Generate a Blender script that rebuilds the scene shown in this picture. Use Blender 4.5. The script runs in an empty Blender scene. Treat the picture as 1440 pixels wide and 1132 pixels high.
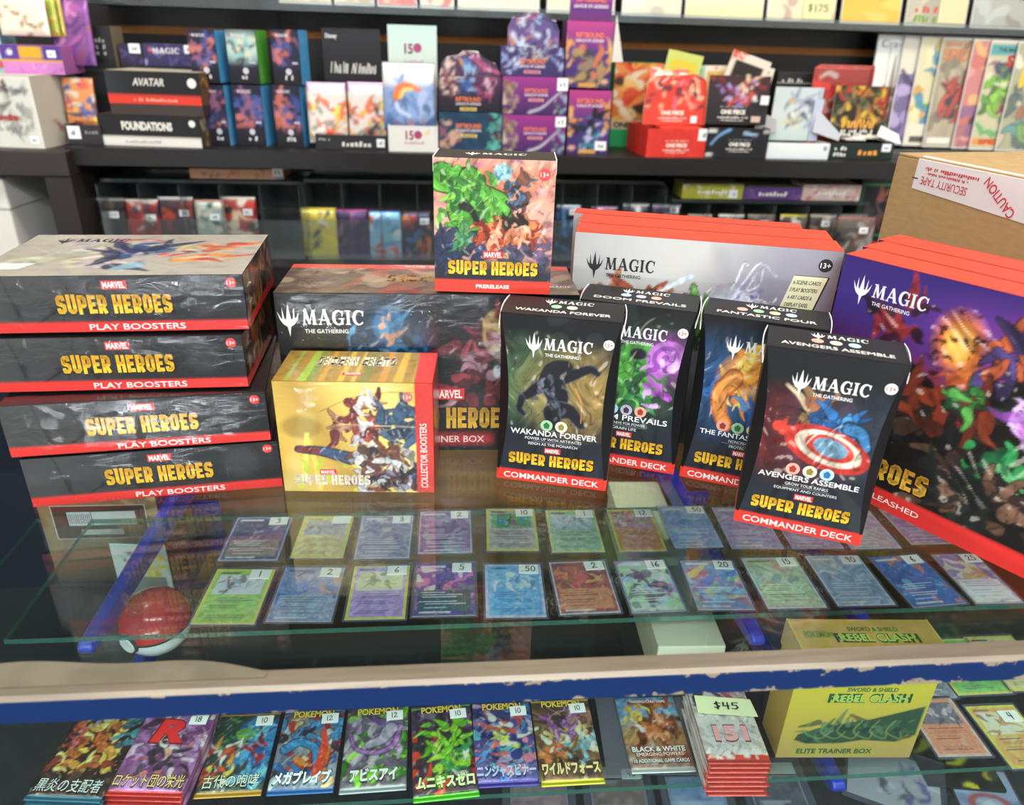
import bpy, math, random
import numpy as np
from mathutils import Matrix, Vector

C = bpy.context.scene.collection
# ---------------------------------------------------------------- camera
F_PX, CX, CY = 1045.0, 720.0, 566.0
CAM = np.array([0.0, 0.0, 1.38])
def _unit(a): return a / np.linalg.norm(a)
_fw = _unit(np.array([625 - CX, 50 - CY, F_PX]))
_dn = np.array([650 - CX, 2700 - CY, F_PX]); _dn = _unit(_dn - _fw * (_unit(_dn) @ _fw) * np.linalg.norm(_dn))
_rt = np.cross(_dn, _fw)
if _rt[0] < 0: _rt = -_rt
RW = np.stack([_rt, _fw, -_dn])          # rows: world axes seen from the camera (x right, y down, z ahead)
cam_d = bpy.data.cameras.new('camera'); cam = bpy.data.objects.new('camera', cam_d); C.objects.link(cam)
M = Matrix(((RW[0, 0], -RW[0, 1], -RW[0, 2], CAM[0]), (RW[1, 0], -RW[1, 1], -RW[1, 2], CAM[1]),
            (RW[2, 0], -RW[2, 1], -RW[2, 2], CAM[2]), (0, 0, 0, 1)))
cam.matrix_world = M
cam_d.sensor_fit = 'HORIZONTAL'; cam_d.sensor_width = 36.0; cam_d.lens = F_PX / 1440 * 36
cam_d.clip_start = 0.02; cam_d.clip_end = 30
cam_d.dof.use_dof = True; cam_d.dof.focus_distance = 0.72; cam_d.dof.aperture_fstop = 5.0
bpy.context.scene.camera = cam

# ---------------------------------------------------------------- light and exposure
sc = bpy.context.scene
sc.view_settings.view_transform = 'Standard'; sc.view_settings.look = 'None'
sc.view_settings.gamma = 1.0; sc.view_settings.use_curve_mapping = False
sc.view_settings.exposure = 0.17
wd = bpy.data.worlds.new('world'); sc.world = wd; wd.use_nodes = True
wd.node_tree.nodes['Background'].inputs[0].default_value = (0.9, 0.93, 1.0, 1); wd.node_tree.nodes['Background'].inputs[1].default_value = 0.15
def area(name, loc, sx, sy, power, col, rot=(0, 0, 0)):
    l = bpy.data.lights.new(name, 'AREA'); l.shape = 'RECTANGLE'; l.size = sx; l.size_y = sy; l.energy = power; l.color = col
    o = bpy.data.objects.new(name, l); o.location = loc; o.rotation_euler = rot; C.objects.link(o); return o
for (x, y) in ((-1.25, 0.75), (0.15, 0.75), (1.55, 0.75)):
    area('ceiling_lamp', (x, y, 2.86), 1.1, 0.28, 17, (1.0, 0.93, 0.82))
for (x, y) in ((-1.1, -1.42), (0.3, -1.42), (1.7, -1.42)):
    area('ceiling_lamp', (x, y, 2.86), 1.1, 0.34, 34, (0.93, 0.97, 1.0))
area('ceiling_lamp', (0.2, -2.3, 2.86), 2.4, 0.5, 55, (0.93, 0.97, 1.0))

# ---------------------------------------------------------------- helpers: pixels to points
def ray(px, py): return RW @ np.array([px - CX, py - CY, F_PX])
def hz(px, py, z): r = ray(px, py); return CAM + r * ((z - CAM[2]) / r[2])
def hy(px, py, y): r = ray(px, py); return CAM + r * ((y - CAM[1]) / r[1])

# ---------------------------------------------------------------- helpers: colours, materials
def lin(h):
    if not isinstance(h, str): return np.array(h[:3], float)
    h = h.lstrip('#')
    if len(h) == 3: h = ''.join(c * 2 for c in h)
    c = np.array([int(h[i:i + 2], 16) / 255 for i in (0, 2, 4)])
    return np.where(c <= 0.04045, c / 12.92, ((c + 0.055) / 1.055) ** 2.4)
def rgba(h): return tuple(float(v) for v in lin(h)) + (1.0,)
def mat(name, col='#888888', rough=0.5, metal=0.0, coat=0.0, spec=0.5, bump=None, tr=0.0):
    m = bpy.data.materials.new(name); m.use_nodes = True; nt = m.node_tree; b = nt.nodes['Principled BSDF']
    b.inputs['Base Color'].default_value = rgba(col); b.inputs['Roughness'].default_value = rough
    b.inputs['Metallic'].default_value = metal; b.inputs['Coat Weight'].default_value = coat; b.inputs['Coat Roughness'].default_value = 0.12
    b.inputs['Specular IOR Level'].default_value = spec
    if bump:
        sc_, st = bump
        tc = nt.nodes.new('ShaderNodeTexCoord'); n = nt.nodes.new('ShaderNodeTexNoise'); bp = nt.nodes.new('ShaderNodeBump')
        n.inputs['Scale'].default_value = sc_; n.inputs['Detail'].default_value = 3; bp.inputs['Strength'].default_value = st; bp.inputs['Distance'].default_value = 0.002
        nt.links.new(tc.outputs['Object'], n.inputs['Vector']); nt.links.new(n.outputs['Fac'], bp.inputs['Height']); nt.links.new(bp.outputs['Normal'], b.inputs['Normal'])
    return m
def mat_print(name, rough, metal=0.0, coat=0.0, bump=None, spec=0.5):
    m = mat(name, '#ffffff', rough, metal, coat, spec, bump)
    nt = m.node_tree; a = nt.nodes.new('ShaderNodeAttribute'); a.attribute_name = 'ink'
    nt.links.new(a.outputs['Color'], nt.nodes['Principled BSDF'].inputs['Base Color']); return m
def mat_two(name, c1, c2, scale, rough, stretch=(1, 1, 1), lo=0.4, hi=0.6, bump=0.0, detail=4, metal=0.0):
    m = mat(name, c1, rough, metal); nt = m.node_tree; b = nt.nodes['Principled BSDF']
    tc = nt.nodes.new('ShaderNodeTexCoord'); mp = nt.nodes.new('ShaderNodeMapping'); n = nt.nodes.new('ShaderNodeTexNoise'); r = nt.nodes.new('ShaderNodeValToRGB')
    mp.inputs['Scale'].default_value = stretch; n.inputs['Scale'].default_value = scale; n.inputs['Detail'].default_value = detail
    r.color_ramp.elements[0].position = lo; r.color_ramp.elements[1].position = hi
    r.color_ramp.elements[0].color = rgba(c1); r.color_ramp.elements[1].color = rgba(c2)
    L = nt.links.new; L(tc.outputs['Object'], mp.inputs['Vector']); L(mp.outputs['Vector'], n.inputs['Vector']); L(n.outputs['Fac'], r.inputs['Fac']); L(r.outputs['Color'], b.inputs['Base Color'])
    if bump:
        bp = nt.nodes.new('ShaderNodeBump'); bp.inputs['Strength'].default_value = bump; bp.inputs['Distance'].default_value = 0.001
        L(n.outputs['Fac'], bp.inputs['Height']); L(bp.outputs['Normal'], b.inputs['Normal'])
    return m
def mat_clear(name, tint='#ffffff', ior=1.45, rough=0.02, gloss=1.0, base=0.0, bump=None, haze=None):
    """thin clear sheet: see-through, mirror-like by Fresnel; base adds a constant sheen"""
    m = bpy.data.materials.new(name); m.use_nodes = True; nt = m.node_tree; nt.nodes.clear(); L = nt.links.new
    out = nt.nodes.new('ShaderNodeOutputMaterial'); mix = nt.nodes.new('ShaderNodeMixShader'); t = nt.nodes.new('ShaderNodeBsdfTransparent'); g = nt.nodes.new('ShaderNodeBsdfGlossy'); f = nt.nodes.new('ShaderNodeFresnel')
    t.inputs[0].default_value = rgba(tint); g.inputs['Roughness'].default_value = rough; 
    gm = nt.nodes.new('ShaderNodeNewGeometry'); mi_ = nt.nodes.new('ShaderNodeMapRange')    # the sheet is thin: both sides mirror alike
    mi_.inputs['To Min'].default_value = ior; mi_.inputs['To Max'].default_value = 1 / ior
    L(gm.outputs['Backfacing'], mi_.inputs['Value']); L(mi_.outputs['Result'], f.inputs['IOR'])
    ad = nt.nodes.new('ShaderNodeMath'); ad.operation = 'MULTIPLY_ADD'; ad.inputs[1].default_value = gloss; ad.inputs[2].default_value = base; ad.use_clamp = True
    L(f.outputs[0], ad.inputs[0]); L(ad.outputs[0], mix.inputs[0]); L(t.outputs[0], mix.inputs[1]); L(g.outputs[0], mix.inputs[2])
    last = mix
    if haze:
        d = nt.nodes.new('ShaderNodeBsdfDiffuse'); d.inputs[0].default_value = rgba(haze[0]); mx = nt.nodes.new('ShaderNodeMixShader'); mx.inputs[0].default_value = haze[1]
        L(mix.outputs[0], mx.inputs[1]); L(d.outputs[0], mx.inputs[2]); last = mx
    L(last.outputs[0], out.inputs[0])
    if bump:
        s, st, stretch = bump
        tc = nt.nodes.new('ShaderNodeTexCoord'); mp = nt.nodes.new('ShaderNodeMapping'); n = nt.nodes.new('ShaderNodeTexNoise'); bp = nt.nodes.new('ShaderNodeBump')
        mp.inputs['Scale'].default_value = stretch; n.inputs['Scale'].default_value = s; n.inputs['Detail'].default_value = 4; n.inputs['Distortion'].default_value = 1.2
        bp.inputs['Strength'].default_value = st; bp.inputs['Distance'].default_value = 0.004
        L(tc.outputs['Object'], mp.inputs['Vector']); L(mp.outputs['Vector'], n.inputs['Vector']); L(n.outputs['Fac'], bp.inputs['Height']); L(bp.outputs['Normal'], g.inputs['Normal']); L(bp.outputs['Normal'], f.inputs['Normal'])
    return m
P_SATIN = mat_print('printed_card', 0.5, spec=0.35)
P_GLOSS = mat_print('printed_gloss', 0.36, spec=0.4)
P_FOIL = mat_print('printed_foil', 0.32, metal=0.45, coat=0.3, bump=(90, 0.15))
P_GOLD = mat_print('gold_foil_print', 0.36, metal=0.12, coat=0.3)
P_MATTE = mat_print('printed_paper', 0.6)
CARD_BLACK = mat('black_card', '#141416', 0.5, spec=0.35); CARD_RED = mat('red_card', '#e9402f', 0.5); CARD_WHITE = mat('white_card', '#e9e6df', 0.6)
CARD_GOLD = mat('gold_card', '#b8923a', 0.35, 0.4)
WHITE_STICKER = mat('white_sticker', '#eef0f2', 0.6)
WRAP = mat_clear('shrink_wrap', ior=1.45, rough=0.14, gloss=1.0, base=0.015, bump=(34, 0.3, (1, 1, 1.8)))
SLEEVE = mat_clear('clear_sleeve', '#f4f5fb', 1.4, 0.12, 0.8, 0.015, haze=('#c9cbe0', 0.09))
ACRYLIC = mat_clear('clear_acrylic', '#eef2f2', 1.45, 0.08, 1.0, 0.02, haze=('#b8c4c8', 0.05))
BAG = mat_clear('clear_bag', '#fbfbfb', 1.4, 0.1, 0.7, 0.01, haze=('#e0e0dc', 0.05))
GLASS = mat_clear('pane_glass', '#f3faf7', 1.5, 0.01, 1.0, 0.0)
GLASS_EDGE = mat_clear('glass_edge', '#7fb3a6', 1.5, 0.08, 0.8, 0.05, haze=('#5f9c8c', 0.35))

# ---------------------------------------------------------------- helpers: objects
def thing(name, label, cat, loc=(0, 0, 0), yaw=0.0, group=None, tilt=0.0, rot=None):
    o = bpy.data.objects.new(name, None); C.objects.link(o); o.empty_display_size = 0.02
    o.location = [float(v) for v in loc]; o.rotation_euler = rot if rot is not None else (tilt, 0, yaw)
    o['label'] = label; o['category'] = cat
    if group: o['group'] = group
    return o
def link(name, me, m, parent=None):
    o = bpy.data.objects.new(name, me); C.objects.link(o)
    for mm in (m if isinstance(m, (list, tuple)) else [m]): me.materials.append(mm)
    if parent is not None: o.parent = parent
    return o
def mesh(name, V, Fc, m, parent=None, smooth=False, mi=None):
    me = bpy.data.meshes.new(name); me.from_pydata([tuple(float(c) for c in v) for v in V], [], [tuple(int(i) for i in f) for f in Fc])
    o = link(name, me, m, parent)
    if smooth: me.polygons.foreach_set('use_smooth', [True] * len(me.polygons))
    if mi is not None: me.polygons.foreach_set('material_index', list(mi))
    me.update(); return o
BOXF = [(0, 3, 2, 1), (4, 5, 6, 7), (0, 1, 5, 4), (1, 2, 6, 5), (2, 3, 7, 6), (3, 0, 4, 7)]
def boxv(x0, y0, z0, x1, y1, z1): return [(x0, y0, z0), (x1, y0, z0), (x1, y1, z0), (x0, y1, z0), (x0, y0, z1), (x1, y0, z1), (x1, y1, z1), (x0, y1, z1)]
def box(name, x0, y0, z0, x1, y1, z1, m, parent=None, bevel=0.0):
    o = mesh(name, boxv(x0, y0, z0, x1, y1, z1), BOXF, m, parent)
    if bevel:
        b = o.modifiers.new('bevel', 'BEVEL'); b.width = bevel; b.segments = 2
    return o
def prism(name, pts, frame, t, m, parent=None):
    """outline in metres on a face frame, t thick (t out along the normal)"""
    n = len(pts); V = [frame.at(u, v, 0) for u, v in pts] + [frame.at(u, v, t) for u, v in pts]
    Fc = [tuple(range(n - 1, -1, -1)), tuple(range(n, 2 * n))] + [(i, (i + 1) % n, n + (i + 1) % n, n + i) for i in range(n)]
    return mesh(name, V, Fc, m, parent)
def structure(o): o['kind'] = 'structure'; return o
def tag(o, label, cat, group=None):
    o['label'] = label; o['category'] = cat
    if group: o['group'] = group
    return o

class Frame:
    """a flat face: origin, unit u, unit v, outward normal; sizes in metres"""
    def __init__(s, o, u, v, w, h):
        s.o = np.array(o, float); s.u = _unit(np.array(u, float)); s.v = _unit(np.array(v, float)); s.n = np.cross(s.u, s.v); s.w = w; s.h = h
    def at(s, u, v, d=0.0): return s.o + s.u * u + s.v * v + s.n * d
    def flip(s):   # the same face read from the other side (turned half round)
        return Frame(s.o + s.u * s.w + s.v * s.h, -s.u, -s.v, s.w, s.h)
def front(w, d, h): return Frame((-w / 2, -d / 2, 0), (1, 0, 0), (0, 0, 1), w, h)
def top(w, d, h): return Frame((-w / 2, -d / 2, h), (1, 0, 0), (0, 1, 0), w, d)
def rside(w, d, h): return Frame((w / 2, -d / 2, 0), (0, 1, 0), (0, 0, 1), d, h)
def lside(w, d, h): return Frame((-w / 2, d / 2, 0), (0, -1, 0), (0, 0, 1), d, h)
def flat(w, h, z=0.0): return Frame((-w / 2, -h / 2, z), (1, 0, 0), (0, 1, 0), w, h)

# ---------------------------------------------------------------- helpers: printed pictures (colour carried by a fine mesh)
class Art:
    def __init__(s, w, h, step):
        s.w, s.h = w, h; s.nx = max(3, int(round(w / step)) + 1); s.ny = max(3, int(round(h / step)) + 1)
        s.U, s.V = np.meshgrid(np.linspace(0, 1, s.nx), np.linspace(0, 1, s.ny)); s.A = w / h; s.X = s.U * s.A; s.Y = s.V
        s.c = np.zeros((s.ny, s.nx, 3)); s.px = step / h
    def mix(s, a, col): s.c += (lin(col) - s.c) * np.clip(a, 0, 1)[..., None]; return s
    def bg(s, col): s.c[:] = lin(col); return s
    def ramp(s, t, stops):
        ps = [p for p, _ in stops]; cs = np.array([lin(c) for _, c in stops])
        s.c[:] = np.stack([np.interp(t, ps, cs[:, k]) for k in range(3)], -1); return s
    def vgrad(s, *stops): return s.ramp(s.V, stops)
    def band(s, v0, v1, col, u0=-1, u1=2, soft=0.0):
        e = max(soft, s.px * 0.6)
        a = np.clip((s.V - v0) / e + .5, 0, 1) * np.clip((v1 - s.V) / e + .5, 0, 1) * np.clip((s.X - u0 * s.A) / e + .5, 0, 1) * np.clip((u1 * s.A - s.X) / e + .5, 0, 1)
        return s.mix(a, col)
    def noise(s, col, scale, seed, lo=0.0, hi=1.0, sx=1.0, sy=1.0, amt=1.0):
        r = np.random.RandomState(seed); n = np.zeros_like(s.X)
        for k in range(7):
            th = r.uniform(0, 6.28); f = scale * r.uniform(.6, 1.9)
            n += np.sin((s.X * sx * math.cos(th) + s.Y * sy * math.sin(th)) * f * 6.28 + r.uniform(0, 6.28) + 1.3 * np.sin(s.Y * f * 3 + k))
        n = n / 7 * 1.3; return s.mix(np.clip((n - lo) / max(hi - lo, 1e-3), 0, 1) * amt, col)
    def ell(s, u, v, ru, rv, col, rot=0.0, soft=0.15, amt=1.0, ring=0.0):
        x = s.X - u * s.A; y = s.Y - v; c, n = math.cos(rot), math.sin(rot); p = (x * c + y * n) / (ru); q = (-x * n + y * c) / rv
        d = np.sqrt(p * p + q * q); k = max(soft, s.px / min(ru, rv) * .8)
        a = np.clip((1 - d) / k + .5, 0, 1)
        if ring: a *= np.clip((d - (1 - ring)) / k + .5, 0, 1)
        return s.mix(a * amt, col)
    def poly(s, pts, col, amt=1.0):
        P = [(u * s.A, v) for u, v in pts]; ins = np.zeros(s.X.shape, bool); dm = np.full(s.X.shape, 9.0)
        for (x0, y0), (x1, y1) in zip(P, P[1:] + P[:1]):
            if y0 != y1: ins ^= ((s.Y < y0) != (s.Y < y1)) & (s.X < (x1 - x0) * (s.Y - y0) / (y1 - y0) + x0)
            dx, dy = x1 - x0, y1 - y0; t = np.clip(((s.X - x0) * dx + (s.Y - y0) * dy) / (dx * dx + dy * dy + 1e-12), 0, 1)
            dm = np.minimum(dm, np.hypot(s.X - x0 - t * dx, s.Y - y0 - t * dy))
        return s.mix(np.clip(np.where(ins, dm, -dm) / s.px + .5, 0, 1) * amt, col)
    def stroke(s, pts, w0, w1, col, amt=1.0, edge=None, ew=0.012, soft=None):
        P = np.array([(u * s.A, v) for u, v in pts], float)
        if len(P) > 2:   # smooth curve through the points
            Q = np.vstack([2 * P[0] - P[1], P, 2 * P[-1] - P[-2]]); out = []
            for i in range(1, len(Q) - 2):
                for t in np.linspace(0, 1, 7)[:-1]:
                    a, b, c, d = Q[i - 1], Q[i], Q[i + 1], Q[i + 2]
                    out.append(.5 * ((2 * b) + (c - a) * t + (2 * a - 5 * b + 4 * c - d) * t * t + (3 * b - a - 3 * c + d) * t ** 3))
            P = np.array(out + [P[-1]])
        n = len(P) - 1; best = np.full(s.X.shape, 9.0)
        for i in range(n):
            (x0, y0), (x1, y1) = P[i], P[i + 1]; dx, dy = x1 - x0, y1 - y0
            t = np.clip(((s.X - x0) * dx + (s.Y - y0) * dy) / (dx * dx + dy * dy + 1e-12), 0, 1)
            best = np.minimum(best, np.hypot(s.X - x0 - t * dx, s.Y - y0 - t * dy) - (w0 + (w1 - w0) * (i + t) / n))
        k = soft or s.px
        if edge: s.mix(np.clip((ew - best) / k + .5, 0, 1) * amt, edge)
        return s.mix(np.clip(-best / k + .5, 0, 1) * amt, col)
    def shards(s, cols, n, seed, u0=0, v0=0, u1=1, v1=1, sx=1.0, sy=1.0, amt=1.0):
        r = np.random.RandomState(seed); px_ = r.uniform(u0, u1, n) * s.A; py_ = r.uniform(v0, v1, n); d = np.full(s.X.shape, 99.0); idx = np.zeros(s.X.shape, int)
        for k in range(n):
            q = np.hypot((s.X - px_[k]) * sx, (s.Y - py_[k]) * sy); m_ = q < d; d = np.where(m_, q, d); idx = np.where(m_, k, idx)
        pal = np.array([lin(cols[r.randint(len(cols))]) for _ in range(n)]); a = ((s.U >= u0) & (s.U <= u1) & (s.V >= v0) & (s.V <= v1)) * amt
        s.c += (pal[idx] - s.c) * a[..., None]; return s
    def splash(s, cols, n, seed, u0=0, v0=0, u1=1, v1=1, size=.08, edge=None, amt=.95, bend=1.0, ang=None):
        r = np.random.RandomState(seed)
        for k in range(n):
            u, v = r.uniform(u0, u1), r.uniform(v0, v1); th = r.uniform(0, 6.28) if ang is None else ang + r.uniform(-.35, .35); L = size * r.uniform(.8, 2.4); q = th + bend * r.uniform(-1, 1)
            du = 1 / s.A
            p = [(u, v), (u + L * .5 * math.cos(th) * du, v + L * .5 * math.sin(th)), (u + L * (.5 * math.cos(th) + .5 * math.cos(q)) * du, v + L * (.5 * math.sin(th) + .5 * math.sin(q)))]
            s.stroke(p, size * r.uniform(.25, .55), size * r.uniform(.03, .15), cols[r.randint(len(cols))], amt, edge, size * .07)
        return s
    def mark(s): s.b0 = s.c.copy(); return s
    def ink(s, seed, scale=7.0, amt=.5, line='#120e10', lamt=.75, lw=.1, everywhere=False):
        """fine drawn detail over whatever was painted since mark(): inked contour lines, lighter and darker tones of the same colour"""
        r = np.random.RandomState(seed); X = s.X + .06 * np.sin(s.Y * 11 + seed) + .03 * np.sin(s.Y * 23); Y = s.Y + .06 * np.sin(s.X * 12 + 2 * seed) + .03 * np.sin(s.X * 27)
        def nz(f): return sum(np.sin((X * math.cos(t) + Y * math.sin(t)) * f * 6.28 * q + p) for t, q, p in zip(r.uniform(0, 6.28, 5), r.uniform(.6, 1.5, 5), r.uniform(0, 6.28, 5))) / 2.6
        n1, n2, n3 = nz(scale), nz(scale * 2.1), nz(scale * 4)
        k = np.ones(s.X.shape) if everywhere else np.clip(np.abs(s.c - s.b0).sum(-1) / .03, 0, 1)
        s.c *= (1 + (amt * (.5 * n1 + .35 * n2 + .2 * n3)) * k)[..., None]; s.c = np.clip(s.c, 0.002, .95)
        s.mix(np.clip((n2 - .9) * 2, 0, .45) * k * amt, '#fff4e6'); ln = np.exp(-(n1 / lw) ** 2) * np.clip(.5 + n3, 0, 1); return s.mix(ln * k * lamt, line)
    def build(s, name, frame, m, parent, lift=0.0003, warp=None, rect=None):
        u0, v0, u1, v1 = rect or (0, 0, frame.w, frame.h)
        uu = u0 + (u1 - u0) * s.U; vv = v0 + (v1 - v0) * s.V
        if warp is not None: uu, vv = warp(s.U, s.V)
        P = frame.o + uu[..., None] * frame.u + vv[..., None] * frame.v + frame.n * lift
        return grid(name, P, s.c, m, parent)
def grid(name, P, col, m, parent, smooth=False):
    ny, nx = P.shape[:2]; i = np.arange(ny * nx).reshape(ny, nx)
    q = np.stack([i[:-1, :-1], i[:-1, 1:], i[1:, 1:], i[1:, :-1]], -1).reshape(-1, 4)
    return bulk(name, P.reshape(-1, 3), q, None if col is None else col.reshape(-1, 3), m, parent, smooth)
def bulk(name, V, q, col, m, parent, smooth=False):
    me = bpy.data.meshes.new(name); me.vertices.add(len(V)); me.vertices.foreach_set('co', np.ascontiguousarray(V, np.float32).ravel())
    me.loops.add(q.size); me.loops.foreach_set('vertex_index', q.astype(np.int32).ravel())
    me.polygons.add(len(q)); me.polygons.foreach_set('loop_start', np.arange(0, q.size, q.shape[1], dtype=np.int32))
    if smooth: me.polygons.foreach_set('use_smooth', np.ones(len(q), bool))
    me.update(calc_edges=True)
    if col is not None:
        a = me.attributes.new('ink', 'FLOAT_COLOR', 'POINT'); a.data.foreach_set('color', np.hstack([col, np.ones((len(V), 1))]).astype(np.float32).ravel())
    return link(name, me, m, parent)

# ---------------------------------------------------------------- helpers: lettering
_tc = {}
def _font(text, off):
    k = (text, off)
    if k not in _tc:
        c = bpy.data.curves.new('t', 'FONT'); c.body = text; c.offset = off; c.resolution_u = 3; o = bpy.data.objects.new('t', c); C.objects.link(o)
        bpy.context.view_layer.update(); e = o.evaluated_get(bpy.context.evaluated_depsgraph_get()); me = e.to_mesh()
        V = np.array([v.co[:2] for v in me.vertices]); Fc = [tuple(p.vertices) for p in me.polygons]
        e.to_mesh_clear(); bpy.data.objects.remove(o); bpy.data.curves.remove(c); _tc[k] = (V, Fc)
    return _tc[k]
def _seg(p, q, w0, w1, cap=0.0):
    p, q = np.array(p, float), np.array(q, float); d = _unit(q - p + 1e-9); n = np.array([-d[1], d[0]]); p = p - d * cap; q = q + d * cap
    return [p - n * w0 / 2, q - n * w1 / 2, q + n * w1 / 2, p + n * w0 / 2]
def _line(pts, w, cap=0.5):
    return [_seg(a, b, w, w, w * cap) for a, b in zip(pts, pts[1:])]
def _arc(cx, cy, rx, ry, a0, a1, n=9): return [(cx + rx * math.cos(math.radians(a0 + (a1 - a0) * i / n)), cy + ry * math.sin(math.radians(a0 + (a1 - a0) * i / n))) for i in range(n + 1)]
def _ringpoly(o, i): return [[o[k], o[k + 1], i[k + 1], i[k]] for k in range(len(o) - 1)]
def _block(ch):
    t = .225; a = t / 2; w = .56; b = 1 - a; c = .1
    L = {'S': [(w - a, b - .12), (w - a - .02, b), (a + c, b), (a, b - c), (a, .5 + c * .6), (w - a, .5 - c * .6), (w - a, a + c), (w - a - c, a), (a + .02, a), (a, a + .12)],
         'U': [(a, 1 - .02), (a, a + c), (a + c, a), (w - a - c, a), (w - a, a + c), (w - a, 1 - .02)],
         'P': [(a, .02), (a, b), (w - a - c, b), (w - a, b - c), (w - a, .46 + c), (w - a - c, .42), (a, .42)],
         'O': [(a, a + c), (a, b - c), (a + c, b), (w - a - c, b), (w - a, b - c), (w - a, a + c), (w - a - c, a), (a + c, a), (a, a + c)]}
    if ch in L: return _line(L[ch], t, .3), w + .06
    if ch == 'E': return _line([(a, 0.1), (a, .9)], t, .5) + [_seg(*s_, t * .95, t * .95) for s_ in (((a, b), (w - .06, b)), ((a, .5), (w - .12, .5)), ((a, a), (w - .06, a)))], w
    if ch == 'H': return _line([(a, .1), (a, .9)], t) + _line([(w - a, .1), (w - a, .9)], t) + [_seg((a, .5), (w - a, .5), t, t)], w + .06
    if ch == 'R': return _line([(a, .1), (a, .9)], t) + _line(L['P'][1:], t, .3) + [_seg((.26, .44), (w - a, 0.0), t, t)], w + .06
    return [], .3
def _serif(ch):
    S = lambda p, q, w0, w1=None: _seg(p, q, w0, w1 or w0)
    if ch == 'M': return [S((.16, 0), (.25, 1), .13), S((.26, 1), (.6, .05), .26, .2), S((.58, .05), (.9, 1), .08, .1), S((.92, 1), (1.02, 0), .24), S((0, .04), (.34, .04), .08), S((.82, .04), (1.22, .04), .08), S((.06, .96), (.36, .96), .08), S((.84, .96), (1.14, .96), .08)], 1.24
    if ch == 'A': return [S((.13, 0), (.5, 1), .11), S((.5, 1.02), (.88, 0), .25), S((.27, .33), (.72, .33), .1), S((0, .04), (.3, .04), .08), S((.68, .04), (1.08, .04), .08)], 1.06
    if ch in 'GC':
        o = _arc(.52, .5, .5, .53, 42, 322, 14); i = _arc(.58, .5, .3, .42, 42, 322, 14); r = _ringpoly(o, i)
        r += [S((.86, .6), (.9, .98), .09)]
        if ch == 'G': r += [S((.85, .02), (.85, .44), .2), S((.58, .43), (1.04, .43), .08)]
        return r, 1.04 if ch == 'G' else 1.0
    if ch == 'I': return [S((.24, 0), (.24, 1), .24), S((.02, .04), (.46, .04), .08), S((.02, .96), (.46, .96), .08)], .5
    return [], .3
HAND = {'0': [_arc(.28, .5, .24, .48, 80, 445, 12)], '1': [[(.2, .95), (.24, .0)]], '2': [[(.05, .75), (.2, .97), (.45, .85), (.4, .55), (.05, .05), (.6, .08)]], '3': [[(.06, .88), (.3, 1), (.46, .78), (.22, .54), (.5, .35), (.35, .05), (.02, .1)]],
        '4': [[(.12, .95), (.06, .45), (.5, .45)], [(.42, .95), (.4, .0)]], '5': [[(.5, .97), (.14, .95), (.1, .58), (.4, .6), (.5, .3), (.3, .03), (.02, .1)]], '6': [[(.42, .97), (.1, .5), (.12, .1), (.38, .02), (.5, .28), (.3, .46), (.1, .3)]],
        '7': [[(.05, .93), (.5, .93), (.2, 0)]], '8': [_arc(.28, .74, .18, .23, -80, 280, 10), _arc(.28, .26, .23, .25, 95, 455, 10)], '9': [[(.45, .7), (.25, .52), (.08, .72), (.25, .95), (.45, .8), (.4, 0)]],
        '.': [[(.1, .03), (.16, .03)]], '$': [[(.5, .8), (.25, .9), (.1, .7), (.45, .4), (.3, .12), (.05, .2)], [(.28, 1.05), (.28, -.05)]], '/': [[(.4, 1), (.05, 0)]]}
PW = [(.5, 0), (.58, .3), (.76, .38), (.9, .52), (1.0, .76), (.84, .57), (.79, .53), (.77, .89), (.69, .55), (.62, .52), (.5, 1.0)]
PW = PW + [(1 - x, y) for x, y in PW[-2:0:-1]]
def glyphs(text, style):
    if style in ('block', 'serif', 'hand'):
        V, Fc, x = [], [], 0.0
        for ch in text:
            if style == 'hand':
                polys = []; wd_ = .62 if ch not in '1.' else .42
                for pl in HAND.get(ch, []): polys += _line(pl, .125, .5)
            elif ch == ' ': polys, wd_ = [], .26
            else: polys, wd_ = (_block if style == 'block' else _serif)(ch)
            for p in polys:
                b = len(V); V += [(q[0] + x, q[1]) for q in p]; Fc.append(tuple(range(b, b + len(p))))
            x += wd_ + {'block': .035, 'serif': .07, 'hand': .06}[style]
        V = np.array(V)
    else:
        V, Fc = _font(text, {'thin': 0.0, 'sans': .012, 'bold': .028, 'fat': .05}[style])
    lo, hi = V.min(0), V.max(0); return (V - lo) / (hi[1] - lo[1]), Fc
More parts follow.
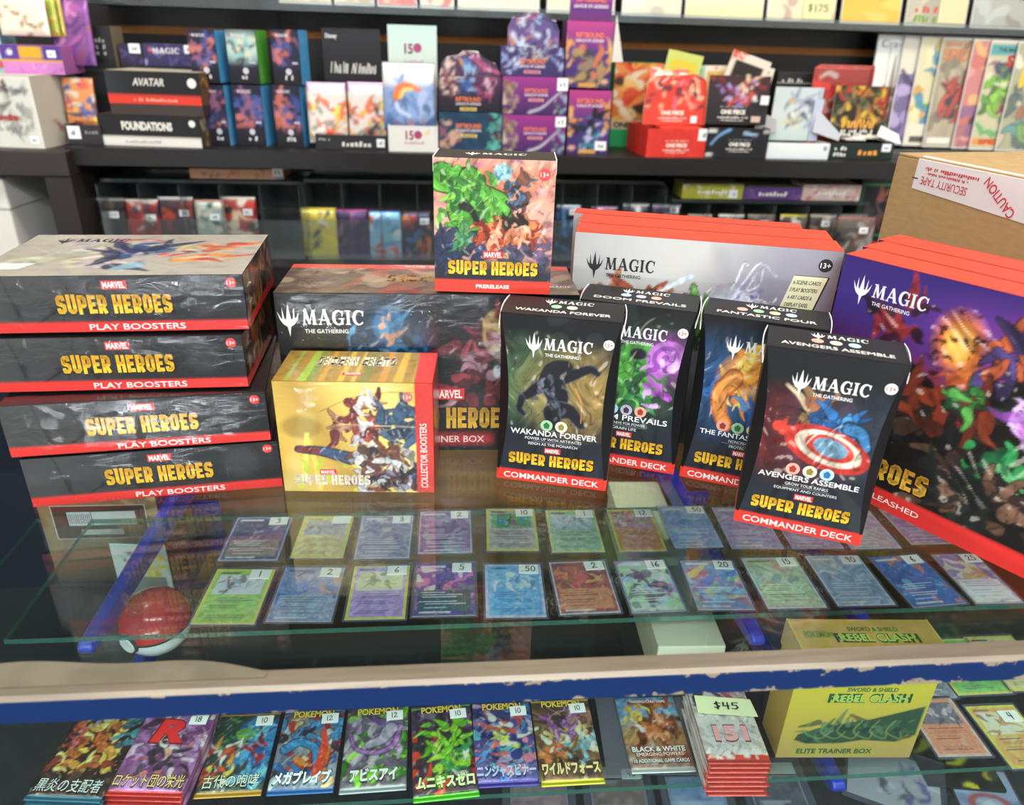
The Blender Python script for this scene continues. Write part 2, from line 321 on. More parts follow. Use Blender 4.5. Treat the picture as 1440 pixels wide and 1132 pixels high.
class Ink:
    def __init__(s, frame): s.f = frame; s.G = {}; s.key = None; s.n = 0
    def part(s, name):
        s.n += 1; s.key = (name, s.n); return s
    def add(s, P2, Fc, col, lift, warp=None):
        k = s.key or ('symbol', 0)
        if k not in s.G: s.G[k] = ([], [], [])
        s.V, s.F, s.K = s.G[k]
        b = len(s.V)
        for p in P2: s.V.append(s.f.at(p[0], p[1], lift))
        s.F += [tuple(b + i for i in f) for f in Fc]; s.K += [tuple(lin(col)) + (1.0,)] * len(P2)
    def text(s, t, style, u, v, h, col, w=None, lift=.0006, skew=0.0, rot=0.0, grow=0.0, squash=None):
        own = s.key is None
        if own: s.part('lettering')
        G, Fc = glyphs(t, style); G = G.copy(); gw = G[:, 0].max(); sx = (w / gw) if w else h
        P = np.stack([(G[:, 0] - gw / 2) * sx, (G[:, 1] - .5) * h], 1); P[:, 0] += P[:, 1] * skew
        c, n = math.cos(rot), math.sin(rot); P = np.stack([P[:, 0] * c - P[:, 1] * n, P[:, 0] * n + P[:, 1] * c], 1)
        s.add(P + (u, v), Fc, col, lift)
        if own: s.key = None
        return s
    def rect(s, u, v, w, h, col, lift=.0005, skew=0.0, rot=0.0):
        P = np.array([(-w / 2, -h / 2), (w / 2, -h / 2), (w / 2, h / 2), (-w / 2, h / 2)]); P[:, 0] += P[:, 1] * skew
        c, n = math.cos(rot), math.sin(rot); P = np.stack([P[:, 0] * c - P[:, 1] * n, P[:, 0] * n + P[:, 1] * c], 1)
        s.add(P + (u, v), [(0, 1, 2, 3)], col, lift); return s
    def disc(s, u, v, r, col, lift=.0005, n=20): s.add([(u + r * math.cos(6.2832 * k / n), v + r * math.sin(6.2832 * k / n)) for k in range(n)], [tuple(range(n))], col, lift); return s
    def poly(s, pts, col, lift=.0005): s.add(pts, [tuple(range(len(pts)))], col, lift); return s
    def scrawl(s, u, v, w, h, col, seed, lift=.0006, n=None):   # a line of lettering too small to read in the photograph: short uneven marks
        own = s.key is None
        if own: s.part('lettering')
        r = random.Random(seed); x = -w / 2; n = n or max(3, int(w / h * 1.3)); cw = w / n
        for k in range(n):
            if r.random() < .16: x += cw; continue
            hh = h * r.uniform(.55, 1.0); s.rect(u + x + cw / 2, v - (h - hh) / 2, cw * r.uniform(.5, .78), hh, col, lift, r.uniform(-.2, .3)); x += cw
        if own: s.key = None
        return s
    def logo(s, u, v, w, col, sub=True, lift=.0006):   # five-pronged mark and the word beside it; (u, v) = centre, w = full width
        own = s.key is None
        if own: s.part('brand_mark')
        h = w * .2; ph = h * 2.05; pw = ph * .62
        s.poly([(u - w / 2 + x * pw, v - ph * .56 + y * ph) for x, y in PW], col, lift)
        s.text('MAGIC', 'serif', u + pw * .55, v + h * .06, h, col, w - pw * 1.12, lift)
        if sub: s.text('THE GATHERING', 'sans', u + pw * .22, v - h * .8, h * .26, col, (w - pw) * .68, lift)
        if own: s.key = None
        return s
    def title(s, u, v, w, h, cols=('#e8b422', '#ffd940'), edge='#1a1408', lift=.0006):
        own = s.key is None
        if own: s.part('title_lettering')
        if edge: s.text('SUPER HEROES', 'block', u + h * .03, v - h * .04, h * 1.08, edge, w * 1.02, lift - .0001)
        s.text('SUPER HEROES', 'block', u, v, h, cols[0], w, lift)
        if len(cols) > 1:   # lighter lower half, as printed
            G, Fc = glyphs('SUPER HEROES', 'block'); gw = G[:, 0].max()
            P = np.stack([(G[:, 0] - gw / 2) * w / gw, (np.minimum(G[:, 1], .48) - .5) * h], 1); s.add(P + (u, v), Fc, cols[1], lift + .00008)
        if own: s.key = None
        return s
    def badge(s, u, v, h, lift=.0006):   # red box with the white word
        own = s.key is None
        if own: s.part('publisher_badge')
        s.rect(u, v, h * 2.7, h, '#d8302c', lift); s.text('MARVEL', 'bold', u, v, h * .74, '#f5ece6', h * 2.35, lift + .0002)
        if own: s.key = None
        return s
    def age(s, u, v, r, bgc='#f2ece6', fg='#c93a2c', lift=.0006):
        own = s.key is None
        if own: s.part('age_badge')
        s.disc(u, v, r, bgc, lift); s.text('13+', 'sans', u, v, r * .8, fg, r * 1.45, lift + .0002)
        if own: s.key = None
        return s
    def build(s, name, parent, m=None):
        for (nm, _), (V, Fc, K) in s.G.items():
            me = bpy.data.meshes.new(nm); me.from_pydata([tuple(map(float, v)) for v in V], [], Fc)
            a = me.attributes.new('ink', 'FLOAT_COLOR', 'POINT'); a.data.foreach_set('color', np.array(K, np.float32).ravel())
            link(nm, me, m or P_SATIN, parent)
def sticker(parent, frame, u, v, w, h, text='', rot=0.0, lift=.0012, col='#eef0f4', th=.66, tw=None):
    c, n = math.cos(rot), math.sin(rot); pts = [(u + x * c - y * n, v + x * n + y * c) for x, y in ((-w / 2, -h / 2), (w / 2, -h / 2), (w / 2, h / 2), (-w / 2, h / 2))]
    V = [frame.at(*p, lift - .0009) for p in pts] + [frame.at(*p, lift) for p in pts]
    o = mesh('price_sticker', V, BOXF, WHITE_STICKER if col == '#eef0f4' else mat('sticker_paper', col, .7), parent)
    if text:
        i = Ink(frame); i.text(text, 'hand', u, v, h * th, '#15161c', tw, lift + .0002, rot=rot); i.build('handwritten_price', o, P_MATTE)
    return o

# ================================================================ the room
LAM = mat('dark_laminate', '#1d1a1b', 0.45, spec=0.4); MDF = mat('groove_board', '#c8844a', 0.8)
WOOD = mat_two('brown_wood', '#8a5a34', '#a9743f', 6, 0.55, (1, 1, 9), 0.3, 0.7)
WALLW = mat('pale_wall', '#d8d2c6', 0.8); CEIL = mat('ceiling_tile', '#e6e4de', 0.9); FLOOR = mat_two('floor_carpet', '#3a3a40', '#4b4b50', 40, 0.95)
structure(box('floor', -2.4, -3.2, -0.05, 2.8, 2.0, 0.0, FLOOR))
structure(box('ceiling', -2.4, -3.2, 2.9, 2.8, 2.0, 2.95, CEIL))
structure(box('wall_left', -2.45, -3.2, 0, -2.4, 2.0, 2.9, WALLW)); structure(box('wall_right', 2.8, -3.2, 0, 2.85, 2.0, 2.9, WALLW))
structure(box('wall_front', -2.4, -3.25, 0, 2.8, -3.2, 2.9, WALLW))
# unseen window added behind the customer: lights box fronts and film glare
ADDED_GLOW = bpy.data.materials.new('added_glow_glass'); ADDED_GLOW.use_nodes = True; _e = ADDED_GLOW.node_tree.nodes.new('ShaderNodeEmission'); _e.inputs[0].default_value = (.86, .94, 1, 1); _e.inputs[1].default_value = 1.1
ADDED_GLOW.node_tree.links.new(_e.outputs[0], ADDED_GLOW.node_tree.nodes['Material Output'].inputs[0]); ADDED_GLARE = ADDED_GLOW.copy(); ADDED_GLARE.name = 'added_glare_pane'; ADDED_GLARE.node_tree.nodes['Emission'].inputs[1].default_value = 40; FRAME = mat('window_frame_metal', '#3a3c40', .4)
for k in range(2):
    x0 = -1.5 + 1.75 * k; w_ = structure(box('window_%d' % (k + 1), x0, -3.197, .5, x0 + 1.55, -3.19, 2.25, ADDED_GLOW)); box('added_glare_pane', x0 + .08, -3.189, .62, x0 + 1.47, -3.185, .76, ADDED_GLARE, w_)  # bright glowing pane added to put glare on the wrapped boxes
    for (a, b, c, e) in ((0, 0, 1.55, .06), (0, 1.69, 1.55, 1.75), (0, 0, .06, 1.75), (1.49, 0, 1.55, 1.75), (.75, 0, .8, 1.75), (0, 1.2, 1.55, 1.24)): box('window_frame', x0 + a, -3.19, .5 + b, x0 + c, -3.16, .5 + e, FRAME, w_)
structure(box('wall_back', -2.4, 1.965, 0, 2.8, 2.02, 1.78, MDF))
structure(box('wall_upper', -2.4, 1.95, 1.78, 2.8, 2.02, 2.9, mat('upper_wall_paint', '#3b3c46', .8)))
V, Fc = [], []
zs = [-0.04 + 0.2017 * k for k in range(10)]
for a, b in zip(zs, zs[1:]):      # slatwall boards with open grooves between them
    n = len(V); V += boxv(-2.4, 1.945, max(a + .008, 0), 2.8, 1.966, min(b - .008, 1.78)); Fc += [tuple(i + n for i in f) for f in BOXF]
structure(mesh('trim_slatwall', V, Fc, LAM))

# shelves on the wall
t = thing('wall_shelf', 'long black wall shelf carrying the trading card displays', 'shelf', (0.125, 1.77, 1.132))
box('board', -0.87, -.17, 0, 0.87, .174, .03, LAM, t, .002)
box('lip', -0.87, -.176, -.004, 0.87, -.17, .030, LAM, t)
t = thing('comic_ledge', 'black ledge under the bagged comics at the wall', 'shelf', (1.5, 1.84, 1.132))
box('board', -0.5, -.06, 0, 0.6, .104, .026, LAM, t, .002); box('lip', -0.5, -.066, 0, 0.6, -.06, .036, ACRYLIC, t)
t = thing('lower_wall_shelf', 'lower black wall shelf under the clear pack bins', 'shelf', (0.3, 1.75, .905))
box('board', -1.05, -.19, 0, 1.2, .194, .03, LAM, t, .002); box('lip', -1.05, -.196, -.01, 1.2, -.19, .03, LAM, t)
t = thing('upper_comic_ledge', 'narrow ledge along the top carrying a row of bagged comics', 'shelf', (0.5, 1.86, 1.418))
box('board', -1.25, -.035, 0, 1.5, .084, .012, LAM, t); box('lip', -1.25, -.041, 0, 1.5, -.038, .02, ACRYLIC, t)
# side unit at the left
BRN = mat('brown_black_wood', '#2b2322', 0.5)
t = thing('side_cabinet', 'dark brown open cabinet at the left end of the wall shelf', 'cabinet', (-1.15, 1.76, 0))
box('cabinet_top', -.42, -.2, 1.11, .42, .18, 1.158, BRN, t, .003); box('side_panel', .368, -.195, 0, .418, .18, 1.11, BRN, t, .002); box('side_panel', -.42, -.195, 0, -.37, .18, 1.11, BRN, t, .002)
box('back_panel', -.37, .165, .0, .368, .18, 1.11, BRN, t); box('inner_shelf', -.37, -.19, .86, .368, .165, .89, BRN, t)
t = thing('storage_box', 'plain white box inside the brown side cabinet', 'box', (-1.0, 1.72, .89), math.radians(-6))
box('carton', -.14, -.12, 0, .14, .1, .205, CARD_WHITE, t, .004); box('lid', -.143, -.123, .15, .143, .103, .212, CARD_WHITE, t, .004)

# ================================================================ glass display counter
def paint_chipped():
    m = mat('chipped_blue_paint', '#123a8c', 0.35); nt = m.node_tree; b = nt.nodes['Principled BSDF']; L = nt.links.new
    tc = nt.nodes.new('ShaderNodeTexCoord'); mp = nt.nodes.new('ShaderNodeMapping'); mp.inputs['Scale'].default_value = (1, 1, 1.5)
    n = nt.nodes.new('ShaderNodeTexNoise'); n.inputs['Scale'].default_value = 55; n.inputs['Detail'].default_value = 6; n.inputs['Roughness'].default_value = .65
    n2 = nt.nodes.new('ShaderNodeTexNoise'); n2.inputs['Scale'].default_value = 7
    sx = nt.nodes.new('ShaderNodeSeparateXYZ'); L(tc.outputs['Object'], mp.inputs['Vector']); L(mp.outputs['Vector'], n.inputs['Vector']); L(tc.outputs['Object'], n2.inputs['Vector']); L(tc.outputs['Object'], sx.inputs[0])
    def mth(op, a, b_=None, c=None):
        k = nt.nodes.new('ShaderNodeMath'); k.operation = op
        for i, v in enumerate((a, b_, c)):
            if v is None: continue
            if isinstance(v, (int, float)): k.inputs[i].default_value = v
            else: L(v, k.inputs[i])
        return k.outputs[0]
    edge = mth('ABSOLUTE', sx.outputs['Z'])                                 # wear is heaviest along the top and bottom edges
    e2 = mth('MULTIPLY_ADD', edge, 34.0, -0.17)
    rx = mth('MULTIPLY_ADD', sx.outputs['X'], 0.2, -0.05)                  # and towards the busy end of the counter
    tot = mth('ADD', mth('ADD', n.outputs['Fac'], e2), mth('ADD', rx, mth('MULTIPLY_ADD', n2.outputs['Fac'], .25, -.12)))
    r = nt.nodes.new('ShaderNodeValToRGB'); r.color_ramp.elements[0].position = .60; r.color_ramp.elements[1].position = .612
    r.color_ramp.elements[0].color = rgba('#0a2858'); r.color_ramp.elements[1].color = rgba('#8f8370'); L(tot, r.inputs[0]); L(r.outputs[0], b.inputs['Base Color'])
    return m
ALU = mat_two('worn_tan_metal', '#74695a', '#857a69', 14, .36, (1, 12, 12), .35, .65, metal=.25); NAVY = mat('navy_panel', '#10182e', .4); BLUE = mat('blue_enamel', '#1733b4', .3)
case = thing('display_counter', 'long glass topped shop counter with a chipped blue front rail', 'display case', (0, 0, 0))
def slab(name, x0, y0, z0, x1, y1, z1, parent):
    o = mesh(name, boxv(x0, y0, z0, x1, y1, z1), BOXF, [GLASS, GLASS_EDGE], parent, mi=[0, 0, 1, 1, 1, 1]); return o
slab('top_pane', -.95, .362, .994, 1.4, .955, 1.0, case)
o = mesh('front_pane', boxv(-.95, .3585, .5, 1.4, .3615, .981), BOXF, [GLASS, GLASS_EDGE], case, mi=[1, 1, 0, 1, 0, 1])
V = [(x, y, z) for x in (-.95, 1.4) for (y, z) in ((.357, .9812), (.357, .9988), (.3596, 1.0016), (.3725, 1.0016), (.3725, 1.0002), (.362, 1.0002), (.362, .9805))]
mesh('metal_rail', V, [tuple(range(6, -1, -1)), tuple(range(7, 14))] + [(k, (k + 1) % 7, 7 + (k + 1) % 7, 7 + k) for k in range(7)], ALU, case)
o = box('painted_face', -1.175, -.0006, -.009, 1.175, .0003, .0086, paint_chipped(), case); o.location = (.225, .3567, .9902)
V = []; N = 30      # strip of old tape over the rail at the left
for k in range(N + 1):
    x = -.42 + .30 * k / N; b = .3725 + (.013 if k < 18 else .013 * max(0, (1 - ((k - 18) / 12) ** 2))) + .0022 * math.sin(k * .55) + (.003 if k < 9 else 0)
    V += [(x, .366, 1.0019), (x, b, 1.0019), (x, .366, 1.0024), (x, b, 1.0024)]
Fc = []
for k in range(N): a = 4 * k; Fc += [(a + 2, a + 6, a + 7, a + 3), (a, a + 1, a + 5, a + 4), (a, a + 4, a + 6, a + 2), (a + 1, a + 3, a + 7, a + 5)]
mesh('tape_strip', V, Fc, mat_two('old_tape', '#625b4b', '#6e6756', 30, .5), case)
box('back_panel', -.95, .955, .5, -.52, .975, 1.0, NAVY, case); box('sliding_door', -.53, .962, .6, .45, .975, .994, WOOD, case); box('sliding_door', .43, .955, .6, 1.4, .962, .994, WOOD, case); box('end_panel', -.97, .352, .5, -.95, .975, 1.0, NAVY, case); box('end_panel', 1.4, .352, .5, 1.42, .975, 1.0, NAVY, case)
box('deck', -.95, .365, .58, 1.4, .955, .6, mat('case_deck', '#26262c', .5), case); box('base', -.97, .36, 0, 1.42, .975, .5, NAVY, case)
s1 = thing('glass_shelf', 'upper glass shelf in the counter with two rows of priced cards', 'shelf', (.26, .68, .838))
o = mesh('pane', boxv(-.69, -.1, 0, .69, .1, .006), BOXF, [GLASS, GLASS_EDGE], s1, mi=[0, 0, 1, 1, 1, 1])
s2 = thing('glass_shelf', 'second glass shelf in the counter holding foil booster packs', 'shelf', (.2, .655, .7235))
o = mesh('pane', boxv(-.8, -.183, 0, .8, .295, .006), BOXF, [GLASS, GLASS_EDGE], s2, mi=[0, 0, 1, 1, 1, 1])
def arm(x, y0, ztop, label, back=.953):
    t = thing('shelf_bracket', label, 'bracket', (x, back, ztop)); L_ = back - y0
    prof = [(0, 0), (-L_ + .006, 0), (-L_, -.006), (-L_ + .004, -.013), (-L_ + .03, -.018), (0, -.04)]; w = .0075
    V = [(-w, y, z) for y, z in prof] + [(w, y, z) for y, z in prof]; n = len(prof)
    o = mesh('arm', V, [tuple(range(n)), tuple(range(2 * n - 1, n - 1, -1))] + [(i, n + i, n + (i + 1) % n, (i + 1) % n) for i in range(n)], BLUE, t)
    b = o.modifiers.new('bevel', 'BEVEL'); b.width = .003; b.segments = 3
    box('mounting_plate', -.02, -.0015, -.06, .02, .0005, .03, BLUE, t, .0005)
for (px, py, z, l, yy) in ((118, 916, .8375, 'blue bracket under the upper glass shelf beside the red ball tin', None), (1222, 886, .8375, 'blue bracket under the upper glass shelf near the golden hinged box', None), (1068, 905, .8375, 'blue bracket under the upper glass shelf between the pale box and the golden box', None),
                           (1182, 1112, .723, 'blue bracket below the second glass shelf in front of the golden box', None), (98, 1134, .723, 'blue bracket below the second glass shelf under the orange dragon packs', None)):
    p = hz(px, py, z - .006); arm(p[0], p[1], z, l)

# ================================================================ boxes standing on the counter
def place(BL, BR, z=1.0):   # base of an upright box from where its two front corners stand
    a, b = hz(*BL, z), hz(*BR, z); d = b - a; return a, b, math.atan2(d[1], d[0]), float(np.hypot(d[0], d[1]))
def at_front(a, yaw, w, d, z=1.0):   # the Empty sits at the middle of the base
    c, n = math.cos(yaw), math.sin(yaw); return (a[0] + c * w / 2 - n * d / 2, a[1] + n * w / 2 + c * d / 2, z)
def wrapshell(t, w, d, h, bulge=.0016, e=.0012, puffs=(), lean=1.0):
    """shrink film drawn round a box, slightly puffed away from the faces"""
    V, Fc = [], []
    def face(f, nx, ny, W, H, pf=()):
        b = len(V)
        for j in range(ny + 1):
            for i in range(nx + 1):
                u, v = i / nx, j / ny; q = e + bulge * math.sin(math.pi * u) ** .6 * (max(0, math.sin(math.pi * v)) ** .7 if lean >= 1 or pf is None else min(v / .14, (1 - v) / .86) * (1 + .12 * math.sin(u * 23) + .08 * math.sin(u * 51))) + sum(p[4] * math.exp(-((u - p[0]) / p[2]) ** 2 - ((v - p[1]) / p[3]) ** 2) for p in (pf or ()))
                V.append(f.at(u * W, v * H, q))
        for j in range(ny):
            for i in range(nx): a = b + j * (nx + 1) + i; Fc.append((a, a + 1, a + nx + 2, a + nx + 1))
    face(front(w, d, h), 44, 24, w, h, puffs)
    bulge = .0009; e = .0008
    for f in (rside(w, d, h), lside(w, d, h), top(w, d, h)): face(f, 14, 8, f.w, f.h, None)
    return mesh('shrink_wrap', V, Fc, WRAP, t, smooth=True)
def seam(t, w, d, h):   # bunched film at the upper right corner
    r = random.Random(int(w * 1e5 + h * 1e4)); V, Fc = [], []
    for k in range(9):
        x, y, z = w / 2 + .001, -d / 2 + r.uniform(-.001, .012), h * r.uniform(.35, 1.0); b = len(V)
        V += [(x, y, z), (x + r.uniform(.002, .006), y + r.uniform(-.004, .004), z + r.uniform(-.004, .006)), (x + r.uniform(.001, .004), y + .006, z + r.uniform(.002, .009)), (x, y + .005, z + .004)]; Fc.append((b, b + 1, b + 2, b + 3))
    return mesh('film_seam', V, Fc, WRAP, t)
def comic_lines(a, seed, c1='#3a3b3d', c2='#0c0c0e', u1=1.0, amt=.8):
    r = np.random.RandomState(seed)
    for k in range(5): a.stroke([(r.uniform(0, u1), -.1), (r.uniform(0, u1), 1.1)], .012, .012, c2, .8)
    a.splash([c1, c2, '#4b4c4c'], 16, seed + 1, 0, .1, u1, 1, .12, amt=amt * .6); return a

# ---- play booster boxes
def play_box(label, a, yaw, z, topart, puff=.0016, lean=1.0):
    w, d, h = .2095, .135, .0475
    t = thing('booster_box', label, 'box', at_front(a, yaw, w, d, z), yaw, 'sealed booster boxes stacked at the left end of the counter')
    box('carton', -w / 2, -d / 2, 0, w / 2, d / 2, h, CARD_BLACK, t, .0006); f = front(w, d, h)
    A = Art(w, h, .0013).ramp(np.linspace(0, 1, 162)[None, :] + 0 * np.zeros((38, 162)), [(0, '#3c3d3d'), (.4, '#2c2d2f'), (.62, '#1b1c1f'), (1, '#16171a')]) if False else Art(w, h, .0013)
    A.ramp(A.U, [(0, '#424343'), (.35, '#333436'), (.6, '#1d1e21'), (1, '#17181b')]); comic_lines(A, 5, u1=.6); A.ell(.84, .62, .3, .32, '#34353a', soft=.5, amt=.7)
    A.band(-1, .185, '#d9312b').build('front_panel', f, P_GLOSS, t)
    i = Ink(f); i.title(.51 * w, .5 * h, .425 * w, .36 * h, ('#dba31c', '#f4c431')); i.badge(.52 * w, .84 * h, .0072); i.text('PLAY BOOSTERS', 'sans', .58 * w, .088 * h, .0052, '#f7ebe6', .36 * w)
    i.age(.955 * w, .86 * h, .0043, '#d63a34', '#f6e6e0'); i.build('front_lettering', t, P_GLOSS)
    rs = rside(w, d, h); B = Art(d, h, .003).bg('#2a1d18'); B.splash(['#6a4426', '#96693a', '#38211a', '#151114', '#7a2a20'], 40, 9, size=.25).band(-1, .16, '#c6302a'); B.build('side_panel', rs, P_GLOSS, t)
    if topart:
        tf = top(w, d, h); T = Art(w, d, .0018).bg('#b8b2a4'); T.noise('#a09a94', 3, 3, 0, 1, 1, 2); T.mark(); T.splash(['#a79db8', '#c9c1cf', '#b7c3a8', '#d8c9a8'], 26, 4, 0, .2, .55, .8, .13, amt=.55, ang=.1)
        T.splash(['#2f4f80', '#3a5c8c', '#1c2f56', '#8fb8c8'], 16, 21, .4, .12, .62, .75, .13, amt=.9); T.splash(['#d24a44', '#e0903e', '#d9c48e', '#c6574a'], 20, 8, .62, .3, .95, .75, .1, amt=.85, ang=.1); T.stroke([(.4, .84), (.5, .86), (.58, .8)], .02, .01, '#c25a52')
        T.ink(5, 4, .4, '#3a3a40', .4); T.build('top_panel', tf, P_GLOSS, t); i = Ink(tf); i.logo(.27 * w, .83 * d, .3 * w, '#26282c', False); i.rect(.08 * w, .2 * d, .17 * w, .13 * d, '#f1efe8', skew=.4); i.build('top_lettering', t)
    wrapshell(t, w, d, h, puff, lean=lean); seam(t, w, d, h)
    return t
H4 = .0482
aa, bb, yw, _ = place((47.5, 712.6), (397.8, 683)); play_box('lowest of four black booster boxes stacked in film at the counter end', aa, yw, 1.0, False, .005, .5)
aa, bb, yw, _ = place((16.7, 643), (383, 618), 1 + H4 + .0024); play_box('second booster box from the bottom, its front washed by a bright glare', aa, yw, 1 + H4 + .0024, False, .008, .5)
bb = hz(350, 545.6, 1.0995); play_box('third black booster box up, pushed left over the two below', bb - .2095 * np.array([math.cos(.04), math.sin(.04), 0]), .04, 1 + 2 * (H4 + .0024), False)
bb = hz(350.6, 466, 1.1495); play_box('topmost black booster box with a pale picture lid showing', bb - .2095 * np.array([math.cos(.05), math.sin(.05), 0]), .05, 1 + 3 * (H4 + .0024), True)

# ---- commander decks: upright cartons whose front corners are cut back in a long curve
def deck_box(label, a, yaw, deckname, lines, pips, art, seed):
    w, d, h = .105, .05, .167
    t = thing('deck_box', label, 'box', at_front(a, yaw, w, d), yaw, 'upright black deck boxes on the counter')
    N = 16; cut = lambda v: .0095 * (math.sin(math.pi * v) ** .8 if 0 < v < 1 else 0)
    V = []
    for k in range(N + 1):
        v = k / N; c = cut(v); z = v * h
        V += [(-w / 2 + c, -d / 2, z), (w / 2 - c, -d / 2, z), (w / 2, -d / 2 + c * .9, z), (w / 2, d / 2, z), (-w / 2, d / 2, z), (-w / 2, -d / 2 + c * .9, z)]
    Fc = [tuple(range(5, -1, -1)), tuple(range(6 * N, 6 * N + 6))]
    for k in range(N): Fc += [(6 * k + j, 6 * k + (j + 1) % 6, 6 * k + 6 + (j + 1) % 6, 6 * k + 6 + j) for j in range(6)]
    mi = [0, 0] + [1 if (k == 0 and j in (0, 1, 2, 4, 5)) else 0 for k in range(N) for j in range(6)]
    mesh('carton', V, Fc, [CARD_BLACK, CARD_RED], t, mi=mi)
    f = front(w, d, h); A = Art(w, h, .0011); A.ramp(A.V, [(0, '#222a35'), (.25, '#1b2029'), (.5, '#17191e'), (1, '#121214')]); comic_lines(A, seed, '#24262a', '#101114', 1.0, .35); A.mark(); art(A); A.ink(seed, 6, .55)
    A.band(-1, .072, '#df3a30')
    cu = lambda U, Vv: (np.vectorize(cut)(Vv) + U * (w - 2 * np.vectorize(cut)(Vv)), Vv * h)
    A.build('front_panel', f, P_SATIN, t, warp=cu)
    i = Ink(f); i.logo(.5 * w, .845 * h, .56 * w, '#eeece8'); i.age(.91 * w, .875 * h, .0047)
    i.text(deckname, 'sans', .5 * w, .322 * h, .0058 if len(deckname) < 17 else .005, '#f1efec', .76 * w)
    for k, l in enumerate(lines): i.text(l, 'thin', .5 * w, (.285 - .032 * k) * h, .0028, '#e2e2e2', .0024 * len(l) * .95)
    if len(lines) == 2: i.rect(.5 * w, .269 * h, .36 * w, .0003, '#9a9a9a')
    n = len(pips)
    for k, (c, e) in enumerate(pips):
        u = .5 * w + (k - (n - 1) / 2) * .0135; i.part('colour_symbol').disc(u, .372 * h, .0056, c); i.poly([(u - .002, .372 * h - .003), (u + .002, .372 * h - .003), (u + .003, .372 * h + .001), (u, .372 * h + .0038), (u - .003, .372 * h + .001)], e, .0007)
    i.key = None; i.badge(.5 * w, .215 * h, .0056); i.title(.49 * w, .15 * h, .76 * w, .0125, ('#d9a41d', '#f5c82f')); i.text('COMMANDER DECK', 'sans', .5 * w, .034 * h, .0062, '#fbeee8', .86 * w)
    i.build('front_lettering', t)
    tf = top(w, d, h); T = Art(w, d, .003).bg('#242225'); T.build('top_panel', tf, P_SATIN, t)
    i = Ink(tf); i.logo(.53 * w, .78 * d, .42 * w, '#efece6', False); i.text(deckname.replace('THE ', ''), 'sans', .5 * w, .26 * d, .0066, '#f1ece4', .8 * w)
    for k, (c, e) in enumerate(pips): i.part('colour_symbol').disc(.5 * w + (k - (n - 1) / 2) * .014, .53 * d, .0048, c)
    i.build('top_lettering', t)
    for s in (-1, 1):     # white cut edges of the tuck flaps at both ends of the lid
        V = []
        for k in range(11):
            q = k / 10; y = -d / 2 + .001 + (d - .002) * q; z = h + .0006 - .012 * (1 - q) ** 2; x = s * (w / 2 + .0006 + .0022 * math.sin(math.pi * q))
            V += [(x, y, z), (x, y, z - .0018 - .002 * (1 - q))]
        Fc = [(2 * k, 2 * k + 1, 2 * k + 3, 2 * k + 2) for k in range(10)]
        o = mesh('tuck_flap', V, Fc, CARD_WHITE, t); sm = o.modifiers.new('thick', 'SOLIDIFY'); sm.thickness = .0007
    return t
GR, CRM, RED_, BLU, BLK, YEL = ('#9fc79d', '#2d6b3d'), ('#ece6c4', '#8c7c3c'), ('#e9a995', '#a33324'), ('#b5d7ea', '#2a6ca5'), ('#bfb6ca', '#3a3242'), ('#ecdca0', '#9a7d2a')
def art_dark(A):      # green glow to amber glow with one dark leaping mass across it
    A.ell(.25, .62, .34, .2, '#4c6e4a', soft=1.1, amt=.75); A.ell(.72, .58, .3, .2, '#a88a4c', soft=1.1, amt=.8); A.noise('#2b3a35', 5, 3, .3, 1, amt=.35)
    E = '#8e93a2'; B_ = '#17171d'
    for p, w0, w1 in (([(.42, .63), (.3, .59), (.14, .52)], .045, .02), ([(.14, .52), (.12, .46), (.17, .43)], .022, .012), ([(.55, .66), (.7, .7), (.82, .73), (.9, .71)], .035, .014), ([(.44, .64), (.52, .55), (.5, .46)], .075, .06), ([(.5, .47), (.66, .47), (.77, .4)], .055, .025), ([(.47, .45), (.5, .39), (.55, .36)], .055, .03)):
        A.stroke(p, w0, w1, B_, 1, '#50545f', .006)
    A.ell(.5, .71, .1, .055, '#1c1c24', .3); A.splash(['#565a6b', '#747a8c', '#2c2d36'], 14, 12, .3, .42, .62, .68, .03, amt=.7); A.stroke([(.7, .61), (.77, .53), (.78, .41)], .006, .003, '#e0a050', .8)
def art_green(A):
    A.ell(.55, .6, .4, .26, '#2f4a36', soft=1, amt=.7); A.ell(.86, .7, .26, .14, '#9a4aa0', soft=.8, amt=.6)
    A.ell(.55, .6, .2, .13, '#4f9a3e', soft=.35); A.poly([(.35, .36), (.45, .56), (.68, .55), (.82, .36), (.6, .42)], '#3c8a4c'); A.splash(['#5fae45', '#377a3a', '#2a5a35', '#78c25a'], 22, 3, .38, .38, .72, .75, .05, edge='#173020'); A.ell(.53, .74, .11, .06, '#4d983f', .2); A.ell(.56, .725, .055, .035, '#221e2a', soft=.3)
    for k, r_ in enumerate((.1, .072, .045, .02)): A.ell(.84, .72, r_ * 1.2, r_, ('#b873c4', '#8f4aa2')[k % 2], .3, .12)
    A.splash(['#b35fc0', '#8a3f98', '#caa0d8'], 18, 7, .7, .42, .97, .7, .045)
def art_fire(A):
    A.ell(.3, .6, .34, .25, '#2a5c8c', soft=1, amt=.7); A.splash(['#2f6fb2', '#3b8ad0', '#1c477c'], 18, 2, .02, .5, .35, .72, .07, ang=.8)
    A.splash(['#e98a35', '#f3b04a', '#cf6a28', '#f8d070'], 40, 4, .18, .5, .6, .82, .06, amt=.95); A.ell(.42, .72, .17, .1, '#f0a244', .5, .6); A.stroke([(.38, .74), (.46, .84), (.58, .86)], .04, .01, '#f8ca58'); A.stroke([(.3, .66), (.18, .56), (.22, .44), (.3, .38)], .05, .03, '#e8954a', 1, '#b8602a')
    A.splash(['#3a78c4', '#2c5fa6', '#5b9ad8'], 20, 6, .42, .4, .85, .6, .05, edge='#1d3a66'); A.ell(.62, .6, .1, .05, '#d8b48c', soft=.4)
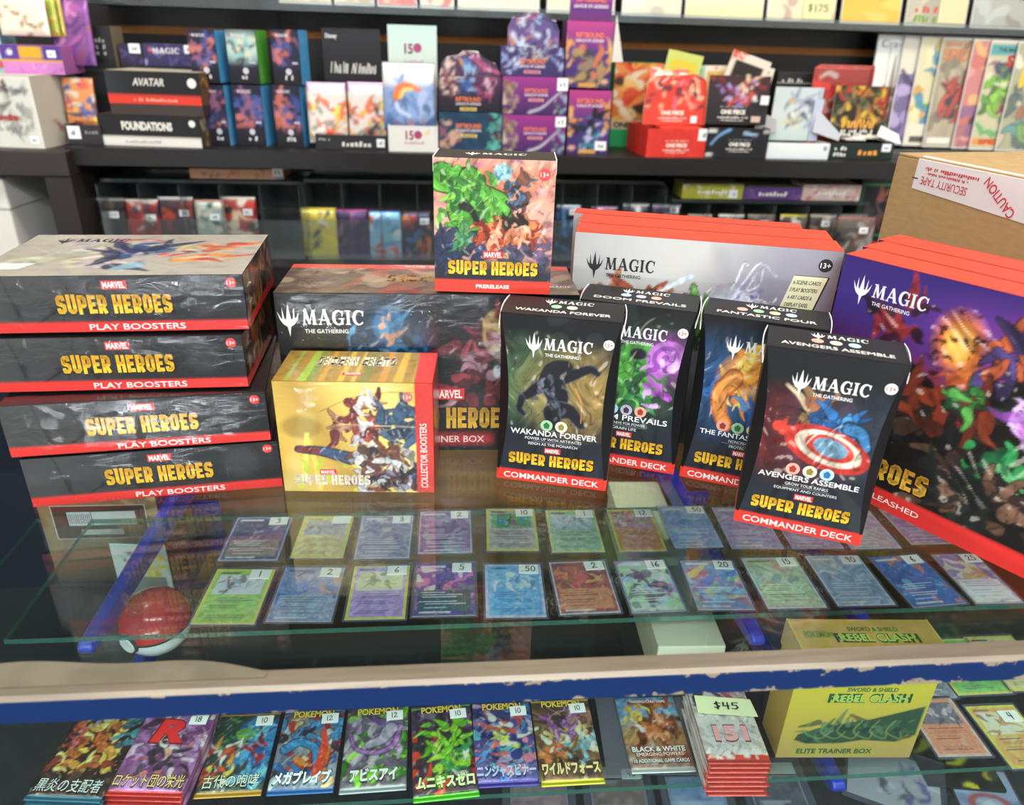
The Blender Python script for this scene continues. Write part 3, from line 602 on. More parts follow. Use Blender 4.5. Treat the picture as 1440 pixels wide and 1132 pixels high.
def art_disc(A):
    A.ell(.3, .56, .36, .2, '#6a1c1c', soft=1, amt=.8); A.ell(.72, .58, .32, .2, '#2a3a48', soft=1, amt=.8)
    A.splash(['#a32a22', '#c43d2c', '#5c1612'], 14, 4, .1, .5, .42, .64, .06, ang=.15); A.splash(['#2a2320', '#40342c', '#8a6a48', '#181517'], 22, 14, .3, .62, .58, .8, .045, edge='#0e0d0e'); A.stroke([(.36, .72), (.26, .78), (.16, .82)], .022, .008, '#c9b695'); A.ell(.43, .745, .07, .045, '#8f5c40', soft=.3)
    A.splash(['#2f6ea8', '#4a90c4', '#1f4c7c', '#2a5f94'], 26, 5, .38, .54, .8, .7, .055, edge='#12243c'); A.stroke([(.74, .64), (.86, .62), (.93, .55)], .03, .022, '#3a7cae', 1, '#182c44')
    for k, (r_, c) in enumerate(((.26, '#b8322a'), (.2, '#dccfb8'), (.15, '#c13a2e'))): A.ell(.6 + .01 * k, .51 + .004 * k, r_ * .98, r_ * .43, c, -.22, .05)
    A.ell(.63, .52, .1, .05, '#6d93aa', -.2, .1); A.stroke([(.38, .49), (.5, .59), (.72, .6)], .004, .003, '#f3dccb', .8)
aa, _, yw, _ = place((845, 650), (947, 667)); d_ = hz(947, 667, 1); yw = math.radians(-20.6); deck_box('black deck box with a green cloaked swirl, half behind another deck box', d_ - .105 * np.array([math.cos(yw), math.sin(yw), 0]), yw, 'DOOM PREVAILS', ['CONNIVE FOR POWER', 'DRAIN LIFE'], [BLU, BLK, RED_], art_green, 31)
aa, _, yw, _ = place((698, 671), (850, 690)); deck_box('black deck box with a dark figure over a green and amber glow', aa, yw, 'WAKANDA FOREVER', ['POWER UP WITH ARTIFACTS', 'REIGN AS THE MONARCH'], [GR, CRM], art_dark, 32)
aa, _, yw, _ = place((955, 669), (1036, 685)); deck_box('black deck box with orange flames and blue, third deck from the left', aa, yw, 'THE FANTASTIC FOUR', ['NONCREATURE', 'PROTECTION'], [RED_, GR, YEL, BLU], art_fire, 33)
aa, _, yw, _ = place((1031, 731), (1208.6, 767.7)); deck_box('front deck box with a red and cream round disc pictured', aa, yw, 'AVENGERS ASSEMBLE', ['GROW YOUR RANKS', 'EQUIPMENT AND COUNTERS'], [RED_, CRM, BLU], art_disc, 34)

# ---- bundle box
w, d, h = .281, .095, .1655
t = thing('bundle_box', 'wide black sealed box lying behind the golden box', 'box', at_front(hz(408, 640, 1) + np.array([0, .008, 0]), math.radians(-.9), w, d), math.radians(-.9))
box('carton', -w / 2, -d / 2, 0, w / 2, d / 2, h, CARD_BLACK, t, .001); f = front(w, d, h)
A = Art(w, h, .0016); A.ramp(A.U, [(0, '#171718'), (.5, '#121315'), (.75, '#1a1c22'), (1, '#17181c')]); comic_lines(A, 41, '#2c2422', '#0d0d0f', 1, .4); A.mark()
A.ell(.37, .72, .2, .22, '#23567c', soft=.8, amt=.5); A.splash(['#2f6c98', '#1d4a70', '#123048', '#5a93b5', '#3a5f78'], 34, 3, .24, .55, .48, .76, .07, edge='#0b1a28'); A.ell(.365, .81, .085, .12, '#2c5f86', soft=.2); A.splash(['#3a7aa2', '#1c3f5c', '#b98a66'], 8, 31, .33, .72, .4, .86, .05)
A.splash(['#6e2430', '#8c3440', '#4a1820', '#93707c'], 40, 5, .58, .32, .84, .72, .08, edge='#2a0e14'); A.ell(.72, .78, .07, .13, '#a58a4e', soft=.2); A.splash(['#c2a560', '#7a2028', '#8a6c38'], 9, 6, .69, .68, .75, .88, .05); A.ell(.73, .53, .022, .04, '#b9c4cc')
A.ink(6, 5, .55); A.band(.045, .115, '#c22c2a', .42, .72, .05)
A.build('front_panel', f, P_GLOSS, t)
i = Ink(f); i.logo(.145 * w, .855 * h, .28 * w, '#ece9e2'); i.title(.56 * w, .225 * h, .45 * w, .15 * h, ('#c99a2a', '#e2b53c')); i.badge(.56 * w, .385 * h, .012); i.text('BEGINNER BOX', 'sans', .56 * w, .08 * h, .0075, '#f2e4dc', .26 * w); i.build('front_lettering', t)
tf = top(w, d, h); T = Art(w, d, .0025).bg('#5a473c'); T.noise('#8f7a66', 3, 5, .1, .9); T.splash(['#b09a80', '#7a6450', '#4a3830', '#9c3a30', '#a38c74'], 40, 7, size=.22, amt=.7); T.band(.86, 2, '#d8463a'); T.build('top_panel', tf, P_GLOSS, t)
i = Ink(tf.flip()); i.title(.44 * w, .5 * d, .42 * w, .26 * d, ('#b0862e',), None); i.badge(.42 * w, .8 * d, .009); i.text('BEGINNER BOX', 'sans', .47 * w, .07 * d, .0062, '#f2ddd4', .26 * w); i.build('top_lettering', t)
i = Ink(tf); i.logo(.93 * w, .25 * d, .11 * w, '#e8e0d0', False); i.build('corner_mark', t)
wrapshell(t, w, d, h, puffs=((.8, .5, .1, .22, .011), (.1, .8, .1, .1, .003)))

# ---- small prerelease box on top of it
w, d, h = .1055, .05, .1185; zb = 1.0 + .1655 + .003
aa, _, yw, _ = place((612, 409), (769, 414), zb)
t = thing('prerelease_box', 'small upright box with pink and green picture standing on the wide black box', 'box', at_front(aa, yw, w, d, zb), yw)
box('carton', -w / 2, -d / 2, 0, w / 2, d / 2, h, CARD_BLACK, t, .0006); f = front(w, d, h)
A = Art(w, h, .00085).bg('#dba38c'); A.noise('#c77a86', 3, 2, -.1, .8); A.noise('#e8bf94', 2.2, 9, .1, .9); A.mark(); A.ell(.42, .84, .5, .14, '#d87a52', soft=.9, amt=.8); A.splash(['#c25a4c', '#d9806a', '#b0688a', '#e3a87e', '#caa0a8', '#8c5a7c'], 46, 12, 0, .4, 1, 1, .06, amt=.55, ang=.3); A.splash(['#a8505a', '#d8b0a0', '#7c4460'], 26, 17, .6, .3, 1, .62, .07, amt=.6, ang=.6)
A.vgrad_done = None; A.mix(np.clip((.36 - A.V) * 5, 0, 1), '#2a2f3c'); A.splash(['#45507a', '#6a4a8a', '#333c58', '#58416e', '#2c3350'], 30, 8, 0, .2, .45, .52, .09, edge='#1a1d2c'); A.splash(['#4a4560', '#6b5472', '#39384a'], 22, 18, .55, .2, 1, .42, .07)
for p, w0, w1 in (([(.07, .86), (.15, .84), (.3, .86)], .1, .07), ([(.3, .86), (.26, .72), (.24, .62)], .075, .09), ([(.28, .62), (.42, .6), (.55, .58)], .14, .09), ([(.34, .76), (.5, .66)], .08, .12)): A.stroke(p, w0, w1, '#5fae3c', 1, '#1c2a18', .012)
A.splash(['#79c648', '#4b9636', '#2f6f2c', '#8bd456', '#58a83c'], 60, 3, .05, .5, .52, .95, .05, edge='#24401c', amt=.9); A.stroke([(.24, .66), (.31, .63), (.36, .55)], .035, .02, '#20261f')
A.splash(['#3c7c54', '#2b5c48', '#5a9a60'], 12, 5, .18, .36, .34, .46, .05, edge='#152a20')
A.splash(['#3d4a5c', '#27303e', '#58708c', '#7a4630'], 26, 6, .6, .64, .78, .86, .045, edge='#171a20'); A.ell(.74, .87, .045, .05, '#7a4a34', soft=.3); A.ell(.57, .91, .07, .06, '#8fbcc4', soft=.35); A.splash(['#a9d4d8', '#5a8c9a'], 8, 66, .52, .85, .62, .97, .03)
A.splash(['#c8502c', '#b03c22', '#dd7a44', '#8c2c1c'], 44, 7, .38, .38, .84, .54, .06, edge='#3a140c'); A.ell(.72, .5, .07, .05, '#d99a78', soft=.3); A.splash(['#211714', '#32201a', '#1a1110'], 22, 4, .6, .5, .78, .6, .045, ang=2.4); A.splash(['#e0a888', '#d48c68'], 12, 44, .45, .4, .78, .52, .045)
A.ink(3, 6, .5, '#1c1414'); A.mix(np.clip((.26 - A.V) * 6, 0, .8), '#23262f'); A.band(-1, .1, '#dd3f30'); A.build('front_panel', f, P_SATIN, t)
i = Ink(f); i.badge(.5 * w, .3 * h, .0068); i.title(.5 * w, .195 * h, .77 * w, .0135); i.text('PRERELEASE', 'bold', .5 * w, .05 * h, .0036, '#f7ebe4', .29 * w); i.age(.91 * w, .9 * h, .0052, '#d84a44', '#f6e6e0'); i.build('front_lettering', t)
T = Art(w, d, .004).bg('#332d2a'); T.build('top_panel', top(w, d, h), P_SATIN, t); i = Ink(top(w, d, h)); i.logo(.5 * w, .5 * d, .52 * w, '#f0ece2', False); i.build('top_lettering', t)
for x in (-w / 2 - .0004, w / 2 - .0004): box('flap_edge', x, -d / 2, h - .012, x + .0008, d / 2, h + .0008, CARD_WHITE, t)

# ---- golden collector box
w, d, h = .137, .068, .111
t = thing('collector_box', 'golden foil box with a red end strip, wrapped in film', 'box', at_front(hz(401, 690, 1), math.radians(-3.2), w, d), math.radians(-3.2))
box('carton', -w / 2, -d / 2, 0, w / 2, d / 2, h, CARD_GOLD, t, .002); f = front(w, d, h)
A = Art(w, h, .001); A.ramp(A.U * .8 + A.V * .3, [(0, '#c49c40'), (.2, '#e4bc58'), (.4, '#c09a44'), (.6, '#f0d070'), (.85, '#f6dc80'), (1, '#dcb650')]); A.noise('#f0dd90', 2, 3, .3, 1, 1, .3, .7); A.ell(.15, .6, .16, .1, '#8d7436', soft=.4, amt=.6); A.poly([(.12, .1), (.17, .55), (.2, .55), (.16, .1)], '#f0ec74', .8); A.poly([(.22, .1), (.18, .5), (.2, .5), (.27, .1)], '#e6e05c', .7); A.splash(['#d8e04c', '#f2e87a', '#b8c83c'], 12, 5, .1, 0, .75, .25, .07, ang=1.5, amt=.7)
A.stroke([(.28, .74), (.5, .87), (.75, .92), (.88, .915)], .002, .002, '#6a5324'); A.mark()
A.splash(['#8c3c3c', '#a85248', '#6c2c34', '#c08a6a'], 34, 4, .34, .5, .66, .84, .075, edge='#5a2a24'); A.splash(['#d8d4dc', '#b9b6c4', '#e8e4e0'], 12, 5, .5, .42, .66, .86, .06); A.splash(['#3f5a78', '#54718c', '#2c4058', '#41607c'], 30, 6, .66, .5, .88, .76, .08, edge='#2a3644'); A.stroke([(.12, .4), (.28, .38), (.45, .32)], .022, .05, '#44597c', 1, '#3a2a2c'); A.stroke([(.13, .4), (.24, .385)], .02, .025, '#8c3a38'); A.splash(['#cfd2d6', '#a8a4a0', '#7c4a34', '#5c3426', '#2c2c38', '#e6e2d8', '#884a38'], 70, 7, .5, .03, .88, .42, .075, edge='#40302a'); A.splash(['#22222c', '#34344a', '#8c8ca4'], 16, 8, .7, .04, .88, .2, .06); A.stroke([(.4, .63), (.88, .615)], .004, .004, '#e6d6a4', .8)
A.ink(4, 6, .5, '#3a2a1c'); A.band(-1, 2, '#d63c34', .885, 2); A.build('front_panel', f, P_GOLD, t)
i = Ink(f); i.title(.325 * w, .115 * h, .5 * w, .105 * h, ('#ece2d0',), None); i.badge(.3 * w, .19 * h, .0055); i.text('COLLECTOR BOOSTERS', 'sans', .935 * w, .35 * h, .0062, '#f6e6de', .6 * h, rot=math.pi / 2); i.age(.84 * w, .88 * h, .0046, '#c8746c', '#f0e0cc'); i.build('front_lettering', t)
tf = top(w, d, h); T = Art(w, d, .0014).bg('#b08a38'); T.noise('#8c6a2c', 3, 4, 0, 1)
for u, c, ww in ((.08, '#8ac43c', .012), (.18, '#9ed43c', .028), (.23, '#5f9c34', .02), (.3, '#d8a83c', .02), (.42, '#e6c840', .02), (.5, '#ecd060', .012), (.57, '#7c8c4c', .03), (.68, '#dc9c38', .025), (.78, '#e4c03c', .03), (.88, '#b4b04c', .018)): T.poly([(u - ww, 0), (u + ww, 0), (u + .02 + ww * .7, 1), (u + .02 - ww * .7, 1)], c, .75)
T.band(-1, 2, '#dc3a32', .885, 2); T.build('top_panel', tf, P_GOLD, t)
i = Ink(tf.flip()); i.title(.52 * w, .35 * d, .52 * w, .32 * d, ('#ece0c8',), None); i.badge(.52 * w, .76 * d, .0062); i.build('top_lettering', t)
B = Art(d, h, .004).bg('#cf3a32'); B.noise('#b02c28', 3, 3); B.build('side_panel', rside(w, d, h), P_GLOSS, t); wrapshell(t, w, d, h, puffs=((.15, .72, .1, .14, .005),))

# ---- scene boxes, three deep
def scene_box(label, a, yaw, w, d, h, white, full=True):
    t = thing('scene_box', label, 'box', at_front(a, yaw, w, d), yaw, 'pale scene boxes with red tops' if white else 'violet scene boxes with red tops')
    box('carton', -w / 2, -d / 2, 0, w / 2, d / 2, h, CARD_RED, t, .0008); f = front(w, d, h)
    T = Art(w, d, .004).bg('#e9452f'); T.noise('#d43a26', 4, 5, .2, 1, 1, .3, .6); T.band(.93, 2, '#8c2a1c', .05, .9); T.build('top_panel', top(w, d, h), P_MATTE, t)
    if not full:
        (Art(w, h, .02).bg('#b9b6b4' if white else '#33246a')).build('front_panel', f, P_SATIN, t); return t
    if white:
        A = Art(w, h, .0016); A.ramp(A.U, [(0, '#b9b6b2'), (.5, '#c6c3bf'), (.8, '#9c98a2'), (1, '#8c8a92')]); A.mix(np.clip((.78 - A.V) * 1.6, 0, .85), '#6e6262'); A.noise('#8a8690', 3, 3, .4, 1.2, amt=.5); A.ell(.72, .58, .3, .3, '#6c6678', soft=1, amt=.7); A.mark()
        A.ell(.62, .68, .1, .1, '#dfe6f6', soft=.9); A.splash(['#a48cc4', '#8c78b0', '#c4b4d8'], 12, 3, .55, .5, .72, .82, .05, ang=1.5, amt=.6)
        r = np.random.RandomState(4)
        for k in range(16):
            u, v = .62 + r.uniform(-.03, .03), .7; p = [(u, v)]
            for q in range(4): u += r.uniform(-.02, .07); v += r.uniform(-.06, .09); p.append((u, v))
            A.stroke(p, .0035, .001, '#e8ecf8', .8)
        A.splash(['#a8503a', '#8c3c30', '#c8825a', '#6c3028'], 30, 5, .1, .62, .36, .76, .05, edge='#4a241c'); A.stroke([(.3, .72), (.38, .78), (.46, .84)], .004, .012, '#d8e6f4', .8); A.splash(['#4c8c3c', '#6aa84c', '#35652c'], 30, 6, .36, .52, .54, .69, .06, edge='#203c1a'); A.ell(.47, .7, .06, .06, '#2a3426', soft=.3); A.splash(['#7c3c88', '#a0344c', '#5c4a58', '#4c3c40', '#9a5ab0'], 26, 7, .62, .46, .84, .62, .055, edge='#2c1e28')
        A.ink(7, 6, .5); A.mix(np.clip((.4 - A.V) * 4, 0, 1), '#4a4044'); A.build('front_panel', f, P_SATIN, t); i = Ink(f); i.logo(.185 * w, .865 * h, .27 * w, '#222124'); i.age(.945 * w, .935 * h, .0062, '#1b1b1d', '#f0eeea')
        i.part('note_panel').rect(.887 * w, .8 * h, .128 * w, .17 * h, '#1c1a1c', .0004, .25); i.rect(.885 * w, .805 * h, .122 * w, .155 * h, '#dedbb4', .0006, .25)
        for k, s_ in enumerate(('6 SCENE CARDS', '3 PLAY BOOSTERS', '6 ART CARDS &', 'DISPLAY EASEL')): i.text(s_, 'sans', (.893 - .008 * k) * w, (.855 - .034 * k) * h, .0038, '#2c2a28', (.1 if k < 2 else .088) * w, .0009, .2)
        i.build('front_lettering', t)
    else:
        A = Art(w, h, .0016); A.ramp(A.V, [(0, '#0f1012'), (.3, '#17130f'), (.5, '#3c1c20'), (.62, '#5a2a58'), (.8, '#3c2a7c'), (1, '#35236e')]); A.ell(.75, .68, .3, .22, '#a8406c', soft=1, amt=.7); A.ell(.9, .74, .2, .16, '#d85a5c', soft=1, amt=.7); A.ell(.5, .8, .25, .14, '#7a3c9a', soft=1, amt=.5); A.ell(.25, .5, .3, .14, '#a03a22', soft=.9, amt=.7); A.mark()
        A.ell(.42, .78, .085, .11, '#e07a34', .2, .6); A.ell(.42, .78, .05, .07, '#f6b054', soft=.6); A.splash(['#1c1014', '#3a1a18'], 26, 61, .34, .64, .5, .9, .018); A.ell(.74, .72, .08, .07, '#ec8a3c', soft=.6); A.splash(['#2a1014', '#401a20'], 18, 62, .66, .64, .82, .78, .018); A.splash(['#b0502c', '#d8783c'], 10, 63, .38, .58, .5, .68, .05)
        A.splash(['#3a3058', '#2c2444', '#b85a34', '#524078'], 26, 5, .5, .64, .68, .84, .06, edge='#1a1228'); A.splash(['#401c2c', '#8c2c34', '#241424'], 18, 6, .12, .72, .3, .9, .05)
        A.splash(['#1c1a1c', '#2b2420', '#171412', '#3c2c24'], 60, 7, 0, .22, .7, .6, .09, edge='#0a0909'); A.splash(['#6c2c1e', '#8c3a22', '#4a2018'], 20, 8, .08, .42, .6, .6, .07); A.splash(['#3c7c3c', '#58a04c', '#244c2c'], 14, 9, .44, .54, .54, .64, .035, edge='#142014')
        r = np.random.RandomState(9)
        for k in range(10):
            u, v = .62, .6 + r.uniform(-.05, .06); p = [(u, v)]
            for q in range(4): u += r.uniform(.0, .08); v += r.uniform(-.07, .05); p.append((u, v))
            A.stroke(p, .006, .001, '#d8b4ec', .8)
        A.splash(['#8c4aa8', '#c06cc8', '#5c2c78'], 16, 10, .62, .46, .92, .66, .05, amt=.7); A.splash(['#2c8c4c', '#3cb464', '#1c5c38', '#7ad890'], 30, 11, .5, .14, .98, .44, .05, amt=.75); A.splash(['#5c4434', '#3c2c28', '#7a5a48', '#241c1c'], 40, 12, .42, .12, 1, .36, .07, edge='#0e0c0c'); A.ell(.52, .22, .06, .06, '#8c6a58', soft=.4); A.splash(['#16181a', '#202422'], 20, 13, .42, .1, .66, .3, .06)
        A.ink(9, 6, .6); A.band(-1, .088, '#d8302c'); A.ell(1.02, .0, .16, .13, '#161417', soft=.03); A.build('front_panel', f, P_SATIN, t)
        i = Ink(f); i.logo(.175 * w, .885 * h, .25 * w, '#e6e4ea'); i.title(.2 * w, .175 * h, .52 * w, .1 * h, ('#b8862a', '#d8a838')); i.text('VILLAINS UNLEASHED', 'sans', .26 * w, .045 * h, .0055, '#f2dcd4', .4 * w)
        i.part('corner_note')
        for k, s_ in enumerate(('CONTAINS', 'BOOSTERS,', 'CARDS AND', 'THINGS')): i.text(s_, 'sans', .955 * w, (.078 - .02 * k) * h, .0027, '#e8e4e0', .07 * w)
        i.build('front_lettering', t)
    return t
W_, D_, H_ = .245, .041, .215; yw = math.radians(-16); a0 = np.array([.1235, .7045, 0]); nb = np.array([math.sin(-yw), math.cos(yw), 0]); ub = np.array([math.cos(yw), math.sin(yw), 0])
scene_box('front one of the pale grey scene boxes, its lightning picture in view', a0, yw, W_, D_, H_, True)
scene_box('middle pale scene box, only its red top showing between two others', a0 + nb * (D_ + .002) - ub * .002, yw, W_, D_, H_, True, False)
scene_box('rearmost pale scene box, a thin red top sliver behind the others', a0 + nb * (2 * D_ + .004) - ub * .012, yw, W_ - .012, D_ * .6, H_, True, False)
W_, D_, H_ = .262, .038, .2185; yw = math.radians(-57); a0 = np.array([.349, .616, 0]); nb = np.array([math.sin(-yw), math.cos(yw), 0]); ub = np.array([math.cos(yw), math.sin(yw), 0])
scene_box('front violet scene box at the right end with a fiery villain picture', a0, yw, W_, D_, H_, False)
scene_box('middle violet scene box, red top showing behind the front one', a0 + nb * (D_ + .0015) - ub * .006, yw, W_, D_, H_, False, False)
scene_box('rearmost violet scene box, red top against the brown carton', a0 + nb * (2 * D_ + .003) - ub * .012, yw, W_, D_, H_, False, False)

# ---- brown shipping carton behind
KRAFT = mat_two('kraft_board', '#a88a5e', '#b59668', 60, .8, (1, 1, 3), .3, .7, .15)
p, q = hz(1263, 218, 1.27), hz(1440, 254, 1.27); e = q - p; yw = math.atan2(e[1], e[0]); w, d, h = .27, .3, .27
t = thing('shipping_carton', 'large brown cardboard carton with white security tape at the counter end', 'carton', at_front(p, yw, w, d), yw)
box('carton', -w / 2, -d / 2, 0, w / 2, d / 2, h, KRAFT, t, .0015)
for s in (0, 1): box('top_flap', -w / 2 + .001, -d / 2 + s * (d / 2 + .001), h, w / 2 - .001, -.001 + s * d / 2, h + .003, KRAFT, t, .0008)
f = front(w, d, h); V = []; uu = (.035, w - .002)   # tape folded over the edge, running aslant
for u in np.linspace(.034, w - .001, 12): V += [f.at(u, h - .03 - .012 * (u / w), .0008), f.at(u, h + .0008, .0008), f.at(u, h + .0042, -.006)]
Fc = []
for k in range(11): a = 3 * k; Fc += [(a, a + 3, a + 4, a + 1), (a + 1, a + 4, a + 5, a + 2)]
tp = mesh('security_tape', V, Fc, mat('tape_white', '#e3dfe2', .4), t)
i = Ink(f.flip()); RR = '#c8404c'; i.text('SECURITY TAPE', 'thin', w - .078, .0215, .0085, RR, .066, .0013, rot=-.02); i.scrawl(w - .085, .008, .075, .004, RR, 3, .0013); i.scrawl(w - .08, .013, .06, .003, RR, 4, .0013); i.text('CAUTION', 'sans', w - .152, .0205, .010, RR, .05, .0013, rot=-.6)
for x in (w - .2,): i.rect(x, .018, .026, .026, RR, .0012); i.rect(x, .018, .023, .023, '#e3dfe2', .0014); i.rect(x, .018, .022, .002, RR, .0016, rot=.6)
i.rect(w - .036, .02, .009, .0012, '#4a3038', .0013); i.build('tape_print', tp, P_MATTE)

# ================================================================ single cards on the glass
Z1, Z2 = .8445, .7300
def card(label, quad, z, art, price='', border=None, sticker_at=(.78, .89), group=None, sleeve=True, lift=0.0, sw=.0215):
    """quad: front left, front right, back left corners in the photograph"""
    a, b, c = (hz(*q, z + .001) for q in quad); d = b - a; w = min(max(float(np.hypot(*d[:2])), .058), .07); yaw = math.atan2(d[1], d[0]); h = min(max(float(np.hypot(*(c - a)[:2])), .074), .09)
    m = (a + b + hz(*quad[2], z + .001) + (b + c - a)) / 4
    t = thing('trading_card', label, 'card', (m[0], m[1], z + lift), yaw, group)
    iw, ih = (w - .0045, h - .005) if sleeve else (w, h); f = flat(iw, ih, .0006)
    o = box('card_stock', -iw / 2, -ih / 2, .0002, iw / 2, ih / 2, .0006, CARD_WHITE, t)
    A = Art(iw, ih, .0012); art(A, border); A.ink(len(label), 5, .28, lamt=.25, everywhere=True); A.c = np.clip(A.c * 1.45, 0, .93); A.build('printed_face', f, P_GLOSS, t, .0002)
    if sleeve: box('sleeve', -w / 2, -h / 2, 0, w / 2, h / 2, .0014, SLEEVE, t)
    if price is not None: sticker(t, flat(iw, ih, .0004), iw * sticker_at[0], ih * sticker_at[1], sw, .0145, price, random.Random(label).uniform(-.05, .05), .0018, th=.7)
    return t
def classic(border, body, pic, seed, dark='#4a4a4a', scene=None):
    def fn(A, _):
        A.bg(border); A.band(.035, .965, body, .05, .95); A.noise('#ffffff', 3, seed, .5, 1.4, amt=.25) if body else None; A.band(.035, .965, border, -1, .05); A.band(.035, .965, border, .95, 2); A.band(-1, .035, border); A.band(.965, 2, border)
        A.band(.52, .885, pic[0], .1, .9); B = Art.splash(A, pic, 16, seed, .14, .56, .86, .85, .08, amt=.85)
        A.band(.895, .945, body, .07, .93)
        r = np.random.RandomState(seed)
        A.band(.91, .935, dark, .1, .1 + r.uniform(.25, .4))
        for v in (.44, .4, .37, .31, .27, .14, .1): A.band(v, v + .012, dark, .12 + r.uniform(0, .15), .6 + r.uniform(0, .28))
    return fn
def fullart(cols, seed, body=None, size=.13, dark='#dfe4ee', frame='#9a9aae', ang=None):
    def fn(A, _):
        A.bg(cols[0]); A.noise(cols[1], 2.2, seed, -.1, .9); A.splash(cols, 26, seed, 0, .35, 1, 1, size, amt=.85, ang=ang); A.splash(cols, 14, seed + 1, 0, 0, 1, .5, size * .8, amt=.6)
        if body: A.band(.08, .46, body, .07, .93, .02)
        r = np.random.RandomState(seed + 2)
        A.band(.905, .945, dark, .08, .5)
        for v in (.42, .37, .33, .25, .21, .14): A.band(v, v + .012, dark, .1 + r.uniform(0, .1), .5 + r.uniform(0, .4))
        A.band(.045, .075, '#c9c4b8', .1, .6)
        for u0, u1, v0, v1 in ((-1, .03, -1, 2), (.97, 2, -1, 2), (-1, 2, -1, .02), (-1, 2, .98, 2)): A.band(v0, v1, frame, u0, u1)
    return fn
FR, BR_ = 'priced cards in the front row on the glass', 'priced cards in the back row on the glass'
for lab, q, art, pr in (
    ('green card with a yellow border marked 1, at the left end of the front row', ((265, 881), (362, 881), (302, 797)), classic('#e4da3a', '#9ccb52', ['#cfd8d4', '#8fa8b0', '#5c5348', '#e0c8b4', '#6c7c5c'], 3), '1'),
    ('grey blue card marked 2 in the front row beside the green card', ((370, 878), (469, 878), (399, 794)), fullart(['#7d90b8', '#a7a4b4', '#4c74c0', '#c4948c', '#3b5ba4', '#b8c4d4'], 5, '#9aa9bd', dark='#5c6478'), '2'),
    ('lilac card with a yellow border marked 6 in the front row', ((481, 875), (573, 873), (496, 793)), classic('#f0cc44', '#b494cc', ['#e3dfb0', '#b8c47c', '#4c7cc0', '#8c7c4c', '#6c8450'], 7, '#5c4a78'), '6'),
    ('dark teal and violet card marked 5 in the front row', ((575, 871), (672, 869), (583.6, 788.6)), fullart(['#5a3a94', '#3c2c6c', '#d86ca8', '#e8d8c8', '#8c4cb8', '#2c8c5c'], 9, '#1c4c54', frame='#54506c'), '5'),
    ('sky blue card marked .50 in the front row', ((683, 872), (775, 871), (676.4, 790.5)), classic('#aeb6d2', '#5fa6dc', ['#7cb0d8', '#c4d8e4', '#4c7ca8', '#9cc4d0', '#e0ecf0'], 11, '#2c5c8c'), '.50'),
    ('orange brown card marked 2 in the front row, right of the sky blue card', ((784, 869), (876, 865), (770, 787)), fullart(['#a8483c', '#7c2c34', '#d8743c', '#c43c4c', '#5c2c2c', '#e0a04c'], 13, '#cf8458', dark='#6c3020', frame='#b4aab4'), '2'),
    ('pale green and black card marked 16 in the front row', ((885, 865), (968, 861), (861.5, 787)), fullart(['#a8d09c', '#d4e4cc', '#34303c', '#4c4454', '#c47ca0', '#34303c', '#8cb0d4'], 15, None, .16, frame='#8c8ca0'), '16'),
    ('rainbow coloured card marked 20 in the front row', ((984, 859), (1070, 859), (949, 786)), fullart(['#6c94c0', '#b8647c', '#d8c45c', '#7cb48c', '#4c6cc4', '#9c4c5c', '#8cc8dc'], 17, None, .16, frame='#9494ac', ang=.8), '20'),
    ('pale olive card marked 15 in the front row', ((1078, 859), (1167, 857), (1039, 782)), fullart(['#a9bf9a', '#c4cfae', '#cf9c8c', '#8caaa0', '#b4c49c', '#7c9c94'], 19, '#b4c89c', dark='#6c8060', frame='#c0c8d0'), '15'),
    ('misty grey blue card marked 90, its sleeve reaching past the shelf edge', ((1175, 854), (1262, 852), (1130, 780)), fullart(['#8ea4bd', '#a8bcd0', '#6c88b0', '#c8d6e4', '#7c94b4', '#98a8c0'], 21, '#8aa0b8', frame='#b4c0d4'), '90'),
    ('deep blue card with orange spots marked 6 in the front row', ((1282, 857), (1362, 850), (1220, 782)), fullart(['#2c5ca8', '#3c70bc', '#244c94', '#d8744c', '#6cacd8', '#3060b0'], 23, None, .13, frame='#4c64a0'), '6'),
    ('violet and white card marked 25 at the right end of the front row', ((1372, 852), (1445, 850), (1305, 777)), fullart(['#cfc4a4', '#e6e2dc', '#6c64b4', '#8c84c4', '#b89c5c', '#4c4890'], 25, '#e2ddd8', .15, dark='#8c84a8', frame='#a098a8'), '25')):
    card(lab, q, Z1, art, pr, group=FR)
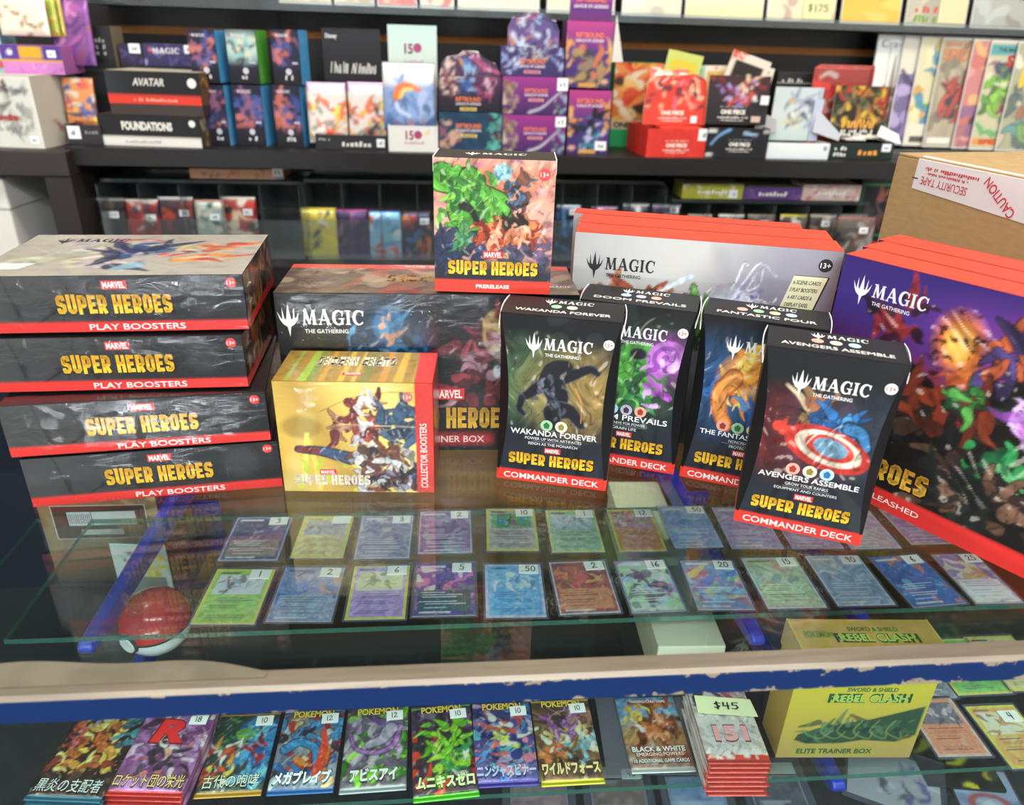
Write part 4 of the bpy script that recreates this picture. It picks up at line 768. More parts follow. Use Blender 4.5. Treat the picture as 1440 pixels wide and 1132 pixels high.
for lab, q, art, pr in (
    ('dark mauve card marked 3 at the left end of the back row', ((301, 790), (392, 789), (333, 726)), fullart(['#4c4464', '#6c5c84', '#3c3450', '#a08c9c', '#5c5078'], 31, '#8c7c6c', frame='#9c90b4'), '3'),
    ('yellow bordered card with a blank sticker in the back row', ((400.5, 786), (481, 786), (430, 724)), classic('#e0c454', '#d4c08c', ['#a8a4b0', '#8c8498', '#c4b49c', '#9c7c84'], 33, '#a0905c'), ''),
    ('greyish lilac card marked 3 in the back row', ((494, 787), (577.6, 786), (508, 724)), fullart(['#8c84a4', '#a49cb4', '#7c7898', '#c4b4a4', '#948cac'], 35, '#8c88a4', frame='#b4b4c4'), '3'),
    ('purple card marked 2 in the back row', ((583.6, 780), (666, 778), (589.5, 718)), fullart(['#7c5c8c', '#a084a8', '#5c4470', '#8cb0b0', '#b494b4'], 37, None, frame='#b0a8c0'), '2'),
    ('yellow bordered card with green picture marked 10 in the back row', ((681.6, 775.6), (760.7, 775.6), (681.6, 714)), classic('#e2c93a', '#b4a8a4', ['#4c9c5c', '#2c7cb4', '#244c34', '#7cc08c', '#9c5c74'], 39), '10'),
    ('pale green yellow bordered card marked 1 in the back row', ((775, 779), (855, 778), (763, 715.4)), classic('#cfcf6c', '#9cbf9c', ['#b4c4cc', '#8c9ca8', '#d0d8d4', '#7c8c94'], 41), '1'),
    ('orange card with yellow border marked 12 in the back row', ((871, 777), (944, 776), (848, 715)), classic('#e0bc34', '#c4824c', ['#b47c94', '#9cb47c', '#c4a484', '#7c4c64', '#d4b4a4'], 43), '12'),
    ('blue speckled card marked .50 in the back row', ((950, 772), (1024, 770.6), (919, 711)), fullart(['#7c9ccc', '#a4b4dc', '#8cc0b0', '#6c84c4', '#b0a4d4', '#94b8d8'], 45, None, .09, frame='#9ca8cc'), '.50'),
    ('lilac blue card under the edge of the front deck box', ((1032, 774), (1111, 774), (994, 711)), fullart(['#9c94bc', '#b4a4cc', '#a08cb4', '#8c94c0', '#c4b0cc'], 47, None, .09, frame='#a8a8c4'), None),
    ('pinkish lilac card half hidden below the front deck box', ((1118, 774), (1196, 774), (1072, 711)), fullart(['#a48cb4', '#b8a0c0', '#c09cb0', '#8c7ca8'], 49, None, .09, frame='#a8a0bc'), None),
    ('rose and lilac card right of the front deck box', ((1196, 774), (1272, 772), (1150, 714)), fullart(['#b49cbc', '#c8a8b4', '#a48cb4', '#c49494', '#b8b0cc'], 51, '#c0a4ac', .09, frame='#b8b4cc'), None),
    ('purple card beneath the violet scene box corner', ((1285, 767), (1350, 765), (1228, 714)), fullart(['#9c7ca8', '#b494b8', '#84689c', '#c8b0a4', '#a48cb8'], 53, None, .1, frame='#c8b880'), None)):
    card(lab, q, Z1, art, pr, group=BR_)
SH2 = 'loose cards on the second glass shelf'
card('orange card with a dark grey picture lying near the golden box', ((1315, 1067), (1396, 1065), (1265, 977)), Z2, classic('#dfae9c', '#e68c62', ['#6c6470', '#3c3a44', '#a89ca0', '#54505c', '#c8b4b0'], 61, '#8c4430'), None, group=SH2)
card('yellow bordered orange card marked 4 at the lower right', ((1421, 1084), (1500, 1080), (1354, 991)), Z2, classic('#f2c82e', '#e8a850', ['#efdcae', '#c89c5c', '#8c6c3c', '#f4ecd0', '#b08448'], 63), '4', sticker_at=(.74, .8), group=SH2)
card('green card with yellow border behind the orange card', ((1337, 982), (1420, 978), (1292, 897)), Z2, classic('#e4d040', '#7cc05c', ['#a8d48c', '#6c9c54', '#d8e4b8', '#4c7c3c'], 65), None, group=SH2)
card('yellow card cut by the right edge behind the green card', ((1412, 975), (1490, 972), (1357, 893)), Z2, classic('#eecb3c', '#e4cf8c', ['#d8c08c', '#b49c5c', '#eee4c4'], 67), '', sticker_at=(.9, .5), group=SH2)
card('clear sleeve card marked 15 seen just under the blue rail', ((1268, 985), (1335, 982), (1240, 905)), Z2, fullart(['#8c8c94', '#a4a4ac', '#6c6c74', '#b8b4b0'], 69, None), '15', sticker_at=(.7, .5), group=SH2)

# ================================================================ foil booster packs
def pack(label, w, h, th, loc, yaw, art, crimp, group=None, title=None, price=None, tilt=0.0, top_word=None, cat='card pack', res=.0016, extra=None, price_at=(.78, .86), crimp_top=None, psize=(.017, .0115)):
    t = thing('booster_pack', label, cat, loc, yaw, group, tilt); A = Art(w, h, res); A.mark(); art(A); A.ink(len(label), 5, .45, lamt=.6) if res < .002 else None; A.c = np.clip(A.c * 1.2, 0, .93)
    if crimp: A.band(-1, .055, crimp)
    if crimp_top: A.band(.95, 2, crimp_top)
    for k in range(int(w / .0016)): A.band(-1, .05, '#ffffff', k / (w / .0016), (k + .3) / (w / .0016)) if False else None
    prof = np.clip(np.minimum(A.V - .045, .955 - A.V) / .13, 0, 1) ** .6 * np.clip(np.minimum(A.U, 1 - A.U) / .12 + .12, 0, 1) ** .5
    zt = th * (.5 + .5 * prof) + .00035 * np.sin(A.V * h / .0011) * ((A.V < .05) | (A.V > .95)); zb = th * (.5 - .5 * prof)
    f = flat(w, h); P = np.stack([(A.U - .5) * w, (A.V - .5) * h, zt], -1); Q = np.stack([(A.U - .5) * w, (A.V - .5) * h, zb - .0002], -1)
    ny, nx = A.ny, A.nx; i = np.arange(ny * nx).reshape(ny, nx); q = np.stack([i[:-1, :-1], i[:-1, 1:], i[1:, 1:], i[1:, :-1]], -1).reshape(-1, 4); n = ny * nx
    rim = np.concatenate([i[0, :], i[1:, -1], i[-1, -2::-1], i[-2:0, 0][::-1] if False else i[-2:0:-1, 0]]); side = np.stack([rim + n, np.roll(rim, -1) + n, np.roll(rim, -1), rim], -1)
    V = np.concatenate([P.reshape(-1, 3), Q.reshape(-1, 3)]); c2 = np.tile(lin('#a9adb4'), (n, 1)); c2[:] = lin(crimp or '#b4b4ba')
    bulk('wrapper', V, np.concatenate([q, q[:, ::-1] + n, side]), np.concatenate([A.c.reshape(-1, 3), c2]), P_FOIL, t, True)
    ft = flat(w, h, th); ik = Ink(ft)
    if title:
        for (s_, style, u, v, hh, col, wf, ol) in title:
            if ol: ik.part('title_lettering'); ik.text(s_, 'fat' if style != 'thin' else 'bold', u * w, v * h, hh * 1.16, ol, wf * w * 1.03, .0002); ik.text(s_, style, u * w, v * h, hh, col, wf * w, .0005); ik.key = None
            else: ik.text(s_, style, u * w, v * h, hh, col, wf * w, .0005)
    if extra: extra(ik, w, h)
    ik.build('title_lettering', t, P_GLOSS)
    if price is not None: sticker(t, ft, price_at[0] * w, price_at[1] * h, psize[0], psize[1], price, 0.03, .001, th=.62)
    return t
def A1(A): A.bg('#33231c'); A.noise('#5c3a24', 3, 2, 0, 1); A.splash(['#e0a040', '#f0c85c', '#c86c34', '#8c3c24', '#f6dc8c'], 46, 3, .1, .3, .85, .95, .09, edge='#3c2418'); A.splash(['#4c8ca0', '#2c5c74'], 8, 4, .6, .6, 1, .95, .1, ang=.7); A.splash(['#e4dcec', '#c4b4d0'], 6, 5, .35, .85, .7, 1, .06); A.splash(['#b84c6c', '#d86c7c'], 5, 6, .1, .55, .25, .75, .05); A.splash(['#3c2c2c', '#5c4038'], 12, 7, 0, .05, 1, .3, .1)
def A2(A): A.bg('#a474b4'); A.noise('#6c3c64', 3, 3, 0, 1); A.splash(['#c49cd4', '#e0c0e4', '#8c4c8c', '#4c2c44', '#d87c8c', '#f0d8e8'], 60, 4, 0, .2, 1, 1, .08, edge='#4c2040'); A.splash(['#3c3440', '#564a58'], 10, 5, .3, .25, .7, .5, .09); A.splash(['#f0e0dc', '#e8b4a4'], 6, 6, .42, .4, .6, .62, .06)
def A3(A): A.bg('#3c4c4c'); A.splash(['#3c8cd0', '#54b0e8', '#2c64ac', '#78c8f0'], 40, 3, .45, .1, 1, .9, .11, ang=1.0); A.splash(['#3c8c54', '#1c4c34', '#6cac4c'], 18, 4, 0, .5, .5, .95, .08); A.splash(['#e8a044', '#d8643c', '#f0d060', '#e8e8e4', '#c44838'], 30, 5, 0, .15, .5, .6, .06, edge='#33302c'); A.splash(['#c43c3c', '#8c2c34'], 8, 6, .55, .35, .9, .6, .07)
def A4(A): A.bg('#8c94a4'); A.noise('#4c5c94', 2, 3, 0, 1); A.splash(['#4c9cd8', '#2c6cb0', '#d84434', '#e88c3c', '#e8cc9c', '#3c3440', '#c8dcec', '#b42c2c'], 60, 6, 0, .12, 1, .95, .1, edge='#2c2834'); A.stroke([(.15, .5), (.35, .58), (.6, .5), (.68, .3)], .05, .03, '#4090d0', 1, '#20304c'); A.stroke([(.7, .2), (.76, .5), (.72, .7)], .05, .03, '#e04c30')
def A5(A): A.bg('#54505c'); A.noise('#8c8498', 2.5, 3, .1, 1); A.splash(['#7cc83c', '#54a82c', '#a0dc5c', '#3c7c2c'], 26, 5, 0, .1, 1, 1, .12, edge='#28381c'); A.splash(['#a48cc0', '#7c5c9c', '#d0c0dc', '#b8b0c0', '#6c6878'], 36, 6, .1, .3, .9, .85, .1); A.stroke([(.08, .66), (.2, .48), (.5, .42), (.78, .5), (.86, .72)], .012, .03, '#a070b8', 1, '#4c3468'); A.stroke([(.72, .7), (.6, .58), (.4, .52)], .07, .04, '#b8b0cc', 1, '#5c4c74')
def A6(A): A.bg('#4c3c54'); A.splash(['#5c3c74', '#8c5c9c', '#3c2c44', '#7c6c8c'], 30, 5, 0, .6, 1, 1, .09); A.splash(['#2c2c34', '#3a3a40', '#c43430', '#d84438', '#4c3434'], 36, 6, 0, .1, 1, .7, .11, edge='#1c1a20'); A.splash(['#9ce03c', '#b8f054', '#70c02c', '#84d434'], 34, 7, .25, .2, .85, .78, .08, edge='#24401c'); A.splash(['#3ca060', '#2c7c4c', '#dce4dc'], 10, 8, .6, .2, .9, .5, .07)
def A7(A): A.bg('#4c4890'); A.noise('#8c84c4', 2.5, 3, 0, 1); A.splash(['#3c6cc0', '#5c94e0', '#2c3c84', '#b8a8d8', '#e8e4f0', '#e88cac', '#6cc0e4'], 70, 6, 0, .1, 1, 1, .1, edge='#242450'); A.splash(['#d8e86c', '#f4f4e4', '#d86c5c'], 14, 7, .35, .35, .75, .75, .07); A.splash(['#c85c54', '#3c3c48'], 8, 8, .2, .6, .9, .8, .08)
def A8(A): A.bg('#6c4c3c'); A.noise('#b49458', 2.5, 3, .1, 1); A.splash(['#a86cb8', '#c494d0', '#8c54a4'], 24, 6, .25, .5, .75, .85, .09, edge='#4c2c54'); A.splash(['#e8dc9c', '#c8b45c', '#8c6c34', '#e8f0e0'], 26, 7, 0, .3, 1, .65, .07); A.splash(['#9ccce0', '#6cacc8', '#d8ecf0'], 14, 8, .55, .15, 1, .5, .07); A.splash(['#d8743c', '#e89c54'], 12, 9, .1, .25, .5, .45, .06); A.splash(['#3c2c24', '#54402c'], 12, 10, 0, .08, 1, .28, .09); A.splash(['#4c3434', '#7c5450', '#b88c80'], 14, 11, 0, .7, 1, 1, .08)
JP = 'foil booster packs lying on the second glass shelf'
YW = ('POKEMON', 'bold', .5, .925, .0085, '#f0cc34', .66, '#33488c')
def quadpos(BL, BR, TL, z):
    a, b, c = hz(*BL, z), hz(*BR, z), hz(*TL, z); d = b - a; w = float(np.hypot(*d[:2])); h = float(np.hypot(*(c - a)[:2])); m = (b + c) / 2
    return w, h, m, math.atan2(d[1], d[0])
def redR(ik, w, h): ik.part('emblem').text('R', 'fat', .5 * w, .71 * h, .03, '#7c1c1c', .036, .0003, .18); ik.text('R', 'fat', .5 * w, .71 * h, .027, '#d42c2c', .032, .0006, .18); ik.key = None
specs = [
  ('orange and gold dragon foil pack', 4, ((46, 1105), (153, 1109), (100, 1015)), A1, '#2c6c8c', [('黒炎の支配者', 'thin', .5, .15, .0135, '#d4e4e8', .86, '#2c2018')], None, None, 'at the left end of the shelf'),
  ('pink and red foil pack with red letter', 4, ((153, 1101), (264, 1104), (203, 1008)), A2, '#d4342c', [('ロケット団の栄光', 'thin', .5, .15, .0135, '#f0dc8c', .92, '#5c2418')], '18', redR, 'right of the orange dragon packs'),
  ('blue winged foil pack marked 10', 1, ((274, 1119), (369, 1114), (308, 1004)), A3, '#c8983c', [('古代の咆哮', 'thin', .5, .155, .014, '#dce8d4', .84, '#2c3c34')], '10', None, 'third from the left'),
  ('red and blue foil pack marked 12', 1, ((378, 1116), (472, 1111), (398, 1000)), A4, '#2c6cb8', [('メガブレイブ', 'fat', .5, .165, .0145, '#f0f4f8', .88, '#2c4c8c'), YW], '12', None, 'beside the green and grey pack'),
  ('green and grey foil pack marked 12', 1, ((474.5, 1116), (570, 1109), (491, 995.5)), A5, '#a8b0bc', [('アビスアイ', 'fat', .5, .175, .0145, '#e4e0ec', .72, '#3c3448'), YW], '12', None, 'with a violet swirl'),
  ('bright green and black foil pack marked 10', 1, ((581, 1128), (675, 1118), (578, 993)), A6, '#5cd02c', [('ムニキスゼロ', 'fat', .5, .165, .0145, '#e4f0b8', .9, '#34303c'), YW], '10', None, 'with a lime green foot strip'),
  ('blue and violet foil pack marked 10', 1, ((672, 1106.5), (759, 1102), (664, 988)), A7, '#4434a0', [('ニンジャスピナー', 'fat', .5, .155, .014, '#b8c8f0', .94, '#38307c'), YW], '10', None, 'with a purple foot strip'),
  ('brown and gold foil pack marked 10', 1, ((761, 1105), (851, 1100), (747, 984)), A8, '#d8cc34', [('ワイルドフォース', 'fat', .5, .165, .014, '#f0dc9c', .92, '#5c3420'), YW], '10', None, 'with a yellow foot strip')]
ORD = ['lowest', 'second from bottom', 'third from bottom', 'topmost']
for lab, n, q, art, crimp, title, price, extra, where in specs:
    th = .0048; w, h, m, yaw = quadpos(*q, Z2 + th * n)
    w = min(max(w, .062), .07); h = min(max(h, .098), .112)
    for k in range(n):
        topm = k == n - 1; r = random.Random(k + len(lab)); dx = 0 if topm else r.uniform(-.0025, .0025); sh = 0 if topm else -.0012 * (n - 1 - k)
        l = (lab + ' ' + where) if n == 1 else f'{lab}, {ORD[k]} of its stack of four'
        pack(l, w, h, th, (m[0] + dx, m[1] + sh, Z2 + th * k + .0003), yaw, art, crimp, JP, title if topm else None, price if topm else None, extra=extra if topm else None, res=.0013 if topm else .004)
# brown pack in its own clear sleeve
w, h, m, yaw = quadpos((884.6, 1086.7), (976, 1083.6), (868, 980), Z2 + .006)
def A9(A): A.vgrad((0, '#7c6c6c'), (.25, '#a8764c'), (.5, '#b4905c'), (.75, '#7ca8d4'), (1, '#5c90cc')); A.splash(['#8c4c24', '#a86434', '#6c3818', '#c07c3c'], 30, 4, .25, .4, .85, .92, .1, edge='#4c2814'); A.splash(['#e8d04c', '#f0e080', '#d8a83c'], 12, 5, .1, .65, .5, .85, .06); A.splash(['#e0743c', '#e89c6c', '#dce0ec'], 14, 6, .3, .38, .75, .65, .07); A.splash(['#7c2c2c', '#984040', '#b8b0b0'], 14, 7, 0, .12, 1, .34, .07, amt=.7); A.band(.885, .93, '#b8302c', .18, .86)
pk = pack('brown and blue foil pack lying in a large clear sleeve', min(w, .068), min(h, .112), .005, (m[0], m[1], Z2 + .0018), yaw, A9, '#c8c8cc', None, [('TRADING CARD GAME', 'sans', .52, .907, .0034, '#f0e8e0', .6, None), ('BLACK & WHITE', 'bold', .5, .27, .0062, '#e4e0e4', .84, '#34303c'), ('EMERGING POWERS', 'sans', .5, .205, .0042, '#f0dcd0', .74, '#8c2c2c'), ('10 ADDITIONAL GAME CARDS', 'sans', .5, .125, .0042, '#ececf0', .86, '#4c4c54')], None)
w, h, m, yaw = quadpos((854, 1090), (996, 1090), (836, 981), Z2)
t = thing('card_sleeve', 'large clear plastic sleeve around the brown and blue pack', 'sleeve', (m[0], m[1], Z2 + .0001), yaw)
box('sleeve_film', -w / 2, -h / 2, 0, w / 2, h / 2, .0012, SLEEVE, t)
# white packs stacked eight high with a price note
TH = .0052; w, h, m, yaw = quadpos((1002, 1053), (1089, 1053), (958, 974), Z2 + 8 * TH); w = min(w, .066); h = .098
def A10(A): A.bg('#e4e0e4'); A.splash(['#b8bcd0', '#d8c0cc', '#c8ccd8', '#8c90a4'], 40, 5, 0, 0, 1, .75, .025, bend=.3); A.splash(['#e8b4c0', '#d88c9c', '#f0d0d4', '#4c3c4c', '#c45c6c'], 22, 6, .15, .68, .95, 1, .1, edge='#8c5c68'); A.band(-1, .09, '#d84438'); A.splash(['#f0e4e0', '#d8d0d0', '#c8443c'], 12, 7, 0, 0, 1, .1, .05)
NUM = ['lowest', 'second from bottom', 'third from bottom', 'fourth from bottom', 'fifth from bottom', 'third from top', 'second from top', 'topmost']
for k in range(8):
    r = random.Random(k); tp = k == 7
    pk = pack(f'white and red foil pack, {NUM[k]} of the stack under the price note', w, h, TH, (m[0] + r.uniform(-.002, .002) * (not tp), m[1] - .002 * (7 - k) * .5, Z2 + TH * k + .0003), yaw, A10, '#d04a40', 'white and red foil packs stacked eight high', [('151', 'fat', .5, .33, .018, '#e0a0a8', .56, '#6c3844')] if tp else None, None, res=.0014 if tp else .004)
t = thing('price_note', 'pale yellow handwritten price note on the white pack stack', 'note', (m[0] + .003, m[1] + .014, Z2 + 8 * TH + .0026), yaw - .05)
mesh('paper', [(-.029, -.0095, 0), (.031, -.0115, .0), (.028, .0095, .0008), (-.029, .0115, .0012), (-.029, -.0095, .0003), (.031, -.0115, .0003), (.028, .0095, .0011), (-.029, .0115, .0015)], BOXF, mat('note_paper', '#dfe5b8', .7), t)
i = Ink(flat(.06, .022, .0016)); i.text('$45', 'hand', .031, .0105, .0105, '#2c3430', .026, .0003); i.build('handwritten_price', t, P_MATTE)

# golden hinged trainer box on the second shelf
a, b = hz(1090, 1065, Z2), hz(1277, 1065, Z2); w, d, h = .139, .042, .1445
t = thing('trainer_box', 'golden yellow box with a dark green picture standing on the second glass shelf', 'box', at_front(a, math.atan2(*(b - a)[1::-1]), w, d, Z2 + .0002), math.atan2(*(b - a)[1::-1]))
box('carton', -w / 2, -d / 2, 0, w / 2, d / 2, h, mat('gold_yellow_card', '#c4a04c', .45), t, .001); f = front(w, d, h)
A = Art(w, h, .0014); A.vgrad((0, '#b8985c'), (.3, '#c8ac4c'), (.7, '#d8c440'), (1, '#c8b048')); A.poly([(u, (v - .27) * .62 + .14) for u, v in ((.12, .42), (.3, .55), (.62, .66), (.98, .86), (.98, .4), (.92, .42), (.85, .3), (.6, .33), (.45, .28), (.2, .27), (.1, .33))], '#34523c'); A.splash(['#2c4638', '#42664a', '#587c5c', '#1f342c'], 40, 5, .22, .2, .95, .36, .06, amt=.8)
for k in range(6): A.stroke([(.2 + .12 * k, .37), (.16 + .12 * k, .26), (.28 + .12 * k, .19), (.36 + .1 * k, .26)], .004, .003, '#9cac5c', .8)
A.build('front_panel', f, P_GLOSS, t)
def rebel(ik, W, H, v, s):
    ik.part('title_lettering').text('REBEL CLASH', 'fat', .56 * W, v, .0125 * s, '#2c5c34', .56 * W * 1.06, .0004); ik.text('REBEL CLASH', 'bold', .56 * W, v, .0098 * s, '#b4d068', .53 * W, .0008); ik.key = None
    ik.text('SWORD & SHIELD', 'bold', .56 * W, v + .0115 * s, .0055 * s, '#4c7c44', .36 * W, .0006)
i = Ink(f); rebel(i, w, h, .58 * h, 1); i.part('name_plate').rect(.42 * w, .07 * h, .62 * w, .012, '#b4a44c', .0005); i.text('ELITE TRAINER BOX', 'bold', .42 * w, .07 * h, .0072, '#4c5c34', .56 * w, .0008); i.key = None; i.build('x', t, P_GLOSS)
T = Art(w, d, .003).bg('#c6a35a'); T.noise('#d4b468', 2, 3, 0, 1); T.build('top_panel', top(w, d, h), P_GLOSS, t); i = Ink(top(w, d, h)); rebel(i, w, d, .4 * d, 1.0); i.text('POKEMON', 'bold', .16 * w, .5 * d, .0085, '#7c9c4c', .2 * w, .0008); i.build('x', t, P_GLOSS)
for s in (-1, 1): box('lid_hinge', s * w / 2 - .0015, -d / 2 - .0004, h - .03, s * w / 2 + .0006, d / 2 + .0004, h + .0006, mat('gold_edge', '#d2b266', .4), t)

# red ball tin, white card, gold film box standing in for a reflection, pale long box in the case
p = hz(219, 872, Z2 + .04)
t = thing('ball_tin', 'red and white ball shaped tin with a white button on the second shelf', 'tin', (p[0], p[1], Z2 + .0005), -.5, tilt=0)
R_ = .039
def lathe(name, prof, m, parent, n=40, smooth=True):
    V, Fc = [], []
    for r, z in prof: V += [(r * math.cos(6.2832 * k / n), r * math.sin(6.2832 * k / n), z) for k in range(n)]
    for j in range(len(prof) - 1): Fc += [(j * n + k, j * n + (k + 1) % n, (j + 1) * n + (k + 1) % n, (j + 1) * n + k) for k in range(n)]
    return mesh(name, V, Fc, m, parent, smooth)
cz = R_
TIN_R, TIN_W, TIN_K = mat('red_tin', '#d4252c', .18, coat=.6), mat('white_tin', '#e8ecf0', .2, coat=.5), mat('black_band', '#1a1a1e', .4)
tl = Matrix.Rotation(math.radians(4), 4, 'X')
def onball(o): o.matrix_local = Matrix.Translation((0, 0, cz)) @ tl; return o
onball(lathe('upper_shell', [(R_ * math.cos(a_), R_ * math.sin(a_)) for a_ in np.linspace(.045, 1.5707, 14)], TIN_R, t)); onball(lathe('lower_shell', [(R_ * math.cos(a_), R_ * math.sin(a_)) for a_ in np.linspace(-1.5707, -.045, 14)], TIN_W, t)); onball(lathe('seam_band', [(R_ * .985, -.0019), (R_ * 1.0, -.0016), (R_ * 1.0, .0016), (R_ * .985, .0019)], TIN_K, t))
def puck(name, r0, y0, y1, m):
    n = 28; V = [(r0 * math.cos(6.2832 * k / n), -y0, r0 * math.sin(6.2832 * k / n)) for k in range(n)] + [(r0 * .9 * math.cos(6.2832 * k / n), -y1, r0 * .9 * math.sin(6.2832 * k / n)) for k in range(n)]
    return onball(mesh(name, V, [tuple(range(n, 2 * n))] + [(k, (k + 1) % n, n + (k + 1) % n, n + k) for k in range(n)], m, t))
bt = puck('button_ring', .0135, R_ - .004, R_ + .0008, TIN_K); puck('button', .0108, R_ - .002, R_ + .0022, TIN_W)
p = hy(212, 850, .775)
t = thing('blister_card', 'white and yellow carded package behind the red ball tin', 'package', (p[0], .775, Z2 + .0003), -.1, tilt=math.radians(0))
box('backing_card', -.034, 0, 0, .034, .0012, .078, CARD_WHITE, t); A = Art(.068, .078, .003).bg('#dcdce4'); A.splash(['#f0d040', '#e8b828'], 10, 3, .55, .4, .9, .95, .12); A.splash(['#2c2c34', '#8c8c98'], 6, 4, .15, .6, .5, .85, .07); A.splash(['#d8d4dc', '#c43c3c'], 8, 5, 0, 0, 1, .4, .1); A.build('printed_face', Frame((-.034, 0, 0), (1, 0, 0), (0, 0, 1), .068, .078), P_GLOSS, t); box('blister', -.028, -.004, .004, .028, 0, .03, ACRYLIC, t, .002)
a, b = hy(78, 800, .805), np.array([-.362, 0, 0]); w = b[0] - a[0]
t = thing('reflection_carton', 'bronze film wrapped carton with white barcode labels below the left stack', 'box', ((a[0] + b[0]) / 2, .86, Z2 + .0003))
h = .185; d = .11; box('carton', -w / 2, -d / 2, 0, w / 2, d / 2, h, mat('maroon_card', '#5c3028', .4), t, .001); f = front(w, d, h)
A = Art(w, h, .003); A.vgrad((0, '#5c4838'), (.25, '#8c7458'), (.5, '#a08560'), (.75, '#8c7050'), (.92, '#7c4434'), (1, '#6c2420')); A.noise('#4c3c30', 2.5, 4, .2, 1.2); A.splash(['#c0a878', '#3c2c20'], 10, 4, .7, .5, 1, 1, .08); A.build('front_panel', f, P_GLOSS, t)
i = Ink(f); i.part('barcode_panel').rect(.5 * w, .5 * h, .8 * w, .05, '#d8d0c8', .0004); i.rect(.5 * w, .5 * h, .78 * w, .048, '#4c3a30', .0006); i.rect(.33 * w, .53 * h, .028, .02, '#dcdfe4', .0009); i.rect(.62 * w, .53 * h, .052, .02, '#dcdfe4', .0009); i.rect(.5 * w, .42 * h, .05, .008, '#d4d0d0', .0009)
for k in range(12): i.rect(.33 * w - .012 + .0022 * k, .53 * h, .0009, .015, '#5c6068', .0012)
i.key = None; i.build('x', t); wrapshell(t, w, d, h)
t = thing('long_carton', 'pale cream long cardboard box lying in the case beside a blue bracket', 'box', (.268, .76, Z2 + .0003), math.radians(-2))
box('carton', -.036, -.17, 0, .036, .16, .06, mat('cream_card', '#d8d4b8', .7), t, .0015); box('lid', -.0375, -.172, .042, .0375, .162, .0625, mat('cream_lid', '#dedbc4', .7), t, .0015)
# graded slabs on the deck of the case
ZD = .6005
for lab, q, col, pr in (('clear graded card slab with a pinkish card marked 600, low in the case', ((690, 1150), (812, 1150), (705, 1078)), ['#b88c94', '#8c6c74', '#c8a8a4'], '600'), ('clear graded card slab with a brown card marked 40, low in the case', ((822, 1146), (924, 1146), (815, 1072)), ['#8c7064', '#6c5c5c', '#b09484'], '40'), ('clear graded card slab with a blue card marked 10, low in the case', ((930, 1140), (1040, 1140), (915, 1068)), ['#7ca0cc', '#a8c0dc', '#5c80b4'], '10'), ('clear slab with a grey printed label at the lower middle', ((1052, 1140), (1150, 1140), (1030, 1066)), ['#3c3c44', '#54545c', '#6c6c74'], None)):
    w, h, m, yaw = quadpos(*q, ZD + .004); w, h = min(w, .084), min(h + .02, .13)
    t = thing('graded_slab', lab, 'card slab', (m[0], m[1] - .01, ZD), yaw, 'graded card slabs on the deck of the case'); iw, ih = w * .78, h * .66; ff = Frame((-iw / 2, -h * .42, .003), (1, 0, 0), (0, 1, 0), iw, ih)
    A = Art(iw, ih, .003); fullart(col, len(lab), col[1])(A, None); A.build('printed_face', ff, P_GLOSS, t); box('insert_label', -iw / 2, h * .27, .0026, iw / 2, h * .44, .0032, CARD_WHITE, t); box('slab_case', -w / 2, -h / 2, 0, w / 2, h / 2, .006, SLEEVE, t, .001)
    if pr: sticker(t, flat(w, h, .006), w * .72, h * .8, .022, .013, pr, 0, .0012)
p = hz(1255, 1100, ZD); t = thing('clear_case_card', 'clear plastic case with a violet and white print below the golden box', 'case', (p[0], p[1], ZD), -.5)
A = Art(.1, .08, .003).bg('#c8c8cc'); A.splash(['#6c5ca8', '#8c80bc', '#e4e4ec', '#54505c'], 16, 4, .3, .2, .9, .9, .12); A.build('printed_face', flat(.1, .08, .004), P_GLOSS, t); box('plastic_case', -.055, -.045, 0, .055, .045, .012, SLEEVE, t, .002)
p = hz(1400, 1118, ZD + .02); t = thing('blue_card', 'pale blue card with a red round mark at the lower right corner', 'card', (p[0], p[1], ZD + .0005), -.2)
A = Art(.07, .095, .0025).bg('#a8b8d4'); A.splash(['#8ca0c8', '#c4d0e4', '#7c90bc'], 24, 4, size=.13); A.ell(.5, .5, .26, .16, '#c04c4c', ring=.35, soft=.1); A.ell(.5, .5, .08, .06, '#e8ecf4', soft=.1); A.build('printed_face', flat(.07, .095, .0022), P_GLOSS, t); box('sleeve', -.037, -.05, 0, .037, .05, .003, SLEEVE, t)
p = hz(1300, 1090, ZD); t = thing('card_display', 'black and yellow printed pack under the loose cards', 'card pack', (p[0] + .045, p[1] + .03, ZD + .0003), -.15)
A = Art(.09, .11, .003).bg('#242420'); A.splash(['#d8cc34', '#b4a82c', '#3c3c34'], 14, 4, size=.12); A.build('printed_face', flat(.09, .11, .0062), P_GLOSS, t); box('wrapper', -.045, -.055, 0, .045, .055, .006, CARD_BLACK, t, .001)

# ================================================================ goods on the wall shelves
ZS = 1.1622
def onshelf(x0, x1, y1, z=ZS, lo=1.6, hi=1.86):
    p = hz((x0 + x1) / 2, y1, z + .0005); return min(max(p[1], lo), hi)
def wrect(x0, y0, x1, y1, Y, z0=None):
    a, b, c, e = hy(x0, y1, Y), hy(x1, y1, Y), hy(x0, y0, Y), hy(x1, y0, Y)
    zb = (a[2] + b[2]) / 2 if z0 is None else z0; zt = (c[2] + e[2]) / 2
    return (a[0] + b[0]) / 2, b[0] - a[0], zb, zt - zb
PRC = [0]
def wsticker(t, f, u, v, w=.02, h=.014, seed=0):
    sticker(t, f, u * f.w, v * f.h, w, h, '', 0, .0014); i = Ink(f); i.scrawl(u * f.w, v * f.h, w * .5, h * .4, '#5c5c64', seed + 3, .0018, 3); i.part; i.build('x', t.children[-1] if len(t.children) else t, P_MATTE)
